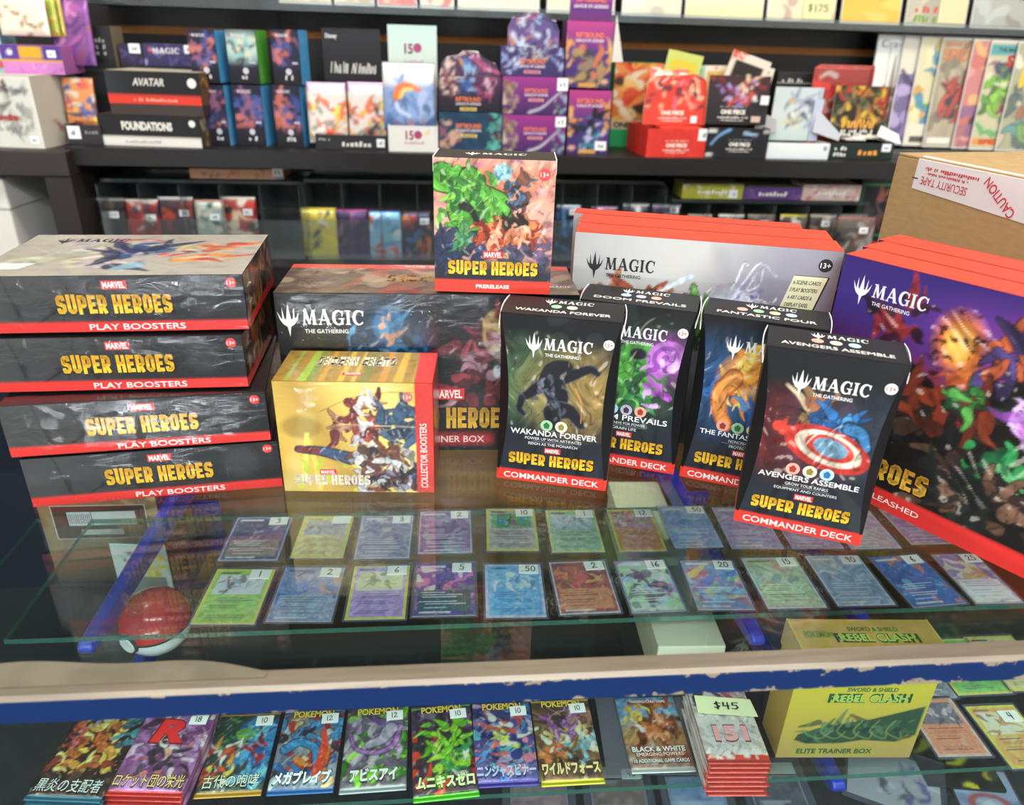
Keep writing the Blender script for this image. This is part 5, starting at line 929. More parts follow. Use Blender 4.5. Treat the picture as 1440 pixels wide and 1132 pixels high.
def wbox(name, label, cat, rc, Y, d, col, art=None, ink=None, z0=None, group=None, st=None, topcol=None, yaw=0.0, sidecol=None, tilt=0.0, res=.004, extra_h=0.0, m=None, tray=False):
    x, w, z, h = wrect(*rc, Y, z0); h += extra_h
    t = thing(name, label, cat, (x, Y + d / 2, z), yaw, group, tilt)
    (openbox if tray else box)('carton', -w / 2, -d / 2, 0, w / 2, d / 2, h, m or mat(name + '_board', col, .5), t, .001); f = front(w, d, h)
    if art: A = Art(w, h, res); art(A); A.build('front_panel', f, P_SATIN, t, .0006)
    if ink: i = Ink(f); ink(i, w, h); i.build('lettering', t, P_MATTE)
    if topcol: Art(w, d, .03).bg(topcol).build('top_panel', top(w, d, h), P_SATIN, t, .0006)
    if sidecol: B = Art(d, h, .006); sidecol(B); B.build('side_panel', rside(w, d, h), P_SATIN, t, .0006)
    for k, s in enumerate(st or []): wsticker(t, f, s[0], s[1], *(s[2:] or (.02, .014)), seed=int(x * 1000) + k)
    return t, w, d, h, f
def openbox(name, x0, y0, z0, x1, y1, z1, m, parent, bevel=0.0, e=.0015):   # carton without a lid
    V = boxv(x0, y0, z0, x1, y1, z1) + boxv(x0 + e, y0 + e, z0 + e, x1 - e, y1 - e, z1)
    Fc = [(0, 3, 2, 1), (0, 1, 5, 4), (1, 2, 6, 5), (2, 3, 7, 6), (3, 0, 4, 7), (8, 9, 10, 11)] + [(8 + i, 12 + i, 12 + (i + 1) % 4, 8 + (i + 1) % 4) for i in range(4)] + [(4 + i, 4 + (i + 1) % 4, 12 + (i + 1) % 4, 12 + i) for i in range(4)]
    return mesh(name, V, Fc, m, parent)
def busy(bg, cols, n=24, seed=1, size=.12, edge=None, **k): return lambda A: A.bg(bg).splash(cols, n, seed, size=size, edge=edge, **k)
def header(t, w, z0, h, y, art, ink=None, name='header_card', shape=None, lean=0.0, res=.004):
    """printed card standing up at the back of a display box; outline shape in 0..1"""
    pts = [(u * w - w / 2, v * h) for u, v in (shape or [(0, 0), (1, 0), (1, 1), (0, 1)])]; cl, sl = math.cos(lean), math.sin(lean)
    fr = Frame((0, y, z0), (1, 0, 0), (0, sl, cl), w, h); o = prism(name, pts, fr, .0015, CARD_WHITE, t)
    A = Art(w, h, res); art(A); ff = Frame((-w / 2, y, z0), (1, 0, 0), (0, sl, cl), w, h)
    if shape:   # keep the print inside the outline: pull each row in to the outline's width
        P = [(u, v) for u, v in shape]
        def ext(v):
            xs = [a[0] + (b[0] - a[0]) * (v - a[1]) / (b[1] - a[1]) for a, b in zip(P, P[1:] + P[:1]) if min(a[1], b[1]) <= v <= max(a[1], b[1]) and a[1] != b[1]]
            return (min(xs), max(xs)) if xs else (.49, .51)
        E = np.array([ext(min(max(v, .002), .998)) for v in np.linspace(0, 1, A.ny)])
        A.build('printed_face', ff, P_SATIN, o, .0019, warp=lambda U, V: ((E[:, :1] + (E[:, 1:] - E[:, :1]) * U) * w, V * h))
    else: A.build('printed_face', ff, P_SATIN, o, .0019)
    if ink: i = Ink(ff); ink(i, w, h); i.build('lettering', o, P_MATTE) if False else [setattr(k, 'location', (0, 0, 0)) for k in ()]; 
    if ink:
        for k in i.G.values(): k[0][:] = [tuple(np.array(v) + ff.n * .002) for v in k[0]]
        i.build('lettering', o, P_MATTE)
    return o
def wpack(label, rc, Y, art, group, lean=.12, crimp=None, crimp_top=None, st=None, z0=None, title=None, roll=0.0):
    x, w, z, h = wrect(*rc, Y, z0); h = h / math.cos(lean)
    t = pack(label, w, h, .006, (x, Y, z + h / 2 * math.cos(lean) + .003), 0, art, crimp, group, title, None, tilt=math.pi / 2 - lean, res=.004, crimp_top=crimp_top)
    if roll: t.rotation_euler = (math.pi / 2 - lean, roll, 0) if False else t.rotation_euler; t.rotation_euler.rotate_axis('Z', roll)
    if st: f = flat(w, h, .006); wsticker(t, f, *st, seed=len(label))
    return t

# ---- left cabinet top
YC = 1.60
t, w, d, h, f = wbox('white_display_box', 'white tall box with a grey line drawing and red lettering on the cabinet', 'box', (-16, 107, 75, 215), YC, .15, '#dcd8cc', lambda A: (A.bg('#d5d3ca').splash(['#8c8a86', '#a8a6a0', '#c4c2ba', '#6c6a68'], 40, 4, .2, .2, .92, .85, .1), A.splash(['#5c3c34', '#44302c'], 5, 6, .5, .78, .6, .88, .06), A.band(.4, .46, '#9c4c4c', .3, .7), [A.band(a, b, '#dcd9ce', u, v) for a, b, u, v in ((-1, .04, -1, 2), (.96, 2, -1, 2), (-1, 2, .94, 2))]), z0=1.1582, st=[(.86, .12, .016, .014)], sidecol=lambda B: B.bg('#cfc8b8').splash(['#8c5c54', '#6c4844', '#a88c7c'], 8, 3, .4, .02, .8, .5, .1), topcol='#e6e0d4', yaw=-.12)
ZW = 1.1582 + h + .001
i = Ink(f); i.scrawl(.55 * w, .43 * h, .05, .012, '#a83c3c', 4, .001); i.build('x', t, P_MATTE)
t, w, d, h, f = wbox('pack_display', 'magenta display box with a purple and gold lip at the far left', 'display box', (8, 64, 92, 104), 1.66, .1, '#b86cb0', lambda A: (A.bg('#c47cbc'), A.band(.5, 2, '#54388c'), A.band(.42, .5, '#d89c34'), A.band(.54, .96, '#d8a42c', .3, .68), A.ell(.15, .75, .1, .1, '#e4dcec'), A.splash(['#a858a0', '#d89cd0'], 8, 4, 0, 0, 1, .35, .1)), z0=ZW, st=[(.84, .72, .016, .013)])
wpack('white foil pack with a brown animal picture standing in the magenta display', (8, 0, 76, 63), 1.69, busy('#e6ddc8', ['#a8744c', '#8c5c3c', '#c8d8d4', '#d8c8a0', '#e8e4d4', '#b89468'], 22, 6, .11), None, .05, z0=1.352)
for k in range(4):
    wpack(('yellow green pack edge standing first beside the white pack', 'yellow green pack edge standing second beside the white pack', 'yellow green pack edge standing third beside the white pack', 'yellow green pack edge standing last before the violet pack')[k], (66 + 8 * k, -4, 90 + 8 * k, 62), 1.705 + .012 * k, busy(['#a8b44c', '#c8b45c', '#8ca83c', '#b8a850'][k], ['#d8c86c', '#8c9c3c', '#c89c4c'], 8, k, .14), 'yellow green packs standing at the far left', .05, z0=1.352)
wpack('violet pack leaning at the end of the far left display', (84, 0, 140, 96), 1.72, busy('#7c4888', ['#a05898', '#5c3470', '#c484b0', '#8c4c60'], 18, 9, .14), None, .1, z0=1.30)
t, w, d, h, f = wbox('cream_box', 'plain cream box behind the violet pack', 'box', (96, 84, 128, 205), 1.76, .06, '#cfc4ac', z0=1.1625)
t, w, d, h, f = wbox('teal_box', 'teal and red box cut by the left picture edge', 'box', (-40, 0, 9, 92), 1.70, .06, '#8cc0c4', busy('#9cccd0', ['#c84c3c', '#e8dcd0', '#5c9ca8', '#d86c54'], 14, 5, .16), z0=ZW)

# ---- dark boxes and the two wide black boxes
Ya = 1.625
def mini_logo(u, v, w_): return lambda i, w, h: (i.part('lettering').text('MAGIC', 'serif', u * w, v * h, w_ * w * .22, '#e4dce4', w_ * w, .0009), i.poly([(u * w - w_ * w * .5 + w_ * w * (.0 + .14 * x) - w_ * w * .17, v * h - w_ * w * .14 + y * w_ * w * .3) for x, y in PW], '#d8403c', .0009))
t, w, d, h, f = wbox('wide_booster_box', 'wide black box with a white foot strip, low at the left of the shelf', 'box', (145, 163, 291, 205), Ya, .115, '#1c1b1e', lambda A: (A.bg('#1d1c20'), A.band(-1, .3, '#e0dcd4')), lambda i, w, h: (i.text('FOUNDATIONS', 'fat', .48 * w, .66 * h, .0165, '#e8e4dc', .5 * w, .001), i.scrawl(.42 * w, .15 * h, .36 * w, .006, '#a8a49c', 3, .001)), z0=ZS, topcol='#4a3c38', sidecol=busy('#4c4034', ['#a88450', '#6c5c48', '#d8c8a0', '#3c4c54'], 20, 5, .2), yaw=-.1)
for u, v in ((.93, .78),): Ink(f).disc(u * w, v * h, .0065, '#ece8e0', .001).build('x', t)
zt = ZS + h
t, w, d, h, f = wbox('wide_booster_box', 'wide black box with a red foot strip on top of the white striped one', 'box', (155, 101, 290, 143), Ya + .004, .11, '#1c1b1e', lambda A: (A.ramp(A.U, [(0, '#2c3038'), (.3, '#1d1d22'), (1, '#17161a')]), A.band(-1, .28, '#d83c2c')), lambda i, w, h: (i.text('AVATAR', 'bold', .46 * w, .68 * h, .014, '#d8d4cc', .34 * w, .001, .2), i.scrawl(.52 * w, .14 * h, .5 * w, .006, '#e8a898', 4, .001), i.part('price_tags').disc(.92 * w, .68 * h, .009, '#e8e4dc', .001)), z0=zt + .021, topcol='#cfc4ae', sidecol=busy('#6c4c30', ['#d8983c', '#a8743c', '#3c302a', '#e0b868'], 20, 6, .2), yaw=-.1)
box('under_tray', -w / 2, -d / 2, -.0205, w / 2, d / 2, -.0005, mat('dark_tray', '#3a2e2b', .5), t)
t, w, d, h, f = wbox('card_display_box', 'black display box with grey lettering behind the red striped box', 'display box', (117, 36, 166, 104), 1.75, .06, '#27242a', lambda A: (A.bg('#29262c'), A.band(-1, .18, '#1c1a1e')), lambda i, w, h: [i.scrawl(.5 * w, v * h, .6 * w, .009, '#a8a4a8', 3 + k, .001) for k, v in enumerate((.66, .5, .36))], sidecol=lambda B: B.bg('#8c7c68'), z0=1.30)
box('riser', -w / 2, -d / 2, -.137, w / 2, d / 2, -.0005, mat('riser_black', '#1c1a1c', .5), t)
t, w, d, h, f = wbox('dark_card_box', 'small dark violet box with a white tag above the stacked wide boxes', 'box', (173, 62, 205, 100), 1.76, .06, '#242034', busy('#2a2440', ['#3c3464', '#4c4478', '#1c1a28'], 10, 4, .2), z0=1.305, st=[(.68, .8, .022, .018)])
box('riser', -w / 2, -d / 2, -.142, w / 2, d / 2, -.0005, mat('riser_black', '#1c1a1c', .5), t)
t, w, d, h, f = wbox('dark_card_box', 'wider dark violet box with pale streaks above the stacked wide boxes', 'box', (206, 62, 281, 100), 1.76, .06, '#2c2850', busy('#342e58', ['#54508c', '#8c84b8', '#3c3868', '#a8a4cc'], 16, 5, .18), mini_logo(.42, .7, .5), z0=1.305, st=[(.86, .78, .02, .016)])
box('riser', -w / 2, -d / 2, -.142, w / 2, d / 2, -.0005, mat('riser_black', '#1c1a1c', .5), t)
t, w, d, h, f = wbox('card_display_box', 'small black display with a white price tag at the shelf end', 'display box', (98, 176, 146, 205), 1.63, .1, '#232024', None, lambda i, w, h: i.scrawl(.72 * w, .66 * h, .4 * w, .008, '#8c8a8c', 3, .001), tray=True, z0=ZS, st=[(.22, .62, .024, .024)])
wpack('orange and blue foil pack in the small black display', (100, 112, 143, 178), 1.68, busy('#d88c54', ['#e0604c', '#3c5c9c', '#e8b85c', '#c84c54', '#d8c8b0', '#4c3c5c'], 26, 7, .13), None, .1, z0=1.185)

# ---- deck boxes with coloured spines
NB = 'dark blue deck boxes with coloured spines'
def nav(seed, warm=True):
    def fn(A):
        A.bg('#22223a')
        if warm: A.splash(['#c8746c', '#8c5c7c', '#4c5c9c', '#3c4c8c', '#b86458', '#2c2c4c'], 30, seed, .05, .35, .95, .85, .12)
        else: A.ell(.5, .68, .55, .26, '#b4ccc4', soft=.9); A.splash(['#8cc4c4', '#d8d0b0', '#2c2c34', '#4c4c54'], 20, seed, .2, .35, .8, .85, .1)
        A.mix(np.clip((.36 - A.V) * 6, 0, 1), '#1a1a24')
    return fn
def deckspine(label, x0, y0, x1, y1, xs, spine, z0, seed, warm, Y=1.66):
    t, w, d, h, f = wbox('spine_deck_box', label, 'box', (x0, y0, x1, y1), Y, .055, '#20202e', nav(seed, warm), lambda i, w, h: (mini_logo(.42, .9, .5)(i, w, h), i.scrawl(.56 * w, .13 * h, .34 * w, .009, '#d8d4d8', seed, .001), i.part('crest').disc(.56 * w, .24 * h, .006, '#c8c4cc', .001), i.part('tag').rect(.82 * w, .4 * h, .2 * w, .04 * h, '#b8b8c8', .001)), z0=z0, group=NB, yaw=-.16)
    B = Art(d, h, .004).bg(spine); B.noise('#ffffff', 2, seed, .3, 1.4, amt=.25); B.build('spine', rside(w, d, h), P_SATIN, t, .0008)
    i = Ink(rside(w, d, h)); i.scrawl(.3 * d, .5 * h, .5 * h, .012, '#e8f0f4', seed, .0012); 
    for k in i.G.values():
        pass
    return t, h
B1, G1 = '#4c9cd4', '#54a838'
t_, hh = deckspine('deck box with a blue spine in the lower row, partly behind the wide black boxes', 296, 120, 326, 190, 340, B1, ZS, 3, True)
t_, hh = deckspine('deck box with a blue spine in the lower row, middle one', 336, 120, 377, 190, 391, B1, ZS, 4, True)
t_, hh = deckspine('deck box with a blue spine in the lower row beside the black lettered display', 391, 120, 430, 190, 443, B1, ZS, 5, True)
zz = ZS + hh + .001
deckspine('deck box with a blue spine in the upper row, left end', 274, 42, 314, 115, 330, B1, zz, 6, True); deckspine('deck box with a green spine in the upper row', 327, 42, 370, 115, 388, G1, zz, 7, False); deckspine('deck box with a blue spine in the upper row beside the black lettered display', 389, 42, 428, 115, 440, B1, zz, 8, True)

# ---- black lettered display with two packs
Y = 1.63
t, w, d, h, f = wbox('pack_display', 'black display box with a tall black header holding two packs', 'display box', (445, 190, 546, 211), Y, .1, '#1d1c22', None, lambda i, w, h: (i.scrawl(.56 * w, .42 * h, .42 * w, .011, '#d8d4d0', 3, .001), i.scrawl(.12 * w, .7 * h, .16 * w, .005, '#a8a4a8', 5, .001), i.text('Disney', 'sans', .88 * w, 1.2 * h, .008, '#d8d4d4', .1 * w, .001) if False else None), tray=True, z0=ZS, st=[(.9, .5, .016, .016)])
_, wh, _, _ = wrect(452, 36, 531, 118, Y + .09)
header(t, wh, .07, .155, d / 2 - .01, lambda A: A.bg('#1f1d21'), lambda i, w, h: (i.text('Disney', 'bold', .16 * w, .9 * h, .011, '#e0dcd8', .2 * w, .001), i.scrawl(.52 * w, .53 * h, .8 * w, .022, '#d8d4cc', 8, .001, 26), i.scrawl(.2 * w, .2 * h, .3 * w, .009, '#b8b4b0', 9, .001)))
box('header_stem', -wh * .4, d / 2 - .011, .02, wh * .4, d / 2 - .009, .075, CARD_BLACK, t); sticker(t, Frame((-wh / 2, d / 2 - .012, .07), (1, 0, 0), (0, 0, 1), wh, .15), wh * .93, .03, .03, .02, '', 0, .003)
for k, (a, b) in enumerate(((437, 491), (493, 545))):
    wpack(('foil pack with a lilac top and orange pictures, left in the black display', 'foil pack with a lilac top and orange pictures, right in the black display')[k], (a, 118, b, 200), Y + .03, lambda A: (A.bg('#d8ccc4'), A.splash(['#d86c3c', '#e8a858', '#8c8c7c', '#c8c8c0', '#d84c34', '#e8d060', '#b45c44', '#34343c'], 36, 5 + k, 0, .05, 1, .68, .11), A.noise('#f0e8e0', 3, 4, .4, 1.2), A.band(.86, 2, '#b89cb8')), 'packs in the black lettered display', .05, z0=ZS + .006)
# ---- white display with a rainbow pack
t, w, d, h, f = wbox('pack_display', 'white display box with a pale teal header and one silver pack', 'display box', (547, 177, 616, 213), Y - .01, .1, '#e4e0da', lambda A: (A.bg('#e0ddd8'), A.splash(['#e8c860', '#c8d8e4', '#d8c8d4'], 8, 4, .5, .7, 1, 1, .14, amt=.6), A.noise('#c8c8cc', 2, 3, .5, 1.4)), lambda i, w, h: (i.text('15', 'bold', .43 * w, .64 * h, .018, '#8c2c4c', .16 * w, .001), i.part('emblem').disc(.6 * w, .66 * h, .008, '#a83c64', .0012), i.scrawl(.52 * w, .36 * h, .4 * w, .006, '#b89ca8', 3, .001)), tray=True, z0=ZS)
_, wh, _, _ = wrect(546, 48, 614, 92, Y + .08)
header(t, wh, .12, .115, d / 2 - .01, lambda A: A.vgrad((0, '#dcdcd2'), (1, '#bcd8d0')), lambda i, w, h: (i.text('15', 'bold', .42 * w, .62 * h, .019, '#8c3450', .17 * w, .001), i.part('emblem').disc(.6 * w, .64 * h, .0085, '#a84470', .0012), i.scrawl(.52 * w, .42 * h, .4 * w, .006, '#c8a8b4', 3, .001)))
box('back_card', -wh * .48, d / 2 - .011, .02, wh * .48, d / 2 - .009, .125, CARD_WHITE, t)
wpack('silver foil pack with a blue and rainbow swirl in the white display', (541, 90, 613, 180), Y + .025, lambda A: (A.vgrad((0, '#4c6ca8'), (.3, '#7c94c0'), (.62, '#8ca0c4'), (.72, '#d8d4d4'), (1, '#e8e4dc')), A.splash(['#8ca4cc', '#a8b8d8', '#6c88b8', '#54709c'], 26, 5, .1, .1, .95, .62, .14), A.stroke([(.25, .5), (.3, .62), (.45, .68), (.7, .6)], .06, .03, '#d8743c'), A.stroke([(.33, .5), (.4, .6), (.55, .62)], .03, .02, '#e8c858'), A.stroke([(.25, .4), (.3, .3), (.5, .22)], .03, .02, '#c8d4e4'), A.splash(['#8c4c84', '#d86c54', '#e8d868'], 5, 8, .3, .04, .8, .16, .06)), None, .05, z0=ZS + .035)

# ---- purple and navy boxes
OR = '#ee7c50'
def rift(u, v, wf, sub=None, subcol='#f0a8a0'):
    return lambda i, w, h: (i.text('RIFTBOUND', 'bold', u * w, v * h, wf * w * .17, OR, wf * w, .001), i.text('LEAGUE OF LEGENDS', 'sans', u * w, v * h - wf * w * .17, wf * w * .1, '#f0e4ec', wf * w, .001), (i.part('name_plate').rect(u * w, v * h - wf * w * .37, wf * w * .66, wf * w * .12, subcol, .0009), i.text(sub, 'bold', u * w, v * h - wf * w * .37, wf * w * .075, '#6c2c3c', wf * w * .58, .0012)) if sub else None)
def purp(seed):
    return lambda A: (A.vgrad((0, '#3c2458'), (.5, '#6c2c78'), (1, '#9c3488')), A.splash(['#c8b8a8', '#a88c7c', '#6c5c64', '#d8ccc0', '#8c6c3c'], 22, seed, 0, .05, .22, .9, .13), A.stroke([(.42, .06), (.62, .2), (.85, .55)], .035, .02, '#c8c4d0'), A.splash(['#8ca4b8', '#54647c', '#b4b8c8', '#3c3c54'], 18, seed + 1, .8, .05, 1, .85, .11))
def navy_(A): A.bg('#1f3a54'); A.noise('#28506c', 2, 3, 0, 1); A.splash(['#b88c6c', '#8c5c6c', '#c8a08c'], 14, 4, 0, .1, .22, .8, .14); A.splash(['#5cb0a4', '#8c3c2c', '#3c2c2c', '#48988c'], 20, 5, .8, .05, 1, .95, .13)
Yp = 1.635
t, w, d, h, f = wbox('card_booster_box', 'navy box with teal ends under the dark arched display', 'box', (618, 158, 705, 209), Yp, .12, '#1c2c40', navy_, rift(.47, .66, .4, 'ORIGINS', '#e8d070'), z0=ZS); zt = ZS + h
t, w, d, h, f = wbox('card_booster_box', 'dark arched display box with blue and red pictures on the navy box', 'display box', (617, 108, 705, 157), Yp + .004, .11, '#241c30', lambda A: (A.vgrad((0, '#1f1c26'), (.45, '#2c2438'), (1, '#5c3450')), A.splash(['#c8a090', '#8c4c54', '#d8c0b0', '#3c2c34'], 22, 6, 0, .4, .35, 1, .13), A.splash(['#3c5c9c', '#8cacd4', '#2c4478'], 14, 7, .35, .5, .64, 1, .13), A.splash(['#a8486c', '#c88ca8', '#6c2c54', '#d8b8c4'], 18, 8, .64, .4, .9, 1, .12)), rift(.47, .36, .4, 'ORIGINS', '#e8d070'), z0=zt + .001)
header(t, w * .96, h, .048, -d / 2 + .002, lambda A: (A.bg('#4c3450'), A.splash(['#d8b8ac', '#b06c6c', '#e0ccc4'], 12, 5, 0, 0, .36, 1, .2), A.splash(['#4c74b4', '#8cb0d8', '#c88c64'], 12, 6, .36, 0, .64, 1, .2), A.splash(['#b85c84', '#d8a8bc', '#6c4878'], 12, 7, .64, 0, 1, 1, .2)), shape=[(0, 0), (1, 0), (1, .1), (.9, .55), (.72, .72), (.62, .98), (.38, 1), (.3, .82), (.12, .75), (.03, .5)])
t, w, d, h, f = wbox('card_booster_box', 'magenta box with a pale blade picture, lower one of two', 'box', (706, 162, 793, 214), Yp - .005, .12, '#54205c', purp(3), rift(.52, .64, .36, 'SPIRITFORGED'), z0=ZS, st=[(.92, .84, .022, .02)]); zt = ZS + h
t, w, d, h, f = wbox('card_booster_box', 'magenta box with a pale blade picture, stacked on its twin', 'box', (706, 108, 796, 161), Yp - .003, .12, '#54205c', purp(3), rift(.52, .64, .36, 'SPIRITFORGED'), z0=zt + .001, st=[(.92, .82, .022, .024)]); zt += h + .001
t, w, d, h, f = wbox('card_booster_box', 'violet display box with pale blue wisps and an arched top on the magenta boxes', 'display box', (704, 66, 792, 107), Yp + .002, .1, '#34285c', lambda A: (A.bg('#3c2f64'), A.splash(['#a8b4d8', '#8c98c8', '#c4cce4'], 12, 4, 0, .1, .25, 1, .16), A.splash(['#b8a08c', '#6c6c94', '#a8b8d0', '#54507c'], 18, 5, .25, .55, .8, 1, .14), A.splash(['#8c98c8', '#a8b4d8'], 6, 6, .78, .2, 1, .8, .14)), rift(.5, .5, .4, 'SPIRITFORGED', '#e890a8'), z0=zt + .001)
header(t, w * .8, h, .062, -d / 2 + .002, lambda A: (A.bg('#5c4880'), A.splash(['#c4cce0', '#a8b4d0', '#8c6c9c', '#34345c', '#b8785c', '#8cacc8'], 34, 5, 0, 0, 1, 1, .16), A.ell(.5, .96, .3, .14, '#8c3c64', soft=.4)), shape=[(0, 0), (1, 0), (1, .5), (.92, .78), (.78, .8), (.68, .95), (.5, 1), (.32, .95), (.24, .82), (.08, .84), (0, .55)])
def tall(seed, c):
    return lambda A: (A.vgrad((0, '#3c2464'), (.55, '#54307c'), (1, '#b83c84')), A.splash(['#d8984c', '#e0b060'], 8, seed, 0, .3, .12, .75, .08), A.splash(['#d8984c', '#e0b060'], 8, seed + 1, .88, .3, 1, .75, .08), A.splash(c, 30, seed + 2, .18, .1, .82, .62, .12), A.band(.02, .07, '#d8a04c', .3, .7), A.ell(.12, .1, .06, .035, '#e0b08c'), A.ell(.88, .1, .06, .035, '#e0b08c'))
t, w, d, h, f = wbox('tall_deck_box', 'purple tall box with a dark blue picture standing on the shelf', 'box', (796, 127, 854, 213), Yp, .08, '#4c2460', tall(4, ['#1c1c2c', '#2c3c6c', '#2c7c94', '#14141c', '#3c3468', '#b8b4d8']), rift(.5, .84, .62), z0=ZS, st=[(.82, .14, .024, .018)]); zt = ZS + h
t, w, d, h, f = wbox('tall_deck_box', 'purple and orange tall box with a folded back lid on its dark blue twin', 'box', (793, 30, 857, 122), Yp + .01, .07, '#5c2868', tall(9, ['#5c5450', '#3c3c44', '#a88c5c', '#8c7c68', '#c8744c', '#34344c']), rift(.5, .8, .6), z0=zt + .004)
header(t, w * .9, h - .004, .052, -d / 2 + .012, lambda A: A.vgrad((0, '#6c2460'), (.5, '#5c2878'), (1, '#9c3484')), lambda i, w, h: (i.text('RIFTBOUND', 'bold', .5 * w, .82 * h, .009, OR, .7 * w, .001), i.text('LEAGUE OF LEGENDS', 'sans', .5 * w, .6 * h, .006, '#f0e4ec', .8 * w, .001)), name='open_lid')
prism('side_flap', [(0, 0), (.034, 0), (.004, .085)], Frame((w / 2 + .0005, -d / 2 + .002, .05), (.8, .6, 0), (0, 0, 1), .03, .08), .0012, CARD_WHITE, t)

# ---- red and black displays
WHT = '#f0e6dc'
def op(u, v, wf, sub=True, pre=None):
    return lambda i, w, h: (i.text('ONE PIECE', 'fat', u * w, v * h, wf * w * .17, WHT, wf * w, .001), i.scrawl(u * w, v * h - wf * w * .2, wf * w * 1.25, wf * w * .07, WHT, 3, .001), i.scrawl(u * w, v * h - wf * w * .31, wf * w * 1.0, wf * w * .05, WHT, 4, .001), i.scrawl(u * w, v * h + wf * w * .2, wf * w * 1.1, wf * w * .08, pre, 7, .001) if pre else None)
t, w, d, h, f = wbox('card_booster_box', 'red and green box with orange pictures behind the red display', 'box', (856, 88, 922, 208), 1.77, .06, '#1c8c54', lambda A: (A.bg('#dd5a34'), A.splash(['#e8a84c', '#f0c070', '#d83c2c', '#34241c', '#e8d8b8', '#c87c34', '#e89050'], 50, 4, 0, .25, 1, 1, .12), A.band(-1, .22, '#1f9c5c'), A.band(.22, .32, '#c8b898', 0, .8)), lambda i, w, h: (i.text('ONE PIECE', 'fat', .45 * w, .27 * h, .012, '#3c3430', .8 * w, .001), i.text('30', 'bold', .66 * w, .1 * h, .013, '#e8f0e4', .2 * w, .001)), z0=ZS, st=[(.84, .9, .02, .02)], topcol='#1f8450')
t, w, d, h, f = wbox('pack_display', 'glossy red display box with a printed red header', 'display box', (902, 181, 991, 220), 1.615, .13, '#d8302a', lambda A: A.bg('#d6342c').noise('#e04434', 2, 3), op(.48, .42, .34, True, '#f0c8a0'), tray=True, z0=ZS, st=[(.9, .8, .022, .024)], yaw=.1); zr = h
header(t, w * 1.02, h + .004, .1, -d / 2 + .035, lambda A: (A.bg('#d8402f'), A.splash(['#e89c7c', '#f0c8a8', '#c83c34', '#34243c', '#e86c7c', '#8c2c34', '#f0b0a0', '#2c2c44'], 46, 5, .05, .32, .95, .95, .11)), op(.46, .24, .36), lean=.12, shape=[(0, 0), (1, 0), (1, .3), (.97, .9), (.8, 1), (.2, .97), (.06, .85), (0, .3)])
sticker(t, Frame((-w / 2, -d / 2 + .032, h + .004), (1, 0, 0), (0, 0, 1), w, .12), .8 * w, .012, .014, .014, '', 0, .003)
box('fold_down_lip', -w * .3, -d / 2 + .001, h, w * .38, -d / 2 + .035, h + .003, CARD_RED, t)
wpack('red foil pack in the red display behind its header', (905, 100, 960, 180), 1.67, busy('#d84c38', ['#e8a888', '#34243c', '#e8c8a8', '#c83830'], 16, 5, .13), None, .06, z0=ZS + .01)
def framed(label, quad, Y, frame, inner, art, group):
    q = [hy(x, y, Y) for x, y in quad]; a, b, c = q[0], q[1], q[2]; w = float(np.linalg.norm((b - a)[[0, 2]])); h = float(np.linalg.norm((c - a)[[0, 2]])); rl = math.atan2(b[2] - a[2], b[0] - a[0]); m = (b + c) / 2
    t = thing('framed_card', label, 'card', (m[0], Y, m[2]), 0, group, rot=(math.pi / 2, -rl, 0)); t.rotation_euler = (Matrix.Rotation(-rl, 3, 'Y') @ Matrix.Rotation(math.pi / 2, 3, 'X')).to_euler()
    A = Art(w, h, .003).bg(frame); A.band(.14, .86, inner, .13, .87); art(A); box('card_stock', -w / 2, -h / 2, -.002, w / 2, h / 2, .0003, CARD_WHITE, t); A.build('printed_face', flat(w, h, .0004), P_GLOSS, t); return t
framed('yellow framed pack tilted behind the red display header', ((925, 150), (972, 160), (937, 68)), 1.69, '#c8d06c', '#e0c43c', lambda A: A.splash(['#e8d0a8', '#e8e0c8', '#d8a890'], 10, 4, .3, .2, .7, .75, .12), 'tilted framed packs in the displays')
framed('pale green pack standing behind the yellow framed one', ((968, 160), (986, 160), (972, 92)), 1.705, '#a8ccb0', '#9cc4a8', lambda A: A.splash(['#3c4c44', '#7ca890'], 5, 4), None)
t, w, d, h, f = wbox('pack_display', 'black display box with a blue streak and printed black header', 'display box', (990, 180, 1077, 220), 1.62, .12, '#1a191d', lambda A: (A.bg('#1d1c22'), A.stroke([(.08, .45), (.2, .75), (.36, .95)], .03, .05, '#7ca8d8'), A.stroke([(.6, .84), (.7, .8), (.8, .78)], .05, .03, '#a8c8e4'), A.band(.84, .94, '#e0dcd8', .02, .15), A.band(.86, .94, '#c8c4c4', .9, 1), A.band(.06, .16, '#d0ccc8', .02, .12)), op(.54, .46, .34, True, '#8c8c94'), tray=True, z0=ZS)
header(t, w * .98, h + .004, .096, -d / 2 + .03, lambda A: (A.vgrad((0, '#1c1a1e'), (.5, '#2a1f24'), (1, '#3c2428')), A.splash(['#8c74b8', '#b8a0d0', '#d84c34', '#e8c0a0', '#e8e0dc', '#a83c34'], 30, 6, .2, .42, .8, .92, .11), A.splash(['#8c2c2c', '#5c1c20'], 10, 7, 0, .7, 1, 1, .1)), op(.44, .26, .4, True, '#a8a4a8'), lean=.1)
sticker(t, Frame((-w / 2, -d / 2 + .027, h + .004), (1, 0, 0), (0, 0, 1), w, .12), .9 * w, .05, .018, .018, '', 0, .004); sticker(t, Frame((-w / 2, -d / 2 + .027, h + .004), (1, 0, 0), (0, 0, 1), w, .12), .8 * w, .012, .02, .012, '', 0, .004, '#d8b8ac')
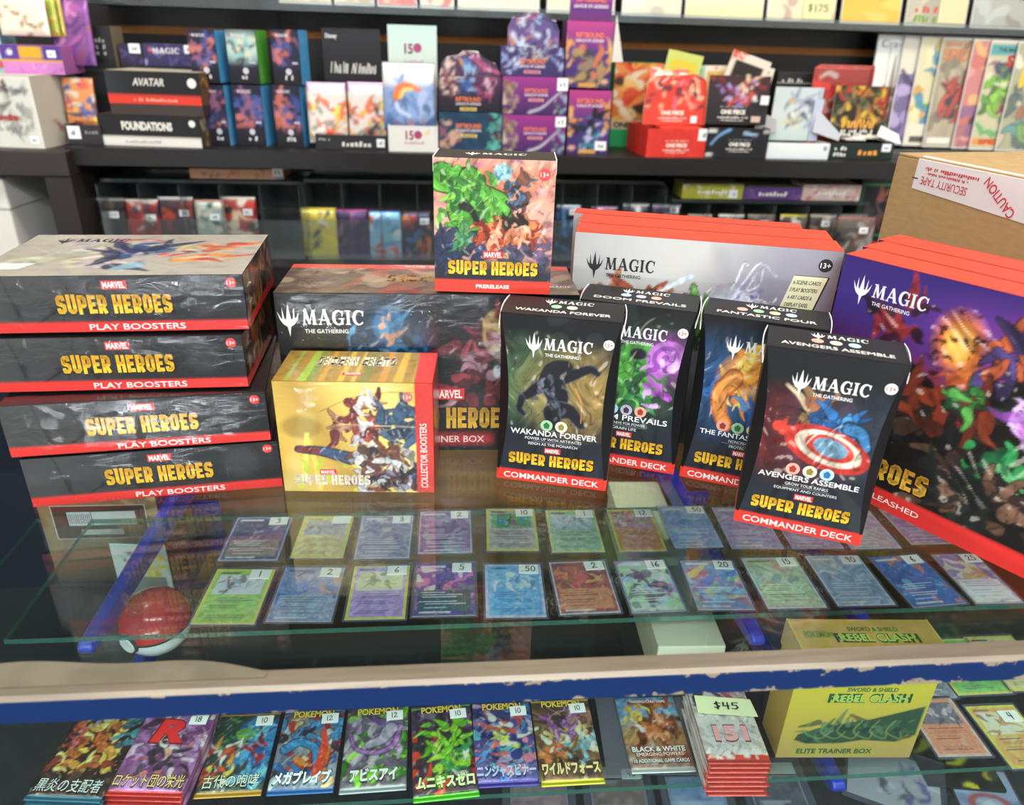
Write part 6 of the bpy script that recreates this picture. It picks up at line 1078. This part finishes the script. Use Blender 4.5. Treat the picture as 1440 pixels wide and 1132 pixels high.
framed('white and red framed pack tilted above the black display', ((1005, 148), (1056, 166), (1030, 68)), 1.69, '#e8d8c8', '#2c2420', lambda A: A.splash(['#d8d0a8', '#c8c0a0', '#8cb0a8'], 8, 4, .3, .2, .7, .7, .13).splash(['#d84c3c', '#e88c7c'], 8, 5, 0, .85, .3, 1, .08), 'tilted framed packs in the displays')
framed('white framed card behind the tilted pack in the black display', ((985, 150), (1018, 150), (990, 92)), 1.71, '#e8dcc8', '#d8b060', lambda A: A.splash(['#d87c4c', '#e8c890'], 8, 4), None)
framed('white card with small red and green marks at the back of the black display', ((1052, 160), (1076, 164), (1060, 92)), 1.712, '#e4dccb', '#e0d4c0', lambda A: A.splash(['#c84c3c', '#5c8c5c'], 6, 4, size=.06), None)

# ---- white display, dragon display
t, w, d, h, f = wbox('dark_card_box', 'black flat box behind the white display', 'box', (1078, 101, 1136, 200), 1.74, .06, '#1c1a1b', None, lambda i, w, h: i.scrawl(.35 * w, .9 * h, .5 * w, .008, '#c8c4c0', 4, .001), z0=ZS); box('pale_edge', -w / 2, -d / 2 - .001, .86 * h, w / 2, -d / 2, .875 * h, mat('edge_grey', '#8c8880', .6), t)
t, w, d, h, f = wbox('pack_display', 'pale blue white display box with opened flaps', 'display box', (1076, 201, 1164, 220), 1.625, .12, '#dfe4e6', lambda A: A.vgrad((0, '#d8e0e6'), (1, '#eceeec')), tray=True, z0=ZS)
i = Ink(f); i.scrawl(.93 * w, .7 * h, .008, .01, '#5c6c8c', 2, .001, 2); i.build('x', t)
header(t, w * .76, h, .108, -d / 2 + .045, lambda A: (A.vgrad((0, '#c0d0cc'), (.5, '#d0d8d4'), (1, '#c8d4d4')), A.splash(['#8c98a8', '#5c6478', '#e0e4e4', '#a8b0c4', '#c8b08c'], 22, 5, .3, .3, .95, .85, .12), A.splash(['#d8b878', '#e0d0a0'], 8, 6, .25, .25, .6, .4, .06)))
prism('left_flap', [(0, 0), (.05, 0), (.05, .03), (0, .045)], Frame((-w / 2 - .02, -d / 2 + .03, h + .016), (.9, .1, 0), (0, .3, .9), .05, .045), .0012, mat('grey_flap', '#a8a4a4', .6), t)
prism('right_flap', [(0, .0), (.06, -.018), (.064, -.004), (.006, .05)], Frame((w * .28, -d / 2 + .03, h + .02), (1, 0, 0), (0, .3, .95), .05, .045), .0012, mat('grey_flap', '#b8bcc4', .6), t)
prism('side_wall', [(0, 0), (.022, 0), (.022, .085), (0, .085)], Frame((w * .26, -d / 2 + .04, h), (1, .2, 0), (0, 0, 1), .02, .08), .0012, mat('blue_white_flap', '#c4cbe0', .6), t)
t, w, d, h, f = wbox('pack_display', 'dark green display box with a colourful header and white flaps', 'display box', (1164, 201, 1254, 220), 1.635, .12, '#16201a', lambda A: A.bg('#1a261f'), lambda i, w, h: (i.part('colour_lettering').scrawl(.6 * w, .46 * h, .32 * w, .013, '#e89c3c', 3, .001), i.scrawl(.17 * w, .66 * h, .2 * w, .008, '#e4e4dc', 4, .001), i.scrawl(.17 * w, .3 * h, .2 * w, .008, '#e4e4dc', 5, .001)), tray=True, z0=ZS, st=[(.88, .74, .02, .016)])
header(t, w * .85, h + .004, .108, -d / 2 + .04, lambda A: (A.bg('#2c241c'), A.splash(['#d8b03c', '#c87c2c', '#8c7c54', '#5c5440', '#a8783c', '#3c4c2c', '#b83c2c', '#746448'], 44, 5, 0, .3, 1, 1, .13), A.splash(['#c03830', '#8c2424'], 8, 6, .8, .4, 1, .8, .1), A.mix(np.clip((.25 - A.V) * 8, 0, 1), '#241a18')), lambda i, w, h: ([i.part('colour_lettering').text(c, 'fat', (.2 + .085 * k) * w, (.31 + .02 * math.sin(k)) * h, .017, col, .085 * w, .001) for k, (c, col) in enumerate(zip('DRAGON B', ('#d84c34', '#d8743c', '#e8a040', '#e8c848', '#a8c048', '#58a884', '#4c9cb8', '#7cb0a0')))] if False else [i.part('colour_lettering').text(c_, 'fat', (.2 + .085 * k) * w, (.3 + .015 * math.sin(k)) * h, .017, col, .085 * w, .001) for k, (c_, col) in enumerate(zip('DRAGONB', ('#d84c34', '#d8743c', '#e8a040', '#e8c848', '#a8c048', '#58a884', '#4c9cb8')))] if False else i.part('colour_lettering').scrawl(.5 * w, .3 * h, .62 * w, .02, '#e8a848', 6, .001, 11), setattr(i, 'key', None), i.scrawl(.5 * w, .16 * h, .6 * w, .008, '#e8e4dc', 7, .001), i.scrawl(.45 * w, .09 * h, .7 * w, .008, '#e8e4dc', 8, .001)), lean=.06)
for k in range(4): box('white_flap', -w / 2 + .02 * k + .02, -d / 2 + .002 + .01 * k, h + .001 + .003 * k, -w / 2 + .05 + .035 * k, -d / 2 + .04 + .008 * k, h + .0035 + .003 * k, CARD_WHITE, t) if k else None
prism('white_flap', [(0, 0), (.055, -.018), (.05, .005), (.012, .024)], Frame((w * .2, -d / 2 + .004, h + .014), (1, 0, 0), (0, .5, .87), .05, .03), .0012, CARD_WHITE, t)
for k in range(3): wpack(('red topped pack, first behind the colourful header', 'red topped pack, second behind the colourful header', 'red topped pack, third behind the colourful header')[k], (1128 + 3 * k, 97 - 2 * k, 1206 + 2 * k, 190), 1.70 + .013 * k, busy('#8c3430', ['#c83c34', '#5c2c28', '#a8948c', '#3c2420'], 16, k, .12), 'red topped packs in the green display', .04, z0=ZS + .008)

# ---- bagged comics
def comic(label, x0, x1, yb, yt, Yb, art, text=None, group='bagged comics leaning along the wall ledge', w=.17, zb=None, lean=.1, h=.246):
    p = hy(x0, yb, Yb); z = p[2] if zb is None else zb
    t = thing('comic_book', label, 'comic', (p[0] + w / 2, Yb, z), 0, group, rot=(-lean, 0, 0)); f = Frame((-w / 2, -.002, 0), (1, 0, 0), (0, 0, 1), w, h)
    box('backing_board', -w / 2 + .002, -.0012, .002, w / 2 - .002, .0012, h - .004, CARD_WHITE, t); A = Art(w - .008, h - .012, .0035); art(A)
    A.c = np.clip(A.c * 1.15, 0, .92); A.build('cover', Frame((-w / 2 + .004, -.0013, .005), (1, 0, 0), (0, 0, 1), w - .008, h - .012), P_GLOSS, t)
    if text: i = Ink(Frame((-w / 2 + .004, -.0014, .005), (1, 0, 0), (0, 0, 1), w - .008, h - .012)); text(i, w - .008, h - .012); i.build('x', t, P_MATTE)
    box('clear_bag', -w / 2, -.0024, 0, w / 2, .002, h, BAG, t)
    return t
def C1(A): A.vgrad((0, '#7c6c6a'), (.3, '#a89c96'), (.5, '#e4dfd8'), (1, '#f0ece6')); A.splash(['#3c3438', '#54484c', '#6c5c5c'], 24, 4, .1, .05, .5, .55, .1); A.stroke([(.22, .1), (.2, .9)], .006, .003, '#3c3838'); A.stroke([(.3, .5), (.3, .82)], .03, .008, '#8c8078')
def C2(A): A.bg('#dcd4c4'); A.band(-1, .66, '#6c5c8c'); A.splash(['#8c78b0', '#54447c', '#a490c4', '#3c3058', '#b4a0cc'], 30, 5, 0, .05, 1, .62, .13); A.splash(['#8c4c5c', '#3c5c7c'], 6, 6, .2, .1, .6, .4, .08)
def C3(A): A.bg('#d8cfa8'); A.splash(['#3c8ca8', '#e0b03c', '#5c9c4c', '#d84c3c', '#e8dcb0', '#e09c3c'], 40, 5, 0, .2, 1, .95, .09); A.band(.0, .2, '#e4dcc8', 0, .4); A.band(.02, .08, '#3c3830', .08, .3)
def C4(A): A.bg('#b4a68c'); A.noise('#948870', 3, 4, 0, 1, 3, .6); A.splash(['#a89c84', '#c8bca0', '#7c7464', '#8c846c'], 30, 5, 0, 0, 1, .9, .12, ang=1.2); A.splash(['#b83c34', '#8c2c2c', '#2c3c5c', '#c84c40', '#1f2c44'], 30, 6, .2, .3, .75, .6, .09, edge='#2c2020'); A.stroke([(.62, .62), (.4, .5), (.28, .3)], .04, .02, '#b03a34', 1, '#3c2020'); A.band(.02, .08, '#e4e0d4', .04, .4)
def C5(A): A.bg('#c87c78'); A.splash(['#d89890', '#a8646c', '#8c5c84', '#e0b070', '#c86c64'], 36, 5, 0, 0, 1, 1, .14); A.stroke([(.2, .25), (.35, .4)], .03, .01, '#3c2c34')
def C6(A): A.bg('#c4bc9c'); A.band(.88, .98, '#4c9ca0'); A.splash(['#78b43c', '#5c9c34', '#94cc4c', '#447c2c'], 36, 5, .1, .4, .75, .66, .1, edge='#24381c'); A.splash(['#a83464', '#8c2c54'], 8, 6, .35, .28, .6, .42, .08); A.splash(['#3c3c5c', '#8c5c6c', '#d8d0b0'], 14, 7, 0, .62, .9, .85, .07); A.splash(['#5ca868', '#8c8c74'], 10, 8, .1, .1, .8, .3, .09); A.band(.03, .1, '#e0942c', 0, .9)
def C7(A): A.bg('#a8a484'); A.splash(['#5c9c9c', '#78a45c', '#8c8c74', '#c8bc9c', '#5c6c64', '#a86c54', '#4c7c9c'], 50, 5, 0, 0, 1, .6, .1, edge='#34342c'); A.splash(['#d8cc6c', '#c8bc9c', '#e0d8c0'], 14, 6, 0, .6, 1, 1, .1); A.stroke([(.15, .62), (.18, .8)], .03, .03, '#e0c034')
BK = '#2c2828'
comic('bagged comic with a pale cover and a dark grey figure, leftmost on the ledge', 1208, 0, 203, 53, 1.838, C1, lambda i, w, h: i.text('Cra-', 'thin', .2 * w, .93 * h, .016, '#4c4444', .3 * w, .001), zb=1.172)
comic('bagged comic with a purple picture and a blank white top', 1243, 0, 205, 53, 1.830, C2, zb=1.171)
comic('bagged comic with a busy yellow and blue cover', 1266, 0, 208, 55, 1.822, C3, zb=1.170)
comic('bagged comic with orange block lettering and a red and blue figure', 1294, 0, 210, 57, 1.814, C4, lambda i, w, h: (i.text('EDGE OF', 'bold', .24 * w, .955 * h, .008, '#c86c3c', .38 * w, .001), i.text('SPIDER', 'bold', .36 * w, .86 * h, .026, '#d88454', .66 * w, .001)), zb=1.169)
comic('bagged comic with a pink and red cover', 1336, 0, 210, 57, 1.806, C5, lambda i, w, h: i.text('S', 'fat', .3 * w, .84 * h, .022, '#e8dcd0', .1 * w, .001), zb=1.168)
comic('bagged comic with a bright green figure and a teal band at its top', 1360, 0, 211, 58, 1.798, C6, lambda i, w, h: (i.text('THE MARVEL', 'sans', .32 * w, .93 * h, .009, '#2c3c3c', .42 * w, .001), i.text('SPI', 'fat', .42 * w, .83 * h, .026, '#c83c34', .3 * w, .001), i.text('SPIDER', 'bold', .36 * w, .065 * h, .012, '#c8342c', .5 * w, .001)), zb=1.167)
comic('bagged comic with a crowded grey green cover at the right picture edge', 1397, 0, 212, 58, 1.790, C7, lambda i, w, h: i.text('SP', 'fat', .6 * w, .92 * h, .024, '#d8c034', .3 * w, .001), zb=1.166)
ZT = 1.4305; TG = 'bagged comics on the top ledge'
def tc_(cols, seed, bg): return lambda A: A.bg(bg).splash(cols, 22, seed, size=.13)
for lab, a, b, fn, tx in (
    ('bagged comic with a cream cover on the top ledge, first at the left', 392, 470, tc_(['#d8ccb0', '#c0b494'], 3, '#d0c4a4'), None), ('bagged comic with a whitish cover on the top ledge, beside the cream one', 470, 530, tc_(['#c8c0a8', '#a89c84'], 4, '#c8c0ac'), None),
    ('bagged comic with a red and cream cover on the top ledge', 530, 590, tc_(['#d84c44', '#e07c6c', '#d8c8b0'], 5, '#d8584c'), None), ('bagged comic with a black and white cover on the top ledge', 590, 642, tc_(['#34302c', '#b8b4a8', '#8c8880', '#c84c44'], 6, '#c4bca8'), None),
    ('bagged comic with a cream and pink cover on the top ledge', 643, 762, tc_(['#d8cca8', '#d8a8a0', '#e0d8b8'], 7, '#dcd2b0'), None), ('bagged comic with a cream grey cover above the tall purple boxes', 768, 868, tc_(['#c8c4a8', '#b0ac98', '#8c887c'], 8, '#cfc8ac'), None),
    ('bagged comic with a crinkled clear bag and cream cover on the top ledge', 874, 962, tc_(['#d8d0b4', '#b8b0a0', '#e4dcc4'], 9, '#d4ccb0'), None), ('bagged comic with a pale yellow cover on the top ledge', 963, 1078, tc_(['#e8dca8', '#f0e4b8'], 10, '#ead9a0'), None),
    ('bagged comic with a cream cover and a price note marked $175', 1079, 1180, tc_(['#e0d4b0', '#b89c8c', '#d8c8a8'], 11, '#dccfa8'), 'note'), ('bagged comic with a bright yellow cover on the top ledge', 1184, 1273, tc_(['#e8b434', '#e0c45c', '#d8a42c', '#c8b890'], 12, '#e4b43c'), None),
    ('bagged comic with a grey cover, red and green lettering and a blank cream note', 1276, 1367, tc_(['#a8a494', '#8c8878', '#c8c0a8'], 13, '#b8b09c'), 'red'), ('bagged comic with a grey machine picture at the top right', 1370, 1470, tc_(['#54504c', '#8c8880', '#b8bcb8', '#3c3834'], 14, '#a8a8a0'), None)):
    p, q = hy(a, 10, 1.84), hy(b, 10, 1.84); w = q[0] - p[0] - .004
    t = comic(lab, a, 0, 10, 0, 1.84, fn, None, TG, w, ZT, .16)
    if tx == 'note':
        mesh('price_note', boxv(w * .02, -.0042, .006, w * .44, -.003, .05), BOXF, mat('note_cream', '#e0d8a4', .7), t); i = Ink(Frame((-w / 2, -.0043, 0), (1, 0, 0), (0, 0, 1), w, .26)); i.text('$175', 'hand', .73 * w, .03, .018, '#6c6448', .3 * w, .0004); i.build('handwritten_price', t, P_MATTE)
    if tx == 'red':
        i = Ink(Frame((-w / 2, -.0026, 0), (1, 0, 0), (0, 0, 1), w, .26)); i.part('colour_lettering').scrawl(.32 * w, .036, .36 * w, .014, '#d8543c', 4, .0004, 6); i.scrawl(.32 * w, .018, .36 * w, .016, '#7c9c34', 5, .0004, 6); i.build('x', t, P_MATTE); mesh('blank_note', boxv(w * .02, -.0042, .008, w * .46, -.003, .08), BOXF, mat('note_cream', '#d8cfa4', .7), t)

# ================================================================ lower shelf: clear bins with packs, small boxes
ZL = .9352
def bin_(label, x0, x1, y0, Yf, n, depth=.16, shelf_h=None):
    a, b = hz(x0, 372, ZL), hz(x1, 372, ZL); xa, xb = hy(x0, y0, Yf)[0], hy(x1, y0, Yf)[0]; zt = (hy(x0, y0, Yf)[2] + hy(x1, y0, Yf)[2]) / 2; w = xb - xa; h = zt - ZL
    t = thing('pack_bin', label, 'bin', ((xa + xb) / 2, Yf + depth / 2, ZL + .0003), 0, 'clear acrylic pack bins on the lower shelf'); e = .003
    box('base', -w / 2, -depth / 2, 0, w / 2, depth / 2, e, ACRYLIC, t); box('front_pane', -w / 2, -depth / 2, e, w / 2, -depth / 2 + e, h * .55, ACRYLIC, t); box('back_pane', -w / 2, depth / 2 - e, e, w / 2, depth / 2, h, ACRYLIC, t)
    for k in range(n + 1): x = -w / 2 + (w - e) * k / n; box('divider', x, -depth / 2 + e, e, x + e, depth / 2 - e, h, ACRYLIC, t)
    box('lid', -w / 2, -depth / 2 + .03, h, w / 2, depth / 2, h + e, ACRYLIC, t)
    t['top'] = ZL + h + e
    for k, y in enumerate((-depth / 2 + .03, depth / 2)): box('lid_edge', -w / 2, y - .002, h + e, w / 2, y, h + e + .004, ACRYLIC, t)
    return t
BL_ = bin_('clear bin under the left of the wall shelf holding red and white packs', 133, 420, 262, 1.61, 5)
bin_('clear bin at the centre holding yellow, purple and blue packs', 424, 640, 262, 1.61, 4)
bin_('clear bin right of the small upright box holding dark blue packs', 742, 940, 262, 1.61, 4)
BR2 = bin_('clear bin below the small green, purple and red boxes', 950, 1232, 291, 1.61, 6)
def pk5(label, rc, bg, cols, seed, ct=None, cb=None, st=None, g='packs in the clear bins on the lower shelf', Y=1.655, z0=None): return wpack(label, rc, Y, busy(bg, cols, 22, seed, .13), g, .08, cb, ct, st, z0)
pk5('black foil pack with a white price tag, first in the left bin', (146, 280, 188, 352), '#1f1c20', ['#3c3438', '#54484c', '#6c5c54'], 3, '#a8a49c', None, (.62, .68)); pk5('red pack with a cream top in the left bin', (188, 282, 234, 352), '#a83430', ['#c84c44', '#8c2c2c', '#5c3c44', '#b8a8a0', '#3c4454'], 4, '#d8ccb8', None, (.75, .64))
pk5('dark red and grey pack in the left bin', (234, 279, 282, 352), '#4c343c', ['#8c3434', '#5c5464', '#34303c', '#b84c3c'], 5, '#d8d4d4', None, (.72, .7)); pk5('pack with a dark teal band and pale picture in the left bin', (283, 283, 324, 352), '#a8b4ac', ['#2c5450', '#c8c8bc', '#d8d0c0', '#8c9c94'], 6, '#d8a894', None, (.66, .66)); pk5('white and red pack with a black and gold picture, last in the left bin', (325, 279, 370, 372), '#a83c34', ['#c8302c', '#2c2424', '#c89c54', '#e8d0b0', '#d8ccc0'], 7, '#e0d4c4', None, (.74, .78))
pk5('yellow foil pack in the centre bin', (431, 294, 478, 366), '#d8c45c', ['#e8d84c', '#8ca058', '#3c4454', '#e8e4d0', '#a88c54'], 8, '#e4cc34', '#c8ac3c'); pk5('purple pack with a pink top in the centre bin', (477, 296, 521, 366), '#48345c', ['#5c4878', '#34284c', '#8c5c7c', '#2c2438'], 9, '#a83c7c', '#5c3470'); pk5('sky blue pack with a red foot in the centre bin', (522, 297, 566, 366), '#8cc0dc', ['#b8dcec', '#5c9cc8', '#c85c4c', '#e4eef0'], 10, '#2c64a8', '#c83c34'); pk5('navy pack with a red foot in the centre bin', (567, 299, 607, 366), '#28304c', ['#3c5c94', '#a83c34', '#c87c4c', '#4c6cac', '#1f2438'], 11, '#34343c', '#b83434', (.78, .8))
pk5('dark blue foil pack just right of the small upright box', (779, 290, 812, 368), '#1f3454', ['#3c74b0', '#2c5488', '#6ca4d0', '#1c2438'], 12, '#b8bcc8', '#c8ccd4', (.7, .88)); pk5('pack with a pink and white top in the right bin', (826, 292, 862, 368), '#4c3454', ['#c86ca0', '#e8c8d8', '#34283c'], 13, '#dca8c4', None); pk5('pack with a crinkled silver top in the right bin', (869, 288, 905, 368), '#34343c', ['#8c8c94', '#d8d4d0', '#54545c'], 14, '#d0ccc8', None); pk5('pack with a violet and silver top in the right bin', (909, 289, 948, 368), '#3c3444', ['#6c5884', '#a8a0b4', '#2c2834'], 15, '#b8a8c0', None, (.76, .9))
for k, (a, b, ct, lab) in enumerate(((958, 992, '#b8a898', 'pack with a tan top under the green box'), (1000, 1036, '#e0dcd4', 'pack with a bright silver top under the green box'), (1040, 1078, '#8c8074', 'pack with a brown top under the purple box'), (1085, 1122, '#d8c850', 'pack with a yellow top under the purple box'), (1126, 1162, '#d8d0c8', 'pack with a white top under the red and white box'), (1166, 1204, '#a89088', 'pack with a rose top under the red and white box'))):
    pk5(lab, (a, 303 - k * 0, b, 372), '#4c4440', ['#8c7868', '#c8b8a8', '#34302c', '#a8584c'], 20 + k, ct, None, (.6, .82), 'packs in the far right clear bin')
pk5('large black and white patterned pack beside the black and green box', (1162, 308, 1214, 385), '#54504c', ['#8c8884', '#2c2a2a', '#a8a49c', '#6c4c44'], 28, '#8c5c54', None, (.7, .78), None, 1.60)
t, w, d, h, f = wbox('picture_box', 'flat peach box with small pictures and a blue corner on the left bin', 'box', (270, 238, 400, 262), 1.66, .08, '#d8a078', lambda A: (A.bg('#dca684'), A.splash(['#5c3c34', '#4c4c8c', '#8c5c4c'], 8, 4, .12, .1, .3, .8, .18), A.splash(['#a85c44', '#8c4c3c', '#c87c5c'], 8, 5, .42, .3, .58, .8, .16), A.splash(['#b87848', '#c88c54', '#5c3c30'], 8, 6, .68, .1, .8, .8, .16), A.poly([(.88, 0), (1, 0), (1, .45)], '#3c6cb0')), st=[(.94, .76, .022, .018)], z0=BL_['top'] + .0048); 
for o_, nm, rc, bg, cols, sc in (('flat_card_box', 'small yellow green box on the far right clear bin', (957, 259, 1042, 287), '#a8a83c', ['#c8c850', '#8c8c34', '#d8d8c0', '#6c7430'], (.84, .36)), ('flat_card_box', 'small purple box between the green and the red and white ones', (1043, 264, 1124, 288), '#5c3c7c', ['#7c549c', '#483064', '#8c6c94'], None), ('flat_card_box', 'small white and red box on the far right clear bin', (1125, 260, 1206, 288), '#d0b8b0', ['#b83c34', '#e0d8d0', '#c87468', '#e8e4dc'], None)):
    t, w, d, h, f = wbox(o_, nm, 'box', rc, 1.65, .07, bg, busy(bg, cols, 20, len(nm), .18), lambda i, w, h: i.scrawl(.5 * w, .5 * h, .5 * w, .01, '#ece8e0', 3, .001), st=[(sc[0], sc[1], .02, .018)] if sc else None, group='small boxes on the far right clear bin', topcol='#c8c4b8', z0=BR2['top'] + .0048)
t, w, d, h, f = wbox('gift_box', 'black box with a green framed window beside the far right bin', 'box', (1196, 232, 1262, 330), 1.70, .08, '#17171a', lambda A: (A.bg('#19191c'), A.band(.08, .76, '#2c7c44', .04, .86), A.band(.1, .74, '#1c1c20', .07, .83), A.splash(['#6c3c3c', '#8c544c', '#3c2c34', '#54484c'], 16, 4, .12, .3, .78, .7, .1)), lambda i, w, h: (i.text('MAGIC', 'serif', .52 * w, .87 * h, .013, '#e4e0dc', .42 * w, .001), i.part('brand_mark').poly([(.2 * w + x * .012, .83 * h + y * .022) for x, y in PW], '#d84c3c', .001)), st=[(.85, .94, .02, .016)], z0=.9655)
box('red_tray', -w * .6, -d / 2, -.03, w * .5, d / 2, -.0005, CARD_RED, t)

for o in bpy.data.objects:
    if 'top' in o.keys(): del o['top']
